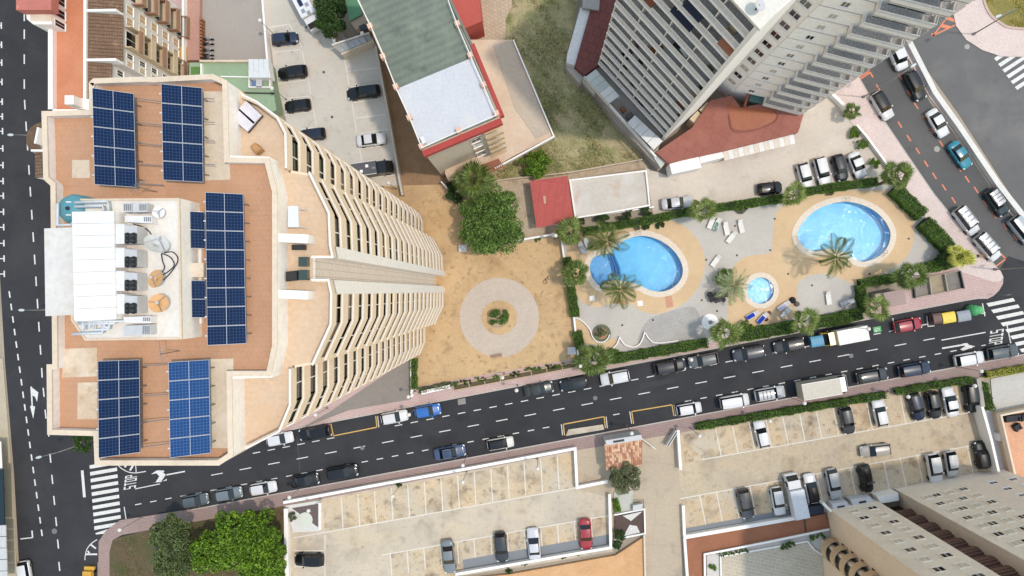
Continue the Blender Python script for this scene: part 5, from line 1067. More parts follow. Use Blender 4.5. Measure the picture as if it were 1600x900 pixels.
MB().prism(rd([(bc[0]-.1, bc[1]+.6), (bc[0]+10, bc[1]+1.2), (bc[0]+10, bc[1]-9), (bc[0]+.6, bc[1]-9)]), 0, HB-2).build('south_block', pw2, bt)
# building with an orange terrace at the right edge
eb = empty('east_terrace_house', (*P2(1590, 690), 0), 0, 'house with orange roof terrace and dark covered furniture at the right edge', 'house')
ZE = 2.2
EE = rd(XY([(1563, 648), (1700, 620), (1700, 780), (1586, 746)], ZE))
MB().prism(EE, 0, ZE-1).build('wall', M('tan_house_wall', (204, 182, 158), tile=(2.5, 1.2, (184, 164, 140), 0, .03, .95), axis='yz', var=.04), eb)
MB().prism(offset(EE, .25, True), ZE-1, ZE-.8).build('terrace_floor', M('peach_terrace', (232, 176, 138), tile=(.35, .35, (220, 160, 124), 10, .02, .96), var=.05, scale=.4), eb); MB().wall(EE+[EE[0]], .25, ZE-1.01, ZE).build('parapet', M('cream_coping2', (238, 222, 200), var=.03), eb)
MB().prism(rd(XY([(1534, 640), (1562, 646), (1575, 700), (1582, 742), (1560, 738)], .3)), 0, .3).build('side_yard', M('yard_grey', (206, 208, 212), var=.04), eb)
MB().wall(XY([(1533, 636), (1548, 690), (1559, 738)], 2.3), .35, 0, 2.3).build('yard_wall', plain_white, eb); MB().box(*P2(1560, 682, .8), .3, 1.2, .5, 1.1, .2).build('meter_box', unit_m, eb)
MB().wall(XY([(1526, 592), (1533, 637)], 1.4), .6, 0, 1.4).build('lot_end_wall', M('grey_wall', (178, 172, 164), var=.05), eb)
sheet('neighbour_court', [(1548, 592), (1700, 562), (1700, 640), (1565, 646), (1552, 640)], .09, M('ribbed_grey_floor', (206, 204, 198), var=.05, scale=.4, fine=.06))
dk = M('dark_cover', (38, 40, 48), var=.1, rough=.7)
def covered(q, lx, ly, h, a, lab, cat):
    p = P(*q, ZE-.8); t = empty('covered_furniture', (p[0], p[1], ZE-.8), a, lab, cat)
    MB().box(0, 0, 0, h*.55, lx, ly).build('seat', dk, t, True); MB().box(0, ly*.38, h*.55, h, lx, ly*.24).build('back', dk, t, True)
    for s in (-1, 1): MB().box(s*lx*.42, -ly*.12, h*.55, h*.8, lx*.16, ly*.72).build('arm', dk, t, True)
covered((1580, 653), 2.2, .95, .8, .1, 'dark covered sofa on the orange terrace', 'sofa'); covered((1599, 651), 1.6, .95, .8, .2, 'dark covered armchair at the terrace\'s right corner', 'armchair'); covered((1587, 667), .95, .95, .7, .6, 'single dark pouffe-like chair on the orange terrace', 'chair')
# buildings at the left edge
lb = empty('left_edge_building', (*P2(-10, 800), 0), 0, 'building at the left edge with dark glazed and pale sheet roofs', 'building')
MB().prism(rd(XY([(-90, 680), (-30, 680), (-26, 1000), (-90, 1000)], 2)), 0, 2.3).build('wall', plain_white, lb)
MB().prism(rd(XY([(-60, 735), (5, 733), (7, 820), (-60, 822)], 3)), 2.85, 3, bottom=True).build('dark_roof', glassmat('dark_teal_glass', (24, 44, 50), .15), lb)
for i in range(5): MB().prism(rd(XY([(-60, 822+18*i), (8+.6*i, 821+18*i), (8.5+.6*i, 838+18*i), (-60, 839+18*i)], 3)), 2.75, 2.9+.03*(i % 2)).build('pale_roof_sheet', M('grey_white_sheet', (206, 208, 210), var=.04), lb)
MB().prism(rd(XY([(-60, 690), (1, 690), (3, 732), (-60, 733)], 2.5)), 2.35, 2.5).build('white_porch', plain_white, lb)
# ================================================================ WALLS, STEPS AND TERRACES OF THE LOTS
def wthing(name, pts, th, h, mat, label, z0=0, cat='wall', cap=True, closed=False):
    xy = XY(pts, h); p = xy[0]; t = empty(name, (p[0], p[1], 0), 0, label, cat)
    MB().wall(xy, th, z0, h).build('wall_body', mat, t)
    if cap: MB().wall(offset(xy, -.04), th+.08, h, h+.06).build('wall_coping', plain_white, t)
    return t
wthing('lot_wall', [(443, 787), (570, 763), (720, 736), (897, 703), (900, 762)], .32, 1.1, white, 'white wall between the street pavement and the lower left car park')
wthing('lot_wall', [(444, 795), (446, 910)], .5, 1.0, white, 'white wall between the leafy trees and the lower left car park')
wthing('lot_wall', [(712, 899), (956, 857), (954, 772)], .3, 1.0, white, 'white wall behind the blue-grey strip of the lower left car park')
wthing('lot_wall', [(900, 764), (950, 754)], .35, .9, white, 'short white wall crossing the driveway left of the gatehouse')
wthing('lot_wall', [(1058, 672), (1062, 734)], .3, 1.2, white, 'white wall with narrow planter right of the driveway gate')
wthing('lot_wall', [(1068, 837), (1160, 821), (1252, 805)], -.55, .9, white, 'white wall behind the blue-grey strip of the lower right car park')
wthing('lot_wall', [(1066, 790), (1068, 838), (1073, 910)], .3, .8, white, 'white wall along the right side of the sunken driveway')
wthing('lot_wall', [(585, 72), (605, 180), (623, 285), (627, 305)], .3, 1.6, M('lot_wall_grey', (206, 196, 182), var=.05), 'pale wall between the top car park and the brown dirt strip', cap=False)
wthing('lot_wall', [(405, -40), (416, 96), (432, 170)], .3, 1.3, white, 'pale wall between the grey court and the top car park', cap=False)
wthing('lot_wall', [(486, -40), (510, 30), (523, 72)], .35, 1.4, M('lot_wall_grey', (206, 196, 182)), 'pale wall between the motorhome and the dark tree')
wthing('low_barrier', [(1404, 40), (1458, 146), (1496, 199), (1558, 291), (1640, 395)], .75, .8, M('barrier_white', (232, 230, 226), var=.04), 'white concrete barrier on the median of the avenue', cap=False)
wthing('fence_wall', [(1285, 128), (1297, 146), (1312, 160), (1325, 176)], .35, 1.1, white, 'short white wall by the tower corner and the avenue pavement')
wthing('fence_wall', [(1338, 196), (1352, 212), (1380, 250), (1387, 262)], .2, .8, white, 'low white wall with three round shrubs beside the four parked cars')
wthing('fence_wall', [(875, 366), (880, 400), (893, 470), (904, 570)], .18, .9, M('court_wall', (198, 184, 170), var=.05), 'thin wall between the sandy court and the pool garden')
wthing('fence_wall', [(898, 342), (960, 333), (1022, 324)], .15, .7, white, 'low white wall behind the clipped bushes')
wthing('fence_wall', [(740, 392), (800, 378), (872, 366)], .2, .8, white, 'low white wall along the top edge of the sandy court')
wthing('fence_wall', [(641, 562), (642, 620)], .3, 1.0, white, 'white wall between the garage ramp and the sandy court')
wthing('fence_wall', [(659, 616), (704, 606)], .45, .8, M('pale_grey_wall', (212, 214, 218)), 'short pale sign wall at the corner of the sandy court')
wthing('fence_wall', [(700, 288), (722, 330), (735, 370)], .2, .9, M('garden_wall_tan', (206, 190, 168), var=.05), 'tan garden wall left of the big tree', cap=False)
wthing('fence_wall', [(720, 292), (800, 280), (893, 270), (1004, 250)], .2, .6, M('garden_wall_tan', (206, 190, 168)), 'long low wall at the foot of the grass plot', cap=False)
z6 = lambda L: [(860+a/6, 460+b/6) for a, b in L]
wthing('curved_wall', smooth_loop(z6([(208, 222), (260, 232), (320, 275), (370, 340), (395, 405), (440, 448), (500, 450), (540, 420), (560, 380)]), 4, False), .14, .55, plain_white, 'S-shaped white garden wall round the circular planter', cap=False)
wthing('curved_wall', smooth_loop(z6([(580, 515), (625, 472), (650, 415)]), 4, False)+smooth_loop(z6([(651, 417), (690, 470), (740, 492), (790, 497), (840, 470), (870, 415), (886, 366)]), 4, False)+smooth_loop(z6([(890, 368), (915, 410), (960, 452), (1010, 460), (1060, 458), (1200, 438)]), 4, False), .14, .55, plain_white, 'scalloped white garden wall with two pointed peaks', cap=False)
sheet('sandy_nook', z6([(210, 226), (255, 236), (315, 280), (365, 345), (392, 410), (440, 452), (500, 456), (548, 420), (640, 412), (620, 470), (575, 518), (480, 520), (420, 470), (300, 470), (290, 350), (225, 330)]), .152, deck_s)
# terraces below the lots
t2 = empty('orange_roof_terrace', (*P2(900, 885), 0), 0, 'orange tiled roof terrace at the bottom edge below the red car', 'terrace')
MB().prism(rd(XY([(700, 1000), (700, 908), (800, 897), (962, 868), (1008, 838), (1012, 1000)], .5)), 0, .5).build('terrace_floor', terra_lt, t2); MB().wall(XY([(1008, 836), (1012, 1000)], .8), -.25, 0, .9).build('terrace_edge', cream, t2)
t3 = empty('brown_roof_terrace', (*P2(1180, 835), 0), 0, 'brown tiled terrace band below the lower right car park', 'terrace')
MB().prism(rd(XY([(1072, 843), (1289, 803), (1299, 826), (1102, 866), (1104, 1000), (1075, 1000)], .4)), 0, .4).build('terrace_floor', terra_br, t3)
MB().wall(XY([(1256, 809), (1259, 834)], .5), .12, .3, .5).build('drain_gap', dark_m, t3)
sheet('paved_court', [(1104, 868), (1298, 828), (1304, 1000), (1106, 1000)], .09, M('pale_court_edge', (222, 219, 212), var=.05, scale=.4))
sheet('paved_court_centre', [(1127, 871), (1266, 847), (1292, 872), (1298, 1000), (1130, 1000)], .1, paver)
wthing('court_wall', [(1104, 1000), (1102, 867), (1200, 848), (1296, 828)], .2, .8, M('court_wall', (198, 184, 170)), 'low wall framing the paved court at the bottom')
wthing('court_kerb', [(1130, 1000), (1127, 871), (1160, 865), (1262, 847), (1272, 860), (1292, 872), (1300, 1000)], .18, .4, plain_white, 'white kerb round the paved court at the bottom', cap=False)
# planted patios by the gatehouse
gp = empty('gravel_patio', (*P2(988, 815), 0), 0, 'square patio bed of white gravel and brown bark framed in white', 'patio')
MB().prism(rd(XY([(961, 807), (1005, 798), (1006, 832), (961, 840)], .3)), 0, .3).build('bark_bed', M('brown_bark', (98, 78, 70), var=.1, scale=2), gp)
for q in ([(973, 806), (1004, 799), (986, 814)], [(974, 838), (1000, 832), (995, 822), (984, 820)]): MB().prism(rd(XY(q, .32)), .2, .325).build('white_gravel', M('white_gravel', (222, 220, 216), fine=.2, fscale=8, var=.05), gp)
MB().wall(XY([(960, 806), (1006, 797), (1007, 833), (960, 842)], .6), .2, 0, .6).build('patio_frame', plain_white, gp)
MB().prism(rd(XY([(959, 770), (989, 766), (989, 798), (961, 802)], .3)), 0, .25).build('gravel_strip', M('pale_gravel', (206, 206, 198), fine=.2, fscale=8, stain=(((150, 170, 90), .5, .52, .66, .8),)), gp); MB().prism(rd(XY([(989, 790), (1004, 787), (1004, 796), (989, 799)], 1)), 0, 1).build('planter_block', M('pale_grey_wall', (212, 214, 218)), gp)
lp = empty('corner_patio', (*P2(470, 800), 0), 0, 'white corner patio with round pale table base at the lower left lot', 'patio')
MB().prism(rd(XY([(446, 790), (499, 782), (499, 830), (458, 832)], .25)), 0, .25).build('patio_floor', M('patio_white', (226, 226, 222), var=.04), lp); MB().prism(rd(XY([(456, 794), (497, 787), (497, 824)], .27)), .2, .275).build('bark_bed', M('mauve_bark', (112, 96, 94), var=.08, scale=2), lp)
c = P2(477, 812, .3); MB().lathe([(1.1, .2), (1.1, .32), (.01, .33)], (c[0], c[1], 0), 24).build('round_base', M('pale_lime', (222, 226, 212), var=.03), lp); MB().wall(XY([(498, 786), (498, 828)], .6), .25, 0, .6).build('patio_edge', plain_white, lp)
g = empty('driveway_gate', (*P2(1008, 690), 0), 0, 'white sliding gate leaf left half open by the gatehouse', 'gate'); MB().wall(XY([(1000, 684), (1024, 702)], 1.4), .12, .15, 1.5).build('gate_leaf', metal_w, g); MB().wall(XY([(1000, 682), (1002, 684)], 1.6), .15, 0, 1.6).build('gate_post', metal_w, g)
for i, (a, b) in enumerate((((1056, 673), (1041, 696)), ((1058, 676), (1044, 698)))):
    g = empty('driveway_gate', (*P2(*a), 0), 0, ('outer', 'inner')[i]+' of the two folded white gate leaves right of the driveway', 'gate'); MB().wall(XY([a, b], 1.4), .08, .15, 1.5).build('gate_leaf', metal_w, g); MB().box(*P2(*a, 1.4), 0, 1.6, .12, .12).build('gate_post', metal_w, g)
sheet('lot_garden', [(171, 850), (178, 842), (244, 824), (443, 789), (444, 1000), (171, 1000)], .09, garden_m)
# ================================================================ VEHICLES
car_glass = glassmat('car_glass', (22, 27, 32), .04); lamp_c = glassmat('headlight_lens', (222, 226, 230), .1); lamp_r = M('tail_light_red', (150, 24, 22), rough=.2, var=0, fine=0)
rim_m = M('wheel_rim', (170, 172, 176), rough=.35, metal=.7, var=0, fine=0); trim = M('car_trim', (30, 30, 32), rough=.6, var=0, fine=0)
MESH = {}
# kind: width, height, hood start, windscreen top, roof end, rear glass base, hood height, belt height, tail height
KINDS = {'hatch': (1.76, 1.48, .21, .05, -.37, -.475, .92, .95, .98), 'sedan': (1.82, 1.45, .20, .04, -.20, -.34, .88, .93, .96), 'suv': (1.86, 1.66, .22, .08, -.40, -.475, 1.02, 1.06, 1.08), 'wagon': (1.82, 1.52, .21, .05, -.41, -.48, .90, .94, .97), 'van': (1.90, 1.90, .29, .17, -.47, -.495, 1.08, 1.1, 1.1), 'mini': (1.66, 1.50, .25, .10, -.38, -.48, .93, .95, .97)}
def car_meshes(kind, L):
    key = (kind, round(L, 1))
    if key in MESH: return MESH[key]
    Wd, Ht, xh, xw, xr, xb, hh, hb, ht_ = KINDS[kind]; w = Wd/2; out = {}
    # body shell: lofted rings
    xs = [-.5, -.485, -.45, -.38, -.25, -.05, .12, xh, xh+.08, .40, .45, .485, .5]
    wf = [.74, .86, .94, .98, 1, 1, 1, .995, .985, .95, .88, .76, .60]
    b = MB(); nr = 12
    for x, f in zip(xs, wf):
        if x >= xh: zt = hh-.05-(x-xh)/(.5-xh)*.20-(.12 if x > .48 else 0)
        elif x <= xb: zt = ht_-(.5+x < .02)*.14-.02
        else: zt = hb
        ww = w*f; z0 = .22+(.12 if abs(x) > .47 else 0)
        ring_ = [(ww*.80, z0), (ww*.97, z0+.14), (ww, zt*.58), (ww*.975, zt*.86), (ww*.88, zt*.97), (ww*.45, zt+.025)]
        for y, z in ring_: b.v.append((x*L, y, z))
        for y, z in ring_[::-1]: b.v.append((x*L, -y, z))
    for i in range(len(xs)-1):
        for k in range(nr): b.f.append((i*nr+k, i*nr+(k+1) % nr, (i+1)*nr+(k+1) % nr, (i+1)*nr+k))
    b.f.append(tuple(range(nr-1, -1, -1))); b.f.append(tuple((len(xs)-1)*nr+k for k in range(nr)))
    out['body'] = b
    # cabin: pillars, roof and panes
    wb, wr = w*.90, w*.72; xb0, xr0, xw0, xh0 = xb*L, xr*L, xw*L, xh*L; zb = hb-.03; zr = Ht-.04
    base = [(xb0, wb*.92, zb), (xh0, wb*.93, zb), (xh0, -wb*.93, zb), (xb0, -wb*.92, zb)]
    midb = [((xb0*.6+xh0*.4), wb, zb), ((xb0*.6+xh0*.4), -wb, zb)]
    roof = [(xr0, wr*.95, zr-.03), (xw0, wr*.95, zr-.02), (xw0, -wr*.95, zr-.02), (xr0, -wr*.95, zr-.03)]
    p = MB(); p.v = base+roof; p.f = [(0, 1, 5, 4), (1, 2, 6, 5), (2, 3, 7, 6), (3, 0, 4, 7), (4, 5, 6, 7)]; out['pillars'] = p
    q = MB(); nx, ny = 5, 5
    for i in range(nx):
        u = i/(nx-1); x = xr0-.06+(xw0+.05-xr0+.06)*u
        for j in range(ny):
            v = j/(ny-1)*2-1; q.v.append((x, v*wr*(.97+.05*math.sin(math.pi*u)), zr+.05*(1-v*v)*(1)+.02*math.sin(math.pi*u)-.03*(abs(v) > .9)))
    for i in range(nx-1):
        for j in range(ny-1): q.f.append((i*ny+j, (i+1)*ny+j, (i+1)*ny+j+1, i*ny+j+1))
    out['roof'] = q
    def pane(a, b_, c, d, s=.06, o=.012):
        A, B, C, D = map(Vector, (a, b_, c, d)); n = (B-A).cross(D-A).normalized(); cen = (A+B+C+D)/4
        if n.dot(cen-Vector((cen.x*0+(xr0+xw0)/2, 0, .9))) < 0: n = -n
        m = MB(); pts = [tuple(v+(cen-v)*s+n*o) for v in (A, B, C, D)]; 
        if (Vector(pts[1])-Vector(pts[0])).cross(Vector(pts[3])-Vector(pts[0])).dot(n) < 0: pts = pts[::-1]
        m.quad(*pts); return m
    out['windscreen'] = pane(base[1], base[2], roof[2], roof[1], .07); out['rear_window'] = pane(base[0], base[3], roof[3], roof[0], .09)
    for s, nm in ((0, 'l'), (1, 'r')):
        bl, bf = (base[0], base[1]) if s == 0 else (base[3], base[2]); rl, rf = (roof[0], roof[1]) if s == 0 else (roof[3], roof[2])
        mb, mr = lerp(bl, bf, .52), lerp(rl, rf, .5)
        out['side_f'+nm] = pane(lerp(mb, bf, .04), lerp(mb, bf, .93), rf, lerp(mr, rf, .05), .07); out['side_r'+nm] = pane(lerp(bl, mb, .05), lerp(bl, mb, .96), lerp(rl, mr, .95), rl, .07)
    wz = .32; wh = MB(); wh.v = []; wh.lathe([(.18, -.1), (.30, -.11), (.32, -.06), (.32, .06), (.30, .11), (.18, .1)], n=16); wh.v = [(x, z, y) for x, y, z in wh.v]; out['wheel'] = wh
    rm = MB().lathe([(.19, -.085), (.19, .085), (.03, .1)], n=12); rm.v = [(x, z, y) for x, y, z in rm.v]; out['rim'] = rm
    hl = MB(); hl.v = [(.425*L, w*.93, hh*.78), (.478*L, w*.80, hh*.70), (.492*L, w*.55, hh*.68), (.44*L, w*.62, hh*.80)]; hl.v = [(x+.012, y+.004, z+.02) for x, y, z in hl.v]; hl.f = [(0, 1, 2, 3)]
    hl.v += [(x-.03, y, z-.08) for x, y, z in hl.v]; hl.f += [(0, 4, 5, 1), (1, 5, 6, 2)]; out['headlight'] = hl
    tl = MB().box(-.492*L, w*.72, ht_*.66, ht_*.86, .05, w*.26, .25); out['tail_light'] = tl
    mi = MB().box((xh-.055)*L, w*1.06, hb-.04, hb+.10, .17, .2, .2); out['mirror'] = mi
    bp = MB(); bp.box(.5*L-.03, 0, .30, .46, .08, w*1.25); out['bumper'] = bp
    res = {k: v for k, v in out.items()}
    MESH[key] = res; return res
INST = {}
def inst(key, maker, mat, smooth=False):
    k = key+(mat.name,)
    if k not in INST: INST[k] = maker().mesh(key[-1], mat, smooth)
    return INST[k]
def mirror_y(mb):
    m = MB(); m.v = [(x, -y, z) for x, y, z in mb.v]; m.f = [f[::-1] for f in mb.f]; return m
def car(px, py, ang, lpx, kind, col, label, roofc=None, rails=False, z=.01, group=None):
    lift = .8
    L = lpx/10.55*(CAM_H-lift)/CAM_H
    c = P2(px, py, lift); t = empty('parked_car', (c[0], c[1], z), R(ang), label, 'car', group)
    ms = car_meshes(kind, L); pm_ = paint(col); key = (kind, round(L, 1)); L = round(L, 1)
    def part(nm, src, mat, mb=None, sm=False): return obj(nm, inst(key+(src, nm), (lambda: mb or ms[src]), mat, sm), t, True)
    part('body', 'body', pm_, sm=True); part('pillars', 'pillars', trim if roofc is None else trim); part('roof', 'roof', pm_ if roofc is None else paint(roofc), sm=True)
    part('windscreen', 'windscreen', car_glass); part('rear_window', 'rear_window', car_glass)
    for s in ('fl', 'fr', 'rl', 'rr'): part('side_window', 'side_'+s, car_glass)
    wd = KINDS[kind][0]/2
    for sx in (.31, -.30):
        for sy in (-1, 1):
            w_ = obj('wheel', inst(('wheel', 'wheel'), lambda: ms['wheel'], rubber, True), t, True); w_.location = (sx*L, sy*(wd-.09), .32)
            obj('rim', inst(('rim', 'rim'), lambda: ms['rim'], rim_m), w_, True)
    for s in (0, 1):
        for nm, mt in (('headlight', lamp_c), ('tail_light', lamp_r), ('mirror', pm_)):
            obj(nm, inst(key+(nm+str(s), nm), (lambda nm=nm, s=s: ms[nm] if s == 0 else mirror_y(ms[nm])), mt), t, True)
    part('bumper', 'bumper', trim)
    if rails:
        H_ = KINDS[kind]; w = H_[0]/2*.66
        for s in (-1, 1): obj('roof_rail', inst(key+('rr%d' % s, 'roof_rail'), lambda: MB().box((H_[3]+H_[4])/2*L, s*w, H_[1]+.01, H_[1]+.07, (H_[3]-H_[4])*L*.85, .05), metal_g), t, True)
        for u in (.25, .5, .75): obj('roof_bar', inst(key+('rb%s' % u, 'roof_bar'), lambda: MB().box((H_[4]+(H_[3]-H_[4])*u)*L, 0, H_[1]+.03, H_[1]+.08, .06, w*2), dark_m), t, True)
    return t
Wh, Bk, Gy, Nv, Dg, Sv = (226, 227, 230), (22, 23, 26), (104, 108, 114), (30, 40, 62), (52, 56, 60), (176, 180, 184)
gN, gS, gA, gE, gW, gT, gF = 'cars parked on the north side of the street', 'cars parked on the south side of the street', 'cars parked along the avenue', 'cars in the lower right lot', 'cars in the lower left lot', 'cars in the top lot', 'cars in the forecourt'
for a in (
 (445, 60, 6, 42, 'hatch', (40, 52, 78), 'navy blue hatchback topmost in the left row of the top car park', gT), (457, 113, 187, 47, 'suv', Bk, 'black SUV second in the left row of the top car park', gT), (465, 165, 187, 42, 'hatch', Bk, 'black hatchback third in the left row of the top car park', gT), (488, 210, 187, 42, 'hatch', Nv, 'dark car half hidden behind the tower in the top car park', gT),
 (568, 144, 187, 53, 'suv', Bk, 'long black car topmost in the right row of the top car park', gT), (580, 218, 7, 46, 'sedan', Wh, 'white sedan in the right row of the top car park', gT),
 (437, 686, 11, 43, 'hatch', Wh, 'white car under the tower corner on the street\'s north side', gN), (491, 676, 191, 50, 'suv', Bk, 'black pickup-like car before the empty yellow bay', gN), (616, 652, 11, 43, 'hatch', Wh, 'white hatchback just after the empty yellow bay', gN), (668, 642, 10, 42, 'hatch', (30, 110, 200), 'bright blue hatchback on the street\'s north side', gN),
 (842, 608, 11, 46, 'sedan', (54, 62, 64), 'dark green-grey sedan by the sandy court\'s kerb', gN), (897, 600, 191, 44, 'hatch', (36, 44, 52), 'dark hatchback left of the palm that overhangs the street', gN), (961, 590, 191, 45, 'suv', (222, 224, 228), 'white SUV under the palm that overhangs the street', gN), (1047, 573, 11, 49, 'suv', (46, 48, 52), 'dark SUV with pale rear glass below the scalloped wall', gN), (1099, 563, 191, 46, 'hatch', (100, 104, 106), 'grey hatchback right behind the dark SUV on the north side', gN), (1170, 552, 191, 49, 'suv', (70, 74, 84), 'dark grey SUV below the blue towelled loungers', gN), (1233, 540, 191, 47, 'wagon', (62, 62, 62), 'dark grey car left of the blue container', gN), (1419, 508, 11, 43, 'hatch', (168, 28, 52), 'red hatchback beside the green bay sign', gN),
 (305, 782, 10, 43, 'hatch', (92, 104, 112), 'leftmost parked car of the street, dark grey', gS), (357, 772, 10, 44, 'hatch', (120, 132, 140), 'light grey hatchback second from the left on the south side', gS), (411, 763, 10, 43, 'hatch', Wh, 'white hatchback third from the left on the south side', gS), (476, 751, 10, 46, 'sedan', (32, 33, 35), 'black sedan right of the white hatchback on the south side', gS), (535, 738, 10, 50, 'suv', (30, 31, 33), 'black SUV at the end of the left group on the south side', gS), (703, 707, 10, 50, 'sedan', (62, 84, 122), 'steel blue sedan parked alone on the south side', gS),
 (1077, 639, 10, 39, 'mini', Wh, 'small white car right of the second yellow bay', gS), (1148, 627, 10, 45, 'van', Wh, 'white compact van on the south side', gS), (1203, 615, 10, 47, 'suv', (190, 194, 200), 'silver SUV just behind the box truck', gS), (1363, 587, 10, 49, 'suv', (60, 66, 70), 'dark grey SUV just in front of the box truck', gS), (1429, 577, 10, 50, 'suv', (40, 54, 82), 'dark blue SUV on the south side', gS), (1515, 561, 10, 45, 'suv', Wh, 'white SUV beside the painted arrow', gS), (1568, 550, 10, 48, 'wagon', (84, 92, 100), 'grey estate car beside the right STOP lettering', gS),
 (1402, 86, -67, 48, 'van', Wh, 'white van topmost on the avenue', gA), (1430, 134, -63, 48, 'suv', (30, 32, 36), 'black SUV behind the white van on the avenue', gA), (1466, 192, -60, 46, 'sedan', Wh, 'white sedan on the median side of the avenue', gA), (1501, 242, -56, 46, 'sedan', (0, 134, 160), 'turquoise car on the avenue', gA),
 (1258, 275, -75, 42, 'hatch', Wh, 'leftmost white car of the four in the forecourt', gF), (1285, 268, -75, 46, 'wagon', Wh, 'second white car of the four in the forecourt', gF), (1313, 262, -74, 42, 'hatch', (52, 53, 58), 'dark grey car of the four in the forecourt', gF), (1340, 258, -68, 42, 'sedan', Wh, 'rightmost white car of the four in the forecourt', gF), (1203, 294, 6, 38, 'hatch', (34, 36, 40), 'dark car behind the hedge in the forecourt', gF), (1058, 317, 6, 48, 'sedan', (206, 208, 212), 'silver-white sedan behind the bushes near the pale roof terrace', gF),
 (483, 875, 180, 47, 'suv', Bk, 'black car in the far left bay of the lower left lot', gW), (701, 870, -84, 53, 'sedan', (128, 136, 142), 'grey sedan in the lower left lot', gW), (783, 855, -85, 47, 'hatch', (62, 66, 72), 'dark grey hatchback half on the blue-grey strip', gW), (834, 850, 95, 50, 'sedan', (214, 216, 224), 'silver-white sedan in the lower left lot', gW), (915, 835, -86, 48, 'sedan', (176, 40, 48), 'red saloon in the lower left lot', gW),
 (1190, 678, 103, 43, 'hatch', Wh, 'white hatchback leftmost in the upper row of the lower right lot', gE), (1324, 657, -78, 43, 'hatch', (70, 72, 78), 'dark grey hatchback alone in the upper row of the lower right lot', gE), (1375, 645, 102, 41, 'hatch', Wh, 'white hatchback in the middle of the upper row of the lower right lot', gE), (1432, 635, -74, 45, 'hatch', (34, 48, 72), 'dark blue car in the upper row of the lower right lot', gE), (1459, 633, -80, 43, 'hatch', (42, 44, 48), 'black hatchback between the blue and white cars', gE), (1485, 628, 101, 46, 'sedan', Wh, 'white saloon between two black cars in the upper row', gE), (1518, 622, -82, 45, 'suv', (30, 31, 35), 'black SUV in the last upper bay by the hedge', gE),
 (1368, 704, 187, 46, 'hatch', (176, 172, 164), 'silver car standing crosswise in the aisle of the lower right lot', gE), (1216, 783, -80, 45, 'hatch', Wh, 'white hatchback left of the big white van', gE), (1268, 763, 101, 46, 'hatch', Wh, 'white car with black glass roof right of the big white van', gE), (1303, 756, -78, 48, 'hatch', (186, 190, 194), 'silver car at the foot of the window tower', gE), (1353, 748, -79, 44, 'hatch', (24, 25, 27), 'black car in the lower row above the window tower', gE), (1165, 787, -77, 47, 'suv', (84, 84, 88), 'dark grey car leftmost in the lower row of the lower right lot', gE), (1460, 732, -80, 46, 'suv', Wh, 'white SUV in the lower row near the tower entrance', gE), (1487, 725, -81, 39, 'mini', (206, 208, 210), 'small white-roofed hatchback right of the white SUV', gE), (1534, 711, 99, 41, 'hatch', (28, 30, 32), 'black car in the last lower bay by the white wall', gE)):
    kw = {}
    if 'black glass roof' in a[6]: kw['roofc'] = (20, 20, 22)
    if 'parked alone' in a[6] or 'silver SUV just' in a[6]: kw['rails'] = True
    onlot = a[7] in (gE, gW, gT, gF)
    car(*a[:7], group=a[7], z=.075 if onlot else .012, **kw)
car(782, 693, 10, 42, 'mini', (226, 222, 214), 'white car with black roof on the south side', roofc=(24, 24, 26), group=gS)
car(1379, 165, -60, 46, 'suv', (214, 214, 216), 'silver SUV with black roof on the pavement side of the avenue', roofc=(30, 30, 32), group=gA)
car(1558, 316, -55, 46, 'suv', (40, 58, 62), 'dark teal SUV with silver roof on the avenue', roofc=(200, 202, 206), rails=True, group=gA)
car(1510, 345, -53, 47, 'van', Wh, 'white people carrier with roof bars behind another one', rails=True, group=gA)
car(1543, 386, -50, 47, 'van', (224, 226, 228), 'white people carrier with roof bars nearest the avenue corner', rails=True, group=gA)
car(1597, 360, -52, 48, 'van', (176, 186, 196), 'silver-blue van cut off by the right edge of the picture', group=gA)
car(39, 898, -80, 44, 'hatch', Wh, 'white car cut off by the bottom edge on the side street')
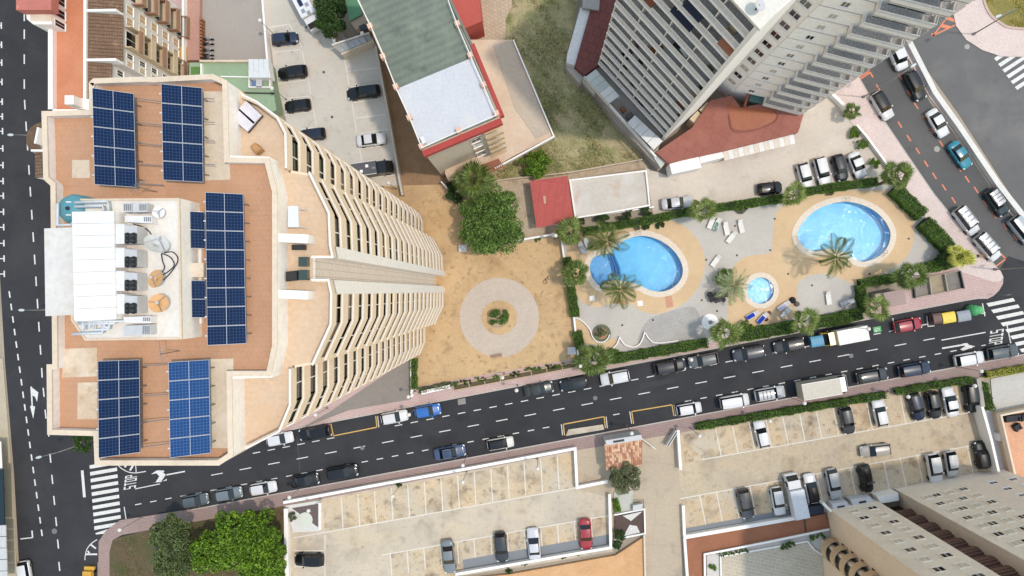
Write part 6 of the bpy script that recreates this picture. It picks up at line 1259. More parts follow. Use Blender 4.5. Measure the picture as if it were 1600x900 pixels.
def box_vehicle(name, px, py, ang, L, Wd, cabL, Hc, Hb, cabc, boxc, label, cat, extra=None, z=.012, roofpanels=0):
    c = P2(px, py, 1.4); t = empty(name, (c[0], c[1], z), R(ang), label, cat); w = Wd/2; x1 = L/2; xc = x1-cabL
    cb = MB(); sec = [(xc, .4, Hc), (x1-cabL*.42, .4, Hc), (x1-cabL*.12, .4, Hc*.62), (x1, .4, Hc*.5)]
    for x, z0, z1 in sec: cb.v += [(x, -w*.96, z0), (x, w*.96, z0), (x, w*.88, z1), (x, -w*.88, z1)]
    for i in range(3):
        for k in range(4): cb.f.append((i*4+k, i*4+(k+1) % 4, i*4+4+(k+1) % 4, i*4+4+k))
    cb.f += [(3, 2, 1, 0), (12, 13, 14, 15)]; cb.build('cab', paint(cabc), t, True)
    a, b = sec[1], sec[2]; MB().quad((a[0]+.03, -w*.78, a[2]-.03), (b[0]+.02, -w*.82, b[2]+.04), (b[0]+.02, w*.82, b[2]+.04), (a[0]+.03, w*.78, a[2]-.03)).build('windscreen', car_glass, t, True)
    o_ = MB().box((xc-L/2)/2-.03, 0, .7, Hb, xc+L/2-.06, Wd).build('box_body', M('box_%02x%02x%02x' % boxc, boxc, rough=.45, var=.03, scale=.5), t, True)
    MB().box((xc-L/2)/2, 0, .45, .7, L-cabL, Wd*.8).build('chassis', dark_m, t, True)
    for s in (-1, 1):
        MB().box((xc-L/2)/2-.03, s*(w-.05), Hb, Hb+.05, xc+L/2-.06, .08).build('edge_trim', metal_w, t, True)
        MB().box(x1-cabL*.5, s*(w+.12), Hc*.6, Hc*.75, .15, .2).build('mirror', black, t, True)
        MB().quad((x1-cabL*.85, s*w*.945, Hc*.6), (x1-cabL*.45, s*w*.945, Hc*.6), (x1-cabL*.5, s*w*.90, Hc*.9), (x1-cabL*.8, s*w*.90, Hc*.9)).build('side_window', car_glass, t, True)
        MB().box(x1-.04, s*w*.7, .75, .95, .1, .35).build('headlight', lamp_c, t, True); MB().box(-L/2-.0, s*w*.8, .75, .95, .08, .2).build('tail_light', lamp_r, t, True)
        for sx in (x1-.85, -L/2+1.0):
            ms = car_meshes('hatch', 4.2); w_ = obj('wheel', inst(('wheel', 'wheel'), lambda: ms['wheel'], rubber, True), t, True); w_.location = (sx, s*(w-.12), .33); obj('rim', inst(('rim', 'rim'), lambda: ms['rim'], rim_m), w_, True)
    for (x, y, lx, ly, h, mt, nm) in (extra or ()): MB().box(x, y, Hb, Hb+h, lx, ly).build(nm, mt, t, True)
    return t
skl = glassmat('skylight_plastic', (150, 160, 172), .2); pv = M('van_solar', (34, 48, 84), rough=.3, var=.02)
box_vehicle('motorhome', 479, 14, -62, 6.6, 2.25, 1.5, 2.5, 2.95, (236, 238, 240), (236, 238, 242), 'white motorhome with two solar panels at the top edge', 'motorhome', [(-1.4, .35, 1.1, .6, .05, pv, 'solar_panel'), (-.4, -.25, 1.1, .6, .05, pv, 'solar_panel'), (.3, .5, .5, .5, .12, skl, 'roof_hatch'), (.9, -.4, .55, .5, .12, skl, 'roof_hatch'), (1.5, .2, .5, .5, .12, skl, 'roof_hatch')], z=.07)
box_vehicle('camper_van', 583, 264, 8, 5.9, 2.0, 2.2, 2.0, 2.5, (24, 25, 27), (92, 92, 98), 'black camper with grey roof half behind the tower', 'camper', [(-.6, .3, .42, .42, .1, plain_white, 'roof_hatch'), (-1.5, -.35, .42, .42, .1, plain_white, 'roof_hatch'), (.35, -.1, .5, .3, .06, metal_g, 'roof_vent')], z=.07)
box_vehicle('delivery_truck', 1318, 525, 191, 6.0, 2.05, 1.6, 2.1, 2.7, (244, 204, 60), (234, 234, 232), 'white box van with yellow cab behind the blue container', 'truck')
box_vehicle('box_truck', 1286, 604, 10, 7.2, 2.35, 1.7, 2.3, 3.1, (228, 230, 234), (196, 190, 176), 'truck with large beige-grey box and white cab on the south side', 'truck')
box_vehicle('panel_van', 1243, 774, 102, 6.2, 2.0, 2.0, 1.9, 2.5, (226, 230, 238), (226, 231, 240), 'big white panel van in the lower row of the lower right lot', 'van', z=.075)
t = empty('dark_covered_car', (*P2(1272, 795, .5), .075), R(10), 'dark blue covered trailer beside the window tower\'s wall', 'trailer'); MB().box(0, 0, .4, 1.0, 2.4, 1.2).build('cover', M('navy_cover', (40, 52, 74), rough=.6), t, True); MB().box(1.4, 0, .4, .5, .7, .1).build('drawbar', dark_m, t, True)
for s in (-1, 1): ms = car_meshes('hatch', 4.2); w_ = obj('wheel', inst(('wheel', 'wheel'), lambda: ms['wheel'], rubber, True), t, True); w_.location = (0, s*.62, .32)
t = empty('yellow_loader', (*P2(138, 899, .8), .012), R(88), 'yellow machine cut off by the bottom edge on the side street', 'loader')
MB().box(-.2, 0, .5, 1.2, 1.8, 1.3).build('body', M('loader_yellow', (228, 176, 52), rough=.5), t, True); MB().box(-.6, 0, 1.2, 2.0, 1.0, 1.1).build('cab', car_glass, t, True); MB().box(-.6, 0, 2.0, 2.08, 1.1, 1.2).build('cab_roof', M('loader_yellow', (228, 176, 52)), t, True); MB().box(1.0, 0, .3, .7, .5, 1.5).build('bucket', M('loader_yellow', (228, 176, 52)), t, True)
for sx in (-.7, .5):
    for s in (-1, 1): ms = car_meshes('hatch', 4.2); w_ = obj('wheel', inst(('wheel', 'wheel'), lambda: ms['wheel'], rubber, True), t, True); w_.location = (sx, s*.68, .32)
# motorbikes by the yard wall
def motorbike(px, py, ang, c, label):
    p = P2(px, py, .5); t = empty('motorbike', (p[0], p[1], .055), R(ang), label, 'motorbike', 'motorbikes parked by the yard')
    for sx in (-.62, .62):
        w_ = MB().lathe([(.2, -.06), (.28, -.06), (.3, 0), (.28, .06), (.2, .06)], n=14); w_.v = [(x+sx, z, y+.3) for x, y, z in w_.v]; w_.build('wheel', rubber, t, True)
    b = MB(); b.tube([(-.55, 0, .55), (-.1, 0, .75), (.3, 0, .8), (.5, 0, .7)], .13, 8, .1); b.build('body', paint(c), t, True, True); MB().box(-.3, 0, .76, .86, .65, .26).build('seat', black, t, True)
    MB().tube([(.42, -.36, .98), (.5, 0, 1.0), (.42, .36, .98)], .025, 5).build('handlebar', metal_g, t, True); MB().tube([(.45, 0, 1.0), (.62, 0, .3)], .04, 5).build('fork', metal_g, t, True); MB().box(.6, 0, .78, .92, .12, .16).build('headlight', lamp_c, t, True)
for i, (y, c, l) in enumerate(((61.5, (150, 152, 156), 'topmost of the five motorbikes, silver'), (69, (40, 42, 46), 'second of the five motorbikes, dark'), (78.5, (120, 124, 128), 'middle one of the five motorbikes, grey'), (86.5, (34, 36, 40), 'fourth of the five motorbikes, black'), (92, (50, 52, 56), 'lowest of the five motorbikes, next to the green annex'))): motorbike(324.5, y, 3, c, l)
# containers along the kerb
def bin_(px, py, ang, c, lx, ly, label, h=1.25):
    p = P2(px, py, .8); t = empty('waste_container', (p[0], p[1], .012), R(ang), label, 'waste container', 'waste containers at the kerb'); mt = M('bin_%02x%02x%02x' % c, c, rough=.5, var=.04)
    b = MB(); b.v = [(-lx*.44, -ly*.42, .15), (lx*.44, -ly*.42, .15), (lx*.44, ly*.42, .15), (-lx*.44, ly*.42, .15), (-lx*.5, -ly*.5, h), (lx*.5, -ly*.5, h), (lx*.5, ly*.5, h), (-lx*.5, ly*.5, h)]; b.f = [(3, 2, 1, 0), (0, 1, 5, 4), (1, 2, 6, 5), (2, 3, 7, 6), (3, 0, 4, 7)]; b.build('bin_body', mt, t, True)
    l = MB(); n = 6
    for i in range(n+1):
        a = math.pi*i/n; y = -ly*.52*math.cos(a); z = h+.02+.22*math.sin(a); l.v += [(-lx*.52, y, z), (lx*.52, y, z)]
    for i in range(n): l.f.append((2*i, 2*i+1, 2*i+3, 2*i+2))
    l.f += [tuple(range(0, 2*n+2, 2)), tuple(range(2*n+1, 0, -2))]; l.build('bin_lid', mt, t, True)
    for s in (-1, 1): MB().box(s*lx*.54, 0, h-.25, h-.1, .08, ly*.3).build('lifting_arm', dark_m, t, True)
    for sx in (-1, 1):
        for sy in (-1, 1): MB().box(sx*lx*.38, sy*ly*.36, 0, .15, .12, .06).build('castor', black, t, True)
bin_(1461, 497.5, 10, (104, 74, 66), 1.15, 1.5, 'brown waste container right of the red hatchback'); bin_(1479, 496, 10, (246, 214, 60), 1.75, 1.5, 'yellow recycling container between brown and grey ones'); bin_(1502.5, 493.5, 10, (150, 158, 170), 1.75, 1.5, 'grey waste container beside the green igloo'); bin_(1274.5, 533, 10, (88, 158, 192), 1.75, 1.5, 'blue paper container behind the yellow-cabbed box van')
def igloo(px, py, label):
    p = P2(px, py, .8); t = empty('bottle_bank', (p[0], p[1], .012), 0, label, 'bottle bank'); g_ = M('igloo_green', (70, 172, 104), rough=.45, var=.04)
    MB().lathe([(.78, 0), (.86, .3), (.86, .8), (.72, 1.25), (.45, 1.55), (.2, 1.66), (.01, 1.68)], n=22).build('shell', g_, t, True, True)
    MB().lathe([(.6, .9), (.6, 1.2), (.4, 1.45), (.01, 1.5)], (.6, .05, 0), 16).build('hood', M('igloo_light', (96, 196, 120), rough=.45), t, True, True)
    for s in (-1, 1):
        d = MB().lathe([(.16, 0), (.16, .08), (.01, .08)], n=12); d.v = [(x, s*(.78+z), 1.0+y) for x, y, z in d.v]; d.build('port', black, t, True)
igloo(1521, 485, 'green igloo bottle bank by the zebra crossing'); igloo(1476, 7, 'green igloo bottle bank at the top edge beside the orange triangle')
# ================================================================ PLANTS
NPR = np.random.default_rng(4)
def leaf_mesh(name, pts, size, mat, flat=.5, asp=.55, nrm=None):
    """one small leaf-shaped face pair per point, turned every way"""
    n = len(pts); d = NPR.normal(size=(n, 3)); d[:, 2] *= 1-flat
    d /= np.linalg.norm(d, axis=1, keepdims=True)+1e-9
    up = NPR.normal(size=(n, 3)); e = np.cross(d, up); e /= np.linalg.norm(e, axis=1, keepdims=True)+1e-9
    s = size*NPR.uniform(.7, 1.3, (n, 1)); a = d*s*.5; b = e*s*.5*asp
    V_ = np.empty((n, 4, 3)); V_[:, 0] = pts-a; V_[:, 1] = pts+b; V_[:, 2] = pts+a; V_[:, 3] = pts-b
    me = bpy.data.meshes.new(name); me.vertices.add(4*n); me.vertices.foreach_set('co', V_.reshape(-1).astype(np.float32))
    me.loops.add(4*n); me.loops.foreach_set('vertex_index', np.arange(4*n, dtype=np.int32)); me.polygons.add(n); me.polygons.foreach_set('loop_start', np.arange(0, 4*n, 4, dtype=np.int32))
    try: me.polygons.foreach_set('loop_total', np.full(n, 4, dtype=np.int32))
    except Exception: pass
    me.materials.append(mat); me.update(calc_edges=True); me.validate(); return me
def ball(n, r):
    p = NPR.normal(size=(n, 3)); p /= np.linalg.norm(p, axis=1, keepdims=True); return p*(NPR.uniform(.45, 1, (n, 1))**.5)*np.array(r)
bark = M('bark', (112, 92, 74), var=.15, scale=2, rough=.95); palm_bark = M('palm_bark', (128, 108, 86), var=.2, scale=3, rough=.95)
L1 = leafmat('leaf_mid_green', (52, 82, 32), (126, 150, 74)); L2 = leafmat('leaf_bright_green', (30, 62, 14), (126, 156, 46)); L3 = leafmat('leaf_grey_green', (56, 72, 38), (114, 124, 78)); L4 = leafmat('leaf_dark', (34, 56, 24), (72, 96, 44)); LH = leafmat('leaf_hedge', (50, 78, 26), (108, 134, 54)); LO = leafmat('leaf_olive', (74, 82, 54), (128, 132, 96)); LP = leafmat('palm_leaf', (66, 84, 36), (132, 142, 76)); LPy = leafmat('palm_leaf_yellow', (118, 128, 44), (196, 186, 88)); LPd = leafmat('palm_leaf_dark', (54, 72, 28), (112, 124, 62)); LF = leafmat('agave_leaf', (96, 112, 78), (170, 174, 128)); LR = leafmat('leaf_purple_grey', (70, 62, 66), (128, 118, 124))
def tree(name, px, py, zc, r, label, mat, n=9000, clumps=40, size=.3, trunk=True, cat='tree', cz=None, group=None, seed=0):
    """crown centred where the photo shows it at height zc; r = (rx, ry, rz) metres"""
    c = np.array(P(px, py, zc)); t = empty(name, (c[0], c[1], .05), 0, label, cat, group); rs_ = np.random.default_rng(seed+int(px))
    cc = rs_.normal(size=(clumps, 3)); cc /= np.linalg.norm(cc, axis=1, keepdims=True); cc *= (rs_.uniform(.25, 1, (clumps, 1))**.45)*np.array(r)*.88; cc[:, 2] = np.abs(cc[:, 2])*.9-r[2]*.25
    cr = rs_.uniform(.14, .30, clumps)*min(r[0], r[1]); per = n//clumps
    pts = np.concatenate([c+cc[i]+ball(per, (cr[i]*1.15, cr[i]*1.15, cr[i]*.8)) for i in range(clumps)])
    obj('crown', leaf_mesh('crown', pts, size, mat), t)
    b = MB(); base = Vector((c[0], c[1], 0)); top = Vector(c)
    if trunk:
        b.tube([tuple(base), tuple(base.lerp(top, .5)+Vector((.1, .05, 0))), tuple(top)], .11*min(r[0], 4), 8, .05*min(r[0], 4)); b.build('trunk', bark, t, smooth=True)
        for i in range(0, clumps, max(1, clumps//7)):
            e = top+Vector(cc[i])*.8; s = base.lerp(top, .55); MB().tube([tuple(s), tuple(s.lerp(e, .5)+Vector((0, 0, .3))), tuple(e)], .045*min(r[0], 4), 6, .015*min(r[0], 4)).build('branch', bark, t, smooth=True)
    else:
        b.tube([tuple(base), (c[0], c[1], max(.2, zc))], .06, 6); b.build('stem', bark, t)
    return t
tree('broadleaf_tree', 767, 345, 5.2, (4.9, 5.3, 3.0), 'big dense green tree between the sandy court and the red shed', L1, 22000, 62, .32)
tree('broadleaf_tree', 385, 832, 4.2, (5.6, 3.6, 2.6), 'bright green tree nearest the street in the corner garden', L2, 15000, 62, .42, seed=1)
tree('broadleaf_tree', 330, 862, 4.2, (4.3, 3.2, 2.6), 'bright green tree left of the other one in the corner garden', L2, 10000, 46, .42, seed=2)
tree('broadleaf_tree', 405, 880, 4.0, (5.0, 3.4, 2.6), 'bright green tree at the bottom edge of the corner garden', L2, 12000, 50, .42, seed=3)
tree('feathery_tree', 264, 846, 4.6, (3.3, 4.0, 2.6), 'grey-green feathery tree left of the bright green ones', L3, 16000, 60, .3, seed=4)
tree('feathery_tree', 272, 885, 4.2, (3.6, 2.6, 2.2), 'grey-green feathery tree at the bottom edge', L3, 10000, 40, .3, seed=5)
tree('broadleaf_tree', 516, 22, 4.5, (2.7, 3.6, 2.6), 'dark green tree beside the motorhome', L4, 12000, 50, .3, seed=6)
tree('olive_tree', 978, 747, 3.4, (2.3, 2.4, 1.7), 'round olive tree beside the gatehouse roof', LO, 9000, 40, .2, seed=7)
tree('large_shrub', 836, 257, 2.2, (2.5, 2.0, 1.7), 'bright green shrub at the foot of the grass plot', L2, 7000, 36, .25, False, 'shrub', seed=8)
tree('dark_shrub', 712, 300, 1.8, (1.5, 2.2, 1.3), 'dark shrub against the wall left of the big tree', L4, 4500, 24, .22, False, 'shrub', seed=9)
tree('dark_shrub', 130, 692, 5, (1.6, 1.6, 1.5), 'dark bush squeezed between tower corner and crossing', L4, 3000, 20, .24, False, 'shrub', seed=10)
for i, (x, y, r, m, lab) in enumerate(((909, 346, 1.0, L4, 'leftmost of the four clipped bushes behind the left pool'), (941, 341, 1.2, L4, 'second of the four clipped bushes behind the left pool'), (976, 335, 1.2, L4, 'third of the four clipped bushes behind the left pool'), (1008, 328, 1.1, L4, 'rightmost of the four clipped bushes behind the left pool'), (1336, 208, .95, L2, 'upper of the two round bushes on the low white wall'), (1346, 225, .95, L2, 'lower of the two round bushes on the low white wall'), (1366, 255, .9, L2, 'round bush beside the rightmost forecourt car'), (1158, 327, .75, LO, 'grey-green round bush below the pool hedge'), (994, 354, .65, LO, 'small grey bush left of two at the pool\'s top edge'), (1010, 352, .75, L4, 'small dark bush at the pool\'s top edge'), (1031, 350, .8, L4, 'rightmost small bush at the pool\'s top edge'), (1166, 512, 1.3, L2, 'bright green bush above the hedge near the blue towels'), (780, 497, 1.6, L1, 'bushy plant in the round planter of the sandy court'), (940, 520, .95, LO, 'low scrub in the circular garden planter'), (1296, 298, .8, LO, 'grey-green bush above the large pool'), (1133, 434, 1.5, L2, 'green bush beneath the spiky palm'), (1122, 462, 1.4, LR, 'purple-grey bush beneath the spiky palm'), (623, 757, .5, L4, 'little bush on the lot wall'), (968, 835, 1.0, L4, 'dark green bush at the corner of the gravel patio'), (964, 851, .8, L4, 'smaller dark bush at the corner of the orange terrace'), (1114, 887, .55, L2, 'small round bush in the edge bed of the paved court'), (454, 808, .9, LO, 'grey-green bush at the corner patio'), (722, 290, .7, L1, 'low plant by the dirt strip\'s end'), (795, 893, .5, L4, 'round clipped bush in the planter at the bottom'), (1470, 398, 1.6, L4, 'dark shrub left of the yellow palm'), (1418, 322, 1.0, L4, 'dark shrub at the head of the right hedge'), (958, 553, 1.1, L1, 'green shrub behind the palm over the street'), (840, 373, .5, L1, 'small plant in the bed at the court\'s top edge'))):
    n = int(1500*r*r)+500; tree('bush', x, y, r*.7, (r, r, r*.75), lab, m, n, 14, .17, False, 'bush', seed=20+i)
ORD = ('first', 'second', 'third', 'fourth', 'fifth', 'sixth', 'seventh', 'eighth', 'ninth')
SH1 = [w+' low shrub from the left in the bed along the sandy court\'s lower edge' for w in ORD]
SH2 = ['leftmost planter shrub below the lower left lot\'s wall', 'middle planter shrub below the lower left lot\'s wall', 'rightmost planter shrub below the lower left lot\'s wall']+[w+' small shrub from the left along the paved court\'s wall' for w in ORD[:5]]
SH3 = [w+' spreading shrub from the left in the bed near the rounded balconies' for w in ORD[:4]]
xs_ = [(713, 600), (727, 597), (752, 592), (776, 590), (806, 584), (830, 578), (840, 577), (860, 573), (876, 571)]
for i, (x, y) in enumerate(xs_): tree('low_shrub', x, y, .45, (.75+.2*(i % 3), .45, .45), SH1[i], (L1, L4, LH)[i % 3], 1500, 9, .16, False, 'shrub', group='shrubs along the court edge', seed=60+i)
for i, (x, y) in enumerate(((820, 881), (880, 870), (900, 866), (1127, 867), (1137, 865), (1147, 864), (1157, 862), (1165, 861))): tree('low_shrub', x, y, .45, (.7, .35, .4), SH2[i], (L1, LH)[i % 2], 900, 7, .15, False, 'shrub', group='shrubs in the bottom planters', seed=80+i)
for i, (x, y) in enumerate(((1225, 853), (1236, 850), (1272, 840), (1285, 836))): tree('low_shrub', x, y, .5, (.9, .6, .5), SH3[i], (L1, LH)[i % 2], 1500, 9, .16, False, 'shrub', group='shrubs by the rounded balconies', seed=95+i)
bd = empty('planter_bed', (*P2(780, 592), .1), 0, 'narrow stone-edged planting bed along the sandy court\'s lower edge', 'planter'); bs = M('bed_stone', (196, 172, 140), var=.08, scale=1)
MB().prism(XY([(708, 603), (902, 567), (902, 573), (709, 610)], .3), .05, .22).build('bed_soil', garden_m, bd)
for a_, b_ in (((707, 602), (902, 566)), ((709, 611), (903, 574))): MB().wall(XY([a_, b_], .4), .14, .05, .36).build('bed_edge', bs, bd)
for k_ in range(9): MB().wall(XY([lerp((707, 602), (902, 566), k_/8), lerp((709, 611), (903, 574), k_/8)], .4), .12, .05, .34).build('bed_divider', bs, bd)
def hedge(pts, wpx, h, label, mat=LH, dens=190):
    xy = [np.array(P2(a, b, h)) for a, b in pts]; w = wpx/10.5*(CAM_H-h)/CAM_H; P_ = []
    t = empty('hedge', (*xy[0], .05), 0, label, 'hedge'); core = MB()
    for a, b in zip(xy[:-1], xy[1:]):
        L = np.linalg.norm(b-a); d = (b-a)/L; n = np.array((-d[1], d[0])); k = int(L*(w+2*h)*dens)
        s = NPR.uniform(-.02, 1.02, k)*L; u = NPR.uniform(0, w+2*h, k); side = np.where(u < h, -1, np.where(u > h+w, 1, 0))
        off_ = np.where(side == 0, u-h-w/2, side*w/2); z = np.where(side == 0, h, np.where(u < h, u, 2*h+w-u))
        wob = .13*np.sin(s*1.7+a[0])+.1*np.sin(s*4.1+a[1])
        q = a+s[:, None]*d+(off_*(1+wob/w*.8))[:, None]*n; P_.append(np.column_stack([q, z+wob*.7*(side == 0)+NPR.normal(0, .07, k)])+NPR.normal(0, .05, (k, 3)))
        core.wall([tuple(a-n*(w*.42)), tuple(b-n*(w*.42))], w*.84, .05, h-.12)
    core.build('branches', M('hedge_core', (36, 48, 24), var=.2, scale=3), t)
    obj('foliage', leaf_mesh('foliage', np.concatenate(P_), .17, mat), t)
hedge([(912, 362), (960, 353), (1020, 342), (1080, 330)], 10, 1.5, 'clipped hedge behind the left pool'); hedge([(1108, 326), (1160, 319), (1225, 309)], 11, 1.5, 'clipped hedge behind the loungers'); hedge([(1255, 300), (1310, 291), (1372, 283)], 11, 1.5, 'clipped hedge between forecourt cars and large pool')
hedge([(1400, 294), (1425, 318), (1444, 336)], 19, 1.6, 'thick hedge at the top right of the pool garden'); hedge([(1446, 346), (1466, 366), (1486, 388)], 21, 1.6, 'thick hedge along the avenue pavement'); hedge([(1452, 418), (1480, 413), (1508, 402)], 15, 1.4, 'hedge under the yellow palm at the corner')
hedge([(1346, 444), (1375, 438), (1405, 434)], 12, 1.4, 'hedge above the mauve kiosk'); hedge([(1347, 446), (1350, 470), (1354, 488)], 13, 1.4, 'hedge left of the mauve kiosk')
hedge([(944, 564), (1010, 553), (1105, 536)], 13, 1.4, 'hedge along the street below the scalloped wall'); hedge([(1150, 526), (1195, 519), (1245, 510)], 17, 1.5, 'hedge along the street below the paddling pool'); hedge([(1275, 505), (1310, 499), (1348, 490)], 17, 1.5, 'hedge along the street left of the kiosk')
hedge([(886, 402), (889, 425), (891, 445)], 12, 1.4, 'upper hedge between the sandy court and the left pool'); hedge([(892, 448), (896, 475), (899, 495)], 12, 1.4, 'lower hedge between the sandy court and the left pool'); hedge([(902, 518), (907, 545)], 12, 1.4, 'short hedge beside the sandy nook')
hedge([(1090, 668), (1200, 649), (1290, 634), (1384, 618)], 9, 1.2, 'long hedge between pavement and lower right lot'); hedge([(1402, 613), (1460, 603), (1520, 594)], 8, 1.2, 'hedge above the dark cars of the lower right lot'); hedge([(1538, 600), (1549, 640)], 11, 1.3, 'hedge right of the last black car'); hedge([(1544, 586), (1600, 577), (1640, 570)], 8, 1.2, 'yellowish hedge along the pavement at the right edge', LPy)
hedge([(646, 562), (646, 608)], 8, 1.2, 'narrow upright hedge beside the garage ramp wall'); hedge([(655, 611), (704, 601)], 7, .9, 'low dry hedge behind the short sign wall', LO); hedge([(962, 780), (966, 800)], 7, .6, 'bright low plants along the gravel strip', L2)
# palms -----------------------------------------------------------------------
def fan_leaf(L, nb=15):
    b = MB(); b.tube([(0, 0, 0), (L*.25, 0, .06*L), (L*.5, 0, .08*L)], .03, 4)
    for i in range(nb):
        a = (i/(nb-1)-.5)*3.0; r = L*.56*(1-.16*abs(a)); c0 = Vector((L*.48, 0, .08*L)); d = Vector((math.cos(a), math.sin(a), 0)); n = Vector((-d.y, d.x, 0))
        m = c0+d*r*.55+Vector((0, 0, .03)); e = c0+d*r+Vector((0, 0, -.16*L)); w = r*.07
        b.quad(c0, m-n*w, e, m+n*w)
    return b
def feather_leaf(L, nl=20, wid=.34):
    b = MB(); rib_ = []
    for i in range(9):
        s = i/8; rib_.append(Vector((L*(s-.12*s*s), 0, L*(.34*s-.62*s*s))))
    b.tube([tuple(p) for p in rib_], .03, 4, .01)
    for i in range(nl):
        s = .12+.88*i/(nl-1); k = s*8; j = min(7, int(k)); p = rib_[j].lerp(rib_[j+1], k-j); ll = L*wid*math.sin(math.pi*(.12+.80*s))
        for sd_ in (-1, 1):
            d = Vector((.62, sd_*.8, -.30)).normalized(); q = p+d*ll; m = p+d*ll*.5; w = Vector((.05+.012*L, 0, .0)); b.quad(p-w*.4, m-w*.55, q, m+w*.55)
    return b
PALM = {}
def palm(px, py, h, kind, R_, nf, mat, label, seed=0, droop=.0):
    rg_ = random.Random(seed); p = P(px, py, h); lean = (rg_.uniform(-.35, .35), rg_.uniform(-.35, .35)); t = empty('palm_tree', (p[0]+lean[0], p[1]+lean[1], .1), 0, label, 'palm tree', 'palms of the garden')
    b = MB(); b.tube([(0, 0, 0), (-lean[0]*.3, -lean[1]*.3, h*.4), (-lean[0], -lean[1], h)], .22, 10, .15); b.build('trunk', palm_bark, t, True, True)
    for i in range(nf):
        key = (kind, R_, i % 3, mat.name)
        if key not in PALM: PALM[key] = (fan_leaf(R_*(1, .9, 1.08)[i % 3], 15+i % 3) if kind == 'fan' else feather_leaf(R_*(1, .92, 1.06)[i % 3], 22, .34 if kind == 'feather' else .24)).mesh('frond', mat)
        f = obj('frond', PALM[key], t, True); f.location = (-lean[0], -lean[1], h+.05)
        tier = i/nf; el = (1.0-1.5*tier)*(1 if kind != 'spiky' else .8)+rg_.uniform(-.12, .12)-droop
        f.rotation_euler = (rg_.uniform(-.6, .6), -el, i*2.399+rg_.uniform(-.2, .2)); sc = rg_.uniform(.72, 1.22); f.scale = (sc, sc, sc)
for i, a in enumerate((
 (889, 364, 4.0, 'fan', 2.1, 20, LP, 'fan palm at the top left corner of the pool garden'), (900, 428, 4.2, 'fan', 2.1, 19, LPd, 'fan palm in the hedge left of the left pool'), (1096, 329, 4.0, 'fan', 2.0, 20, LP, 'fan palm between the pools in the top hedge'), (1240, 306, 4.2, 'fan', 1.9, 17, LP, 'fan palm in the hedge left of the forecourt cars'), (1400, 277, 4.6, 'fan', 2.3, 20, LPd, 'fan palm by the avenue at the top right of the garden'), (926, 563, 5.0, 'fan', 2.5, 23, LPd, 'fan palm overhanging the street beside the white SUV'), (1131, 520, 4.6, 'fan', 2.3, 20, LP, 'fan palm in the street hedge left of the bright bush'), (1257, 502, 4.2, 'fan', 2.2, 17, LP, 'fan palm in the street hedge above the blue container'), (1368, 482, 4.2, 'fan', 2.0, 17, LP, 'fan palm left of the mauve kiosk'), (1424, 429, 4.6, 'fan', 2.5, 21, LPd, 'fan palm above the concrete enclosure'), (1494, 400, 3.2, 'fan', 2.0, 17, LPy, 'yellowish fan palm at the pavement corner'), (740, 284, 6.0, 'fan', 2.8, 30, LPd, 'large fan palm at the top of the big tree'), (1330, 176, 2.2, 'fan', 1.3, 20, LPd, 'small fan palm by the short white wall near the avenue'),
 (947, 378, 6.0, 'feather', 3.0, 18, LPd, 'feather palm leaning over the shallow lobe of the left pool'), (968, 452, 6.0, 'feather', 3.0, 18, LPd, 'dark feather palm at the lower edge of the left pool'), (1306, 402, 6.0, 'feather', 3.0, 16, LPd, 'feather palm in the notch of the large pool'), (1143, 447, 2.6, 'spiky', 2.9, 22, LF, 'spiky grey-green palm beside the paddling pool'))): palm(*a, seed=i)
# ground cover
def tufts(name, poly, n, size, mat, label, cat, z=.05):
    xy = np.array(XY(poly)); lo, hi = xy.min(0), xy.max(0); pts = []
    def inside(p):
        c = False; j = len(xy)-1
        for i in range(len(xy)):
            if (xy[i, 1] > p[1]) != (xy[j, 1] > p[1]) and p[0] < (xy[j, 0]-xy[i, 0])*(p[1]-xy[i, 1])/(xy[j, 1]-xy[i, 1])+xy[i, 0]: c = not c
            j = i
        return c
    while len(pts) < n:
        q = NPR.uniform(lo, hi)
        if inside(q) and math.sin(q[0]*.9)+math.sin(q[1]*.7+1.3)+math.sin((q[0]+q[1])*2.1)*.6+NPR.uniform(-1, 1) > .1: pts.append((*q, z+NPR.uniform(.02, .16)))
    o = obj(name, leaf_mesh(name, np.array(pts), size, mat, flat=.2, asp=.3)); tag(o, label, cat, kind='stuff')
tufts('grass', [(785, 0), (900, 0), (884, 100), (950, 182), (1000, 244), (893, 272), (800, 284), (770, 275), (862, 216), (800, 60)], 9000, .3, leafmat('grass_blades', (104, 114, 58), (176, 164, 112)), 'rough grass of the plot between the two buildings', 'grass')
tufts('grass', [(1538, 0), (1550, 24), (1580, 42), (1640, 46), (1640, -40), (1538, -40)], 3000, .3, leafmat('verge_blades', (116, 116, 46), (182, 164, 84)), 'dry grass of the traffic island', 'grass', .17)
tufts('ground_cover', [(175, 846), (250, 828), (440, 795), (440, 900), (175, 900)], 2500, .28, leafmat('garden_blades', (76, 84, 44), (140, 120, 72)), 'scrubby ground cover of the corner garden', 'ground cover', .1)
# ================================================================ STREET AND GARDEN FURNITURE
globe_m = M('white_globe', (240, 240, 236), rough=.25, var=0, fine=0); pole_m = M('lamp_pole', (150, 152, 152), rough=.5, metal=.3, var=.02)
def globe_lamp(px, py, label, h=5.6, base=.1):
    p = P2(px, py, h); t = empty('street_lamp', (p[0], p[1], base), 0, label, 'street lamp', 'globe street lamps')
    hh = h-base; MB().tube([(0, 0, 0), (0, 0, hh-.25)], .05, 6, .035).build('pole', pole_m, t, True); MB().lathe([(.16, 0), (.14, .1), (.05, .35)], n=10).build('base', pole_m, t, True)
    MB().lathe([(.03, -.3), (.14, -.27), (.25, -.15), (.29, 0), (.25, .15), (.14, .27), (.01, .3)], (0, 0, hh), 14).build('globe', globe_m, t, True, True); MB().lathe([(.12, 0), (.12, .1), (.05, .12)], (0, 0, hh-.36), 10).build('collar', dark_m, t, True)
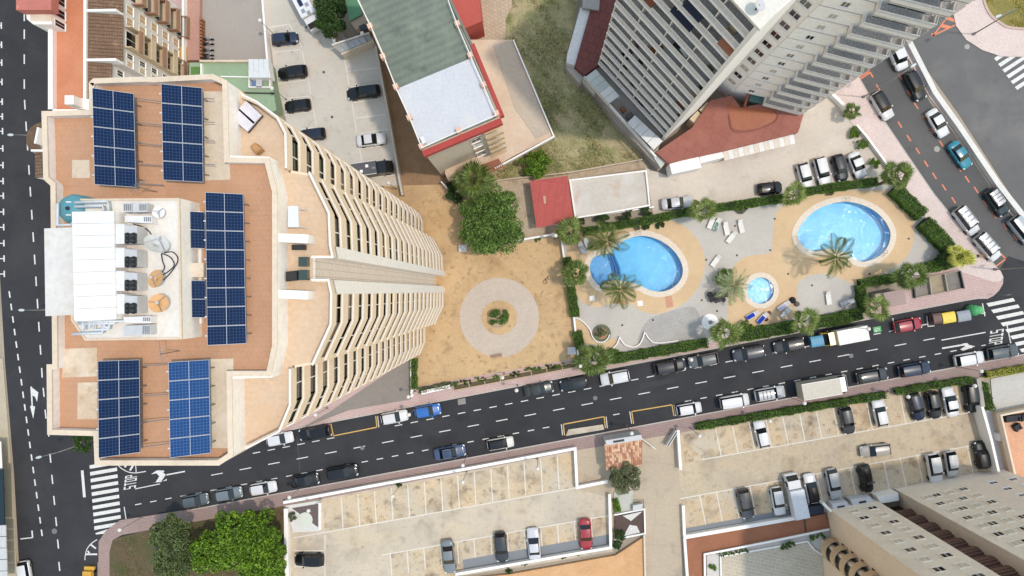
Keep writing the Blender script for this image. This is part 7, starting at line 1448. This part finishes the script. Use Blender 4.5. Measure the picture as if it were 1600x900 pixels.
for x, y, l in ((493, 648, 'globe lamp under the tower\'s lower corner'), (639, 648, 'globe lamp between the white and the bright blue car'), (638, 620, 'globe lamp on the garage ramp wall'), (785, 590, 'globe lamp in the court\'s edge bed'), (807, 610, 'globe lamp left of the green-grey sedan'), (452, 777, 'globe lamp at the corner of the lower left lot'), (723, 727, 'globe lamp below the steel blue sedan'), (723, 753, 'globe lamp inside the lower left lot'), (613, 775, 'globe lamp over the upper bays of the lower left lot'), (482, 798, 'globe lamp over the corner patio'), (187, 828, 'globe lamp on the curved corner pavement'), (987, 677, 'globe lamp above the gatehouse'), (1093, 681, 'globe lamp over the first bays of the lower right lot'), (840, 732, 'globe lamp over the last bays of the lower left lot'), (1257, 630, 'globe lamp below the box truck'), (1203, 658, 'globe lamp beside the leftmost white car of the lower right lot'), (1419, 620, 'globe lamp beside the dark blue car'), (1523, 603, 'globe lamp over the last black car'), (1357, 514, 'globe lamp beside the green bay sign'), (1533, 580, 'globe lamp on the pavement below the white SUV and arrow'), (1080, 562, 'globe lamp over the grey hatchback'), (868, 368, 'globe lamp at the top right corner of the sandy court'), (607, 286, 'globe lamp beside the camper'), (566, 52, 'globe lamp by the glazed canopy'), (406, 32, 'globe lamp at the top of the grey court wall'), (425, 138, 'globe lamp beside the small corrugated shed'), (907, 572, 'globe lamp behind the palm over the street')): globe_lamp(x, y, l)
def tall_lamp(bpx, bpy_, h, arm, label, base=.12):
    p = P2(bpx, bpy_, 0); t = empty('tall_lamp', (p[0], p[1], base), 0, label, 'street lamp', 'tall road lamps'); a = Vector((arm[0], arm[1], 0))
    MB().tube([(0, 0, 0), (0, 0, h)], .1, 8, .06).build('pole', pole_m, t, True, True); MB().lathe([(.2, 0), (.2, .3), (.1, .6)], n=10).build('base', pole_m, t, True)
    MB().tube([(0, 0, h-.05), tuple(a*.3+Vector((0, 0, h+.3))), tuple(a*.8+Vector((0, 0, h+.45)))], .05, 6, .04).build('arm', pole_m, t, True, True)
    hd = MB(); d = a.normalized(); n = Vector((-d.y, d.x, 0)); c = a*.8+Vector((0, 0, h+.42))
    for s, w in ((0, .06), (.2, .17), (.55, .2), (.85, .12)):
        q = c+d*s; hd.v += [tuple(q+n*w-Vector((0, 0, .06))), tuple(q-n*w-Vector((0, 0, .06))), tuple(q-n*w*.7+Vector((0, 0, .08))), tuple(q+n*w*.7+Vector((0, 0, .08)))]
    for i in range(3):
        for k in range(4): hd.f.append((4*i+k, 4*i+(k+1) % 4, 4*i+4+(k+1) % 4, 4*i+4+k))
    hd.f += [(3, 2, 1, 0), (12, 13, 14, 15)]; hd.build('lamp_head', M('lamp_head_grey', (206, 216, 224), rough=.4, var=0), t, True)
tall_lamp(1348, 152, 9.5, (1.8, 1.3), 'tall lamp on the avenue pavement by the palm'); tall_lamp(1520, 54, 9.0, (-2.9, -1.2), 'tall lamp on the traffic island beside the dry grass'); tall_lamp(1553, 421, 9.0, (1.8, .1), 'tall lamp on the rounded pavement corner')
for px, py, ax, ay, l in ((18, 211, -2.4, 0, 'lamp head over the side street beside the turret'), (35, 484.5, -2.4, 0, 'lamp head over the side street beside the stair head'), (62, 714, -2.4, -.6, 'lamp head over the side street near the crossing')):
    hp = P2(px, py, 9.4); d = Vector((ax, ay)); t_ = (hp[0]-ax, hp[1]-ay); q = t_
    p0 = P2(NX, NY, 0); f = 1
    # pole stands where head minus arm falls on the ground
    t = empty('tall_lamp', (q[0], q[1], .12), 0, l, 'street lamp', 'tall road lamps'); h = 9
    MB().tube([(0, 0, 0), (0, 0, h)], .1, 8, .06).build('pole', pole_m, t, True, True); MB().tube([(0, 0, h-.05), (ax*.3, ay*.3, h+.3), (ax*.8, ay*.8, h+.42)], .05, 6, .04).build('arm', pole_m, t, True, True)
    MB().lathe([(.03, .5), (.16, .3), (.2, 0), (.14, -.3), (.05, -.4)], n=10).build('lamp_head', M('lamp_head_grey', (206, 216, 224)), t, True, True); o = t.children[-1] if t.children else None
    hd = [c for c in bpy.data.objects if c.parent == t and c.name.startswith('lamp_head')][0]; hd.location = (ax, ay, h+.42); hd.rotation_euler = (0, R(90), math.atan2(ay, ax)); hd.scale = (.6, 1, 1)
lw = M('lounger_white', (238, 236, 230), rough=.6, var=.02)
def lounger(px, py, ang, cloth, label):
    p = P2(px, py, .3); t = empty('sun_lounger', (p[0], p[1], .15), R(ang), label, 'sun lounger', 'sun loungers of the pool garden')
    MB().box(-.25, 0, .28, .34, 1.4, .64).build('bed', lw, t, True); b = MB(); b.v = [(.45, -.32, .30), (1.0, -.3, .62), (1.0, .3, .62), (.45, .32, .30), (.45, -.32, .35), (.98, -.3, .67), (.98, .3, .67), (.45, .32, .35)]; b.f = [(3, 2, 1, 0), (4, 5, 6, 7), (0, 1, 5, 4), (1, 2, 6, 5), (2, 3, 7, 6), (3, 0, 4, 7)]; b.build('backrest', lw, t, True)
    for sx in (-.85, .4):
        for s in (-1, 1): MB().box(sx, s*.28, 0, .28, .07, .07).build('leg', lw, t, True)
    for s in (-1, 1): MB().box(-.2, s*.34, .3, .36, 1.5, .05).build('side_rail', lw, t, True)
    if cloth is not None:
        q = empty('beach_towel', (p[0], p[1], .15), R(ang), label.replace('lounger', 'lounger\'s towel')+' laid out', 'towel'); MB().box(-.3, 0, .345, .365, 1.25, .58).build('cloth', cloth, q, True); MB().box(-.98, 0, .15, .36, .03, .56).build('hanging_end', cloth, q, True)
bt_ = M('blue_towel', (24, 64, 190), var=.06, rough=.95); lt_ = M('lilac_towel', (206, 198, 226), var=.04, rough=.95); gt_ = M('green_towel', (40, 130, 120), rough=.95, var=0, stain=(((210, 214, 204), 4, .5, .56),)); st_ = M('speckled_towel', (226, 226, 226), rough=.95, var=0, stain=(((60, 70, 90), 6, .52, .58),)); pt_ = M('patterned_towel', (206, 216, 230), rough=.95, var=0, stain=(((90, 104, 132), 5, .54, .6),))
for a in ((1111, 348, 68, None, 'white lounger next to the one with a green towel'), (1120, 351, 68, gt_, 'white lounger with a green towel'), (1134.5, 357.5, 102, None, 'white lounger standing between the paired and the slanted one'), (1142.5, 371, 52, None, 'slanted white lounger pointing up right'), (1157.5, 354, 103, None, 'white lounger rightmost in the upper group'), (1118, 408, 55, None, 'lone white lounger above the spiky palm'), (1175, 492.5, 30, bt_, 'left of two loungers with a bright blue towel'), (1191, 497, 48, bt_, 'right of two loungers with a bright blue towel'), (1224, 478, 35, lt_, 'lounger with a lilac towel'), (1227.5, 488, 50, st_, 'lounger with a speckled towel'), (1294, 466, 98, None, 'lone white lounger on the grey paving near the kiosk'), (1323, 473, 22, st_, 'lounger with a dark-patterned towel near the kiosk hedge'), (909, 387, 115, pt_, 'left of two loungers under the feather palm'), (917.6, 382, 112, None, 'right of two loungers under the feather palm')): lounger(*a)
def bag(px, py, c, label, s=.35):
    p = P2(px, py, .2); t = empty('beach_bag', (p[0], p[1], .15), random.uniform(0, 3), label, 'bag'); MB().lathe([(s*.7, 0), (s, .1), (s*.9, .3), (s*.5, .38), (.01, .4)], n=10).build('bag_body', M('bag_%d' % c[0], c, rough=.8), t, True, True); MB().tube([(-s*.5, 0, .35), (0, 0, .55), (s*.5, 0, .35)], .02, 5).build('strap', dark_m, t, True)
bag(1238, 469, (30, 32, 38), 'black bag beside the lilac towel', .5); bag(1245, 475, (120, 110, 110), 'dark grey bag beside the lilac towel', .4); bag(1202, 489, (140, 96, 80), 'brown bag above the blue towels', .3); bag(1197, 499, (96, 60, 52), 'dark brown bag beside the right blue towel', .3); bag(1166, 326, (40, 60, 90), 'small blue item by the grey-green bush', .22)
t = empty('shower_plinth', (*P2(1109, 503), .14), 0, 'round white concrete shower base with a square grille', 'shower'); MB().lathe([(1.2, 0), (1.2, .06), (.01, .07)], n=28).build('plinth', plain_white, t, True); MB().box(.05, -.05, .07, .1, .55, .55, .5).build('grille', metal_g, t, True); MB().tube([(.1, .1, .05), (.1, .1, 2.2), (-.25, .1, 2.3)], .04, 6).build('shower_pipe', metal_g, t, True)
t = empty('round_planter', (*P2(940, 521), .15), 0, 'low circular planter bed within the curved wall', 'planter'); MB().lathe([(1.35, 0), (1.35, .16), (1.2, .18), (.01, .16)], n=28).build('planter_rim', M('planter_green_grey', (112, 118, 92), var=.1, scale=2), t, True); MB().lathe([(.85, .17), (.5, .22), (.01, .24)], n=20).build('soil', M('pinkish_soil', (186, 140, 104), var=.15, scale=2), t, True)
t = empty('round_planter', (*P2(779, 497), .11), 0, 'white round planter in the middle of the sandy court', 'planter'); MB().lathe([(1.5, 0), (1.5, .4), (1.3, .4), (1.3, .3), (.01, .3)], n=28).build('planter_rim', M('bed_stone', (196, 172, 140)), t, True)
for (q, a, lab) in (((723, 388), 0, 'pale square utility box near the big tree'), ((893, 548), .05, 'pale grey utility box by the court\'s right edge')):
    p = P2(*q, .8); t = empty('utility_box', (p[0], p[1], .1), a, lab, 'utility box'); MB().box(0, 0, 0, .75, 1.1, .95).build('cabinet', unit_m, t, True); MB().box(0, 0, .75, .82, 1.2, 1.05).build('lid', M('pale_grey_wall', (212, 214, 218)), t, True)
p = P2(855, 437, .3); t = empty('bicycle', (p[0], p[1], .11), .8, 'small dark bicycle lying on the sandy court', 'bicycle')
for s in (-.42, .42): w_ = MB().lathe([(.27, -.02), (.3, 0), (.27, .02), (.25, 0), (.27, -.02)], (s, 0, .06), 14); w_.build('wheel', black, t, True)
MB().tube([(-.42, 0, .08), (0, .18, .1), (.38, .1, .1), (.42, 0, .08)], .025, 5).build('frame', dark_m, t, True); MB().tube([(.3, .3, .12), (.38, .12, .12)], .02, 5).build('handlebar', dark_m, t, True); MB().box(-.1, .24, .08, .14, .22, .1).build('saddle', black, t, True)
def bench(px, py, ang, L, lab):
    p = P2(px, py, .4); t = empty('bench', (p[0], p[1], .12), R(ang), lab, 'bench')
    for k in range(3): MB().box(0, -.15+.15*k, .42, .46, L, .11).build('seat_slat', M('bench_wood', (176, 140, 112), var=.1, scale=3), t, True)
    for s in (-1, 1): MB().box(s*L*.4, 0, 0, .42, .08, .4).build('leg', dark_m, t, True)
bench(776, 556, 8, 1.6, 'faint slatted bench at the lower edge of the grey ring'); bench(1534, 400, 0, 1.0, 'small bench on the corner pavement beside the people carrier')
bench(1204, 316, 8, 1.0, 'pale bench under the top hedge between the pools')
for (q, lab) in (((1556, 461), 'grey traffic sign by the zebra at the avenue corner'),):
    p = P2(*q, 0); t = empty('traffic_sign', (p[0], p[1], .12), .3, lab, 'traffic sign'); MB().tube([(0, 0, 0), (0, 0, 2.6)], .035, 6).build('post', metal_g, t, True); MB().box(0, .04, 2.1, 2.7, .6, .03).build('plate', M('sign_back', (150, 154, 158), rough=.5), t, True)
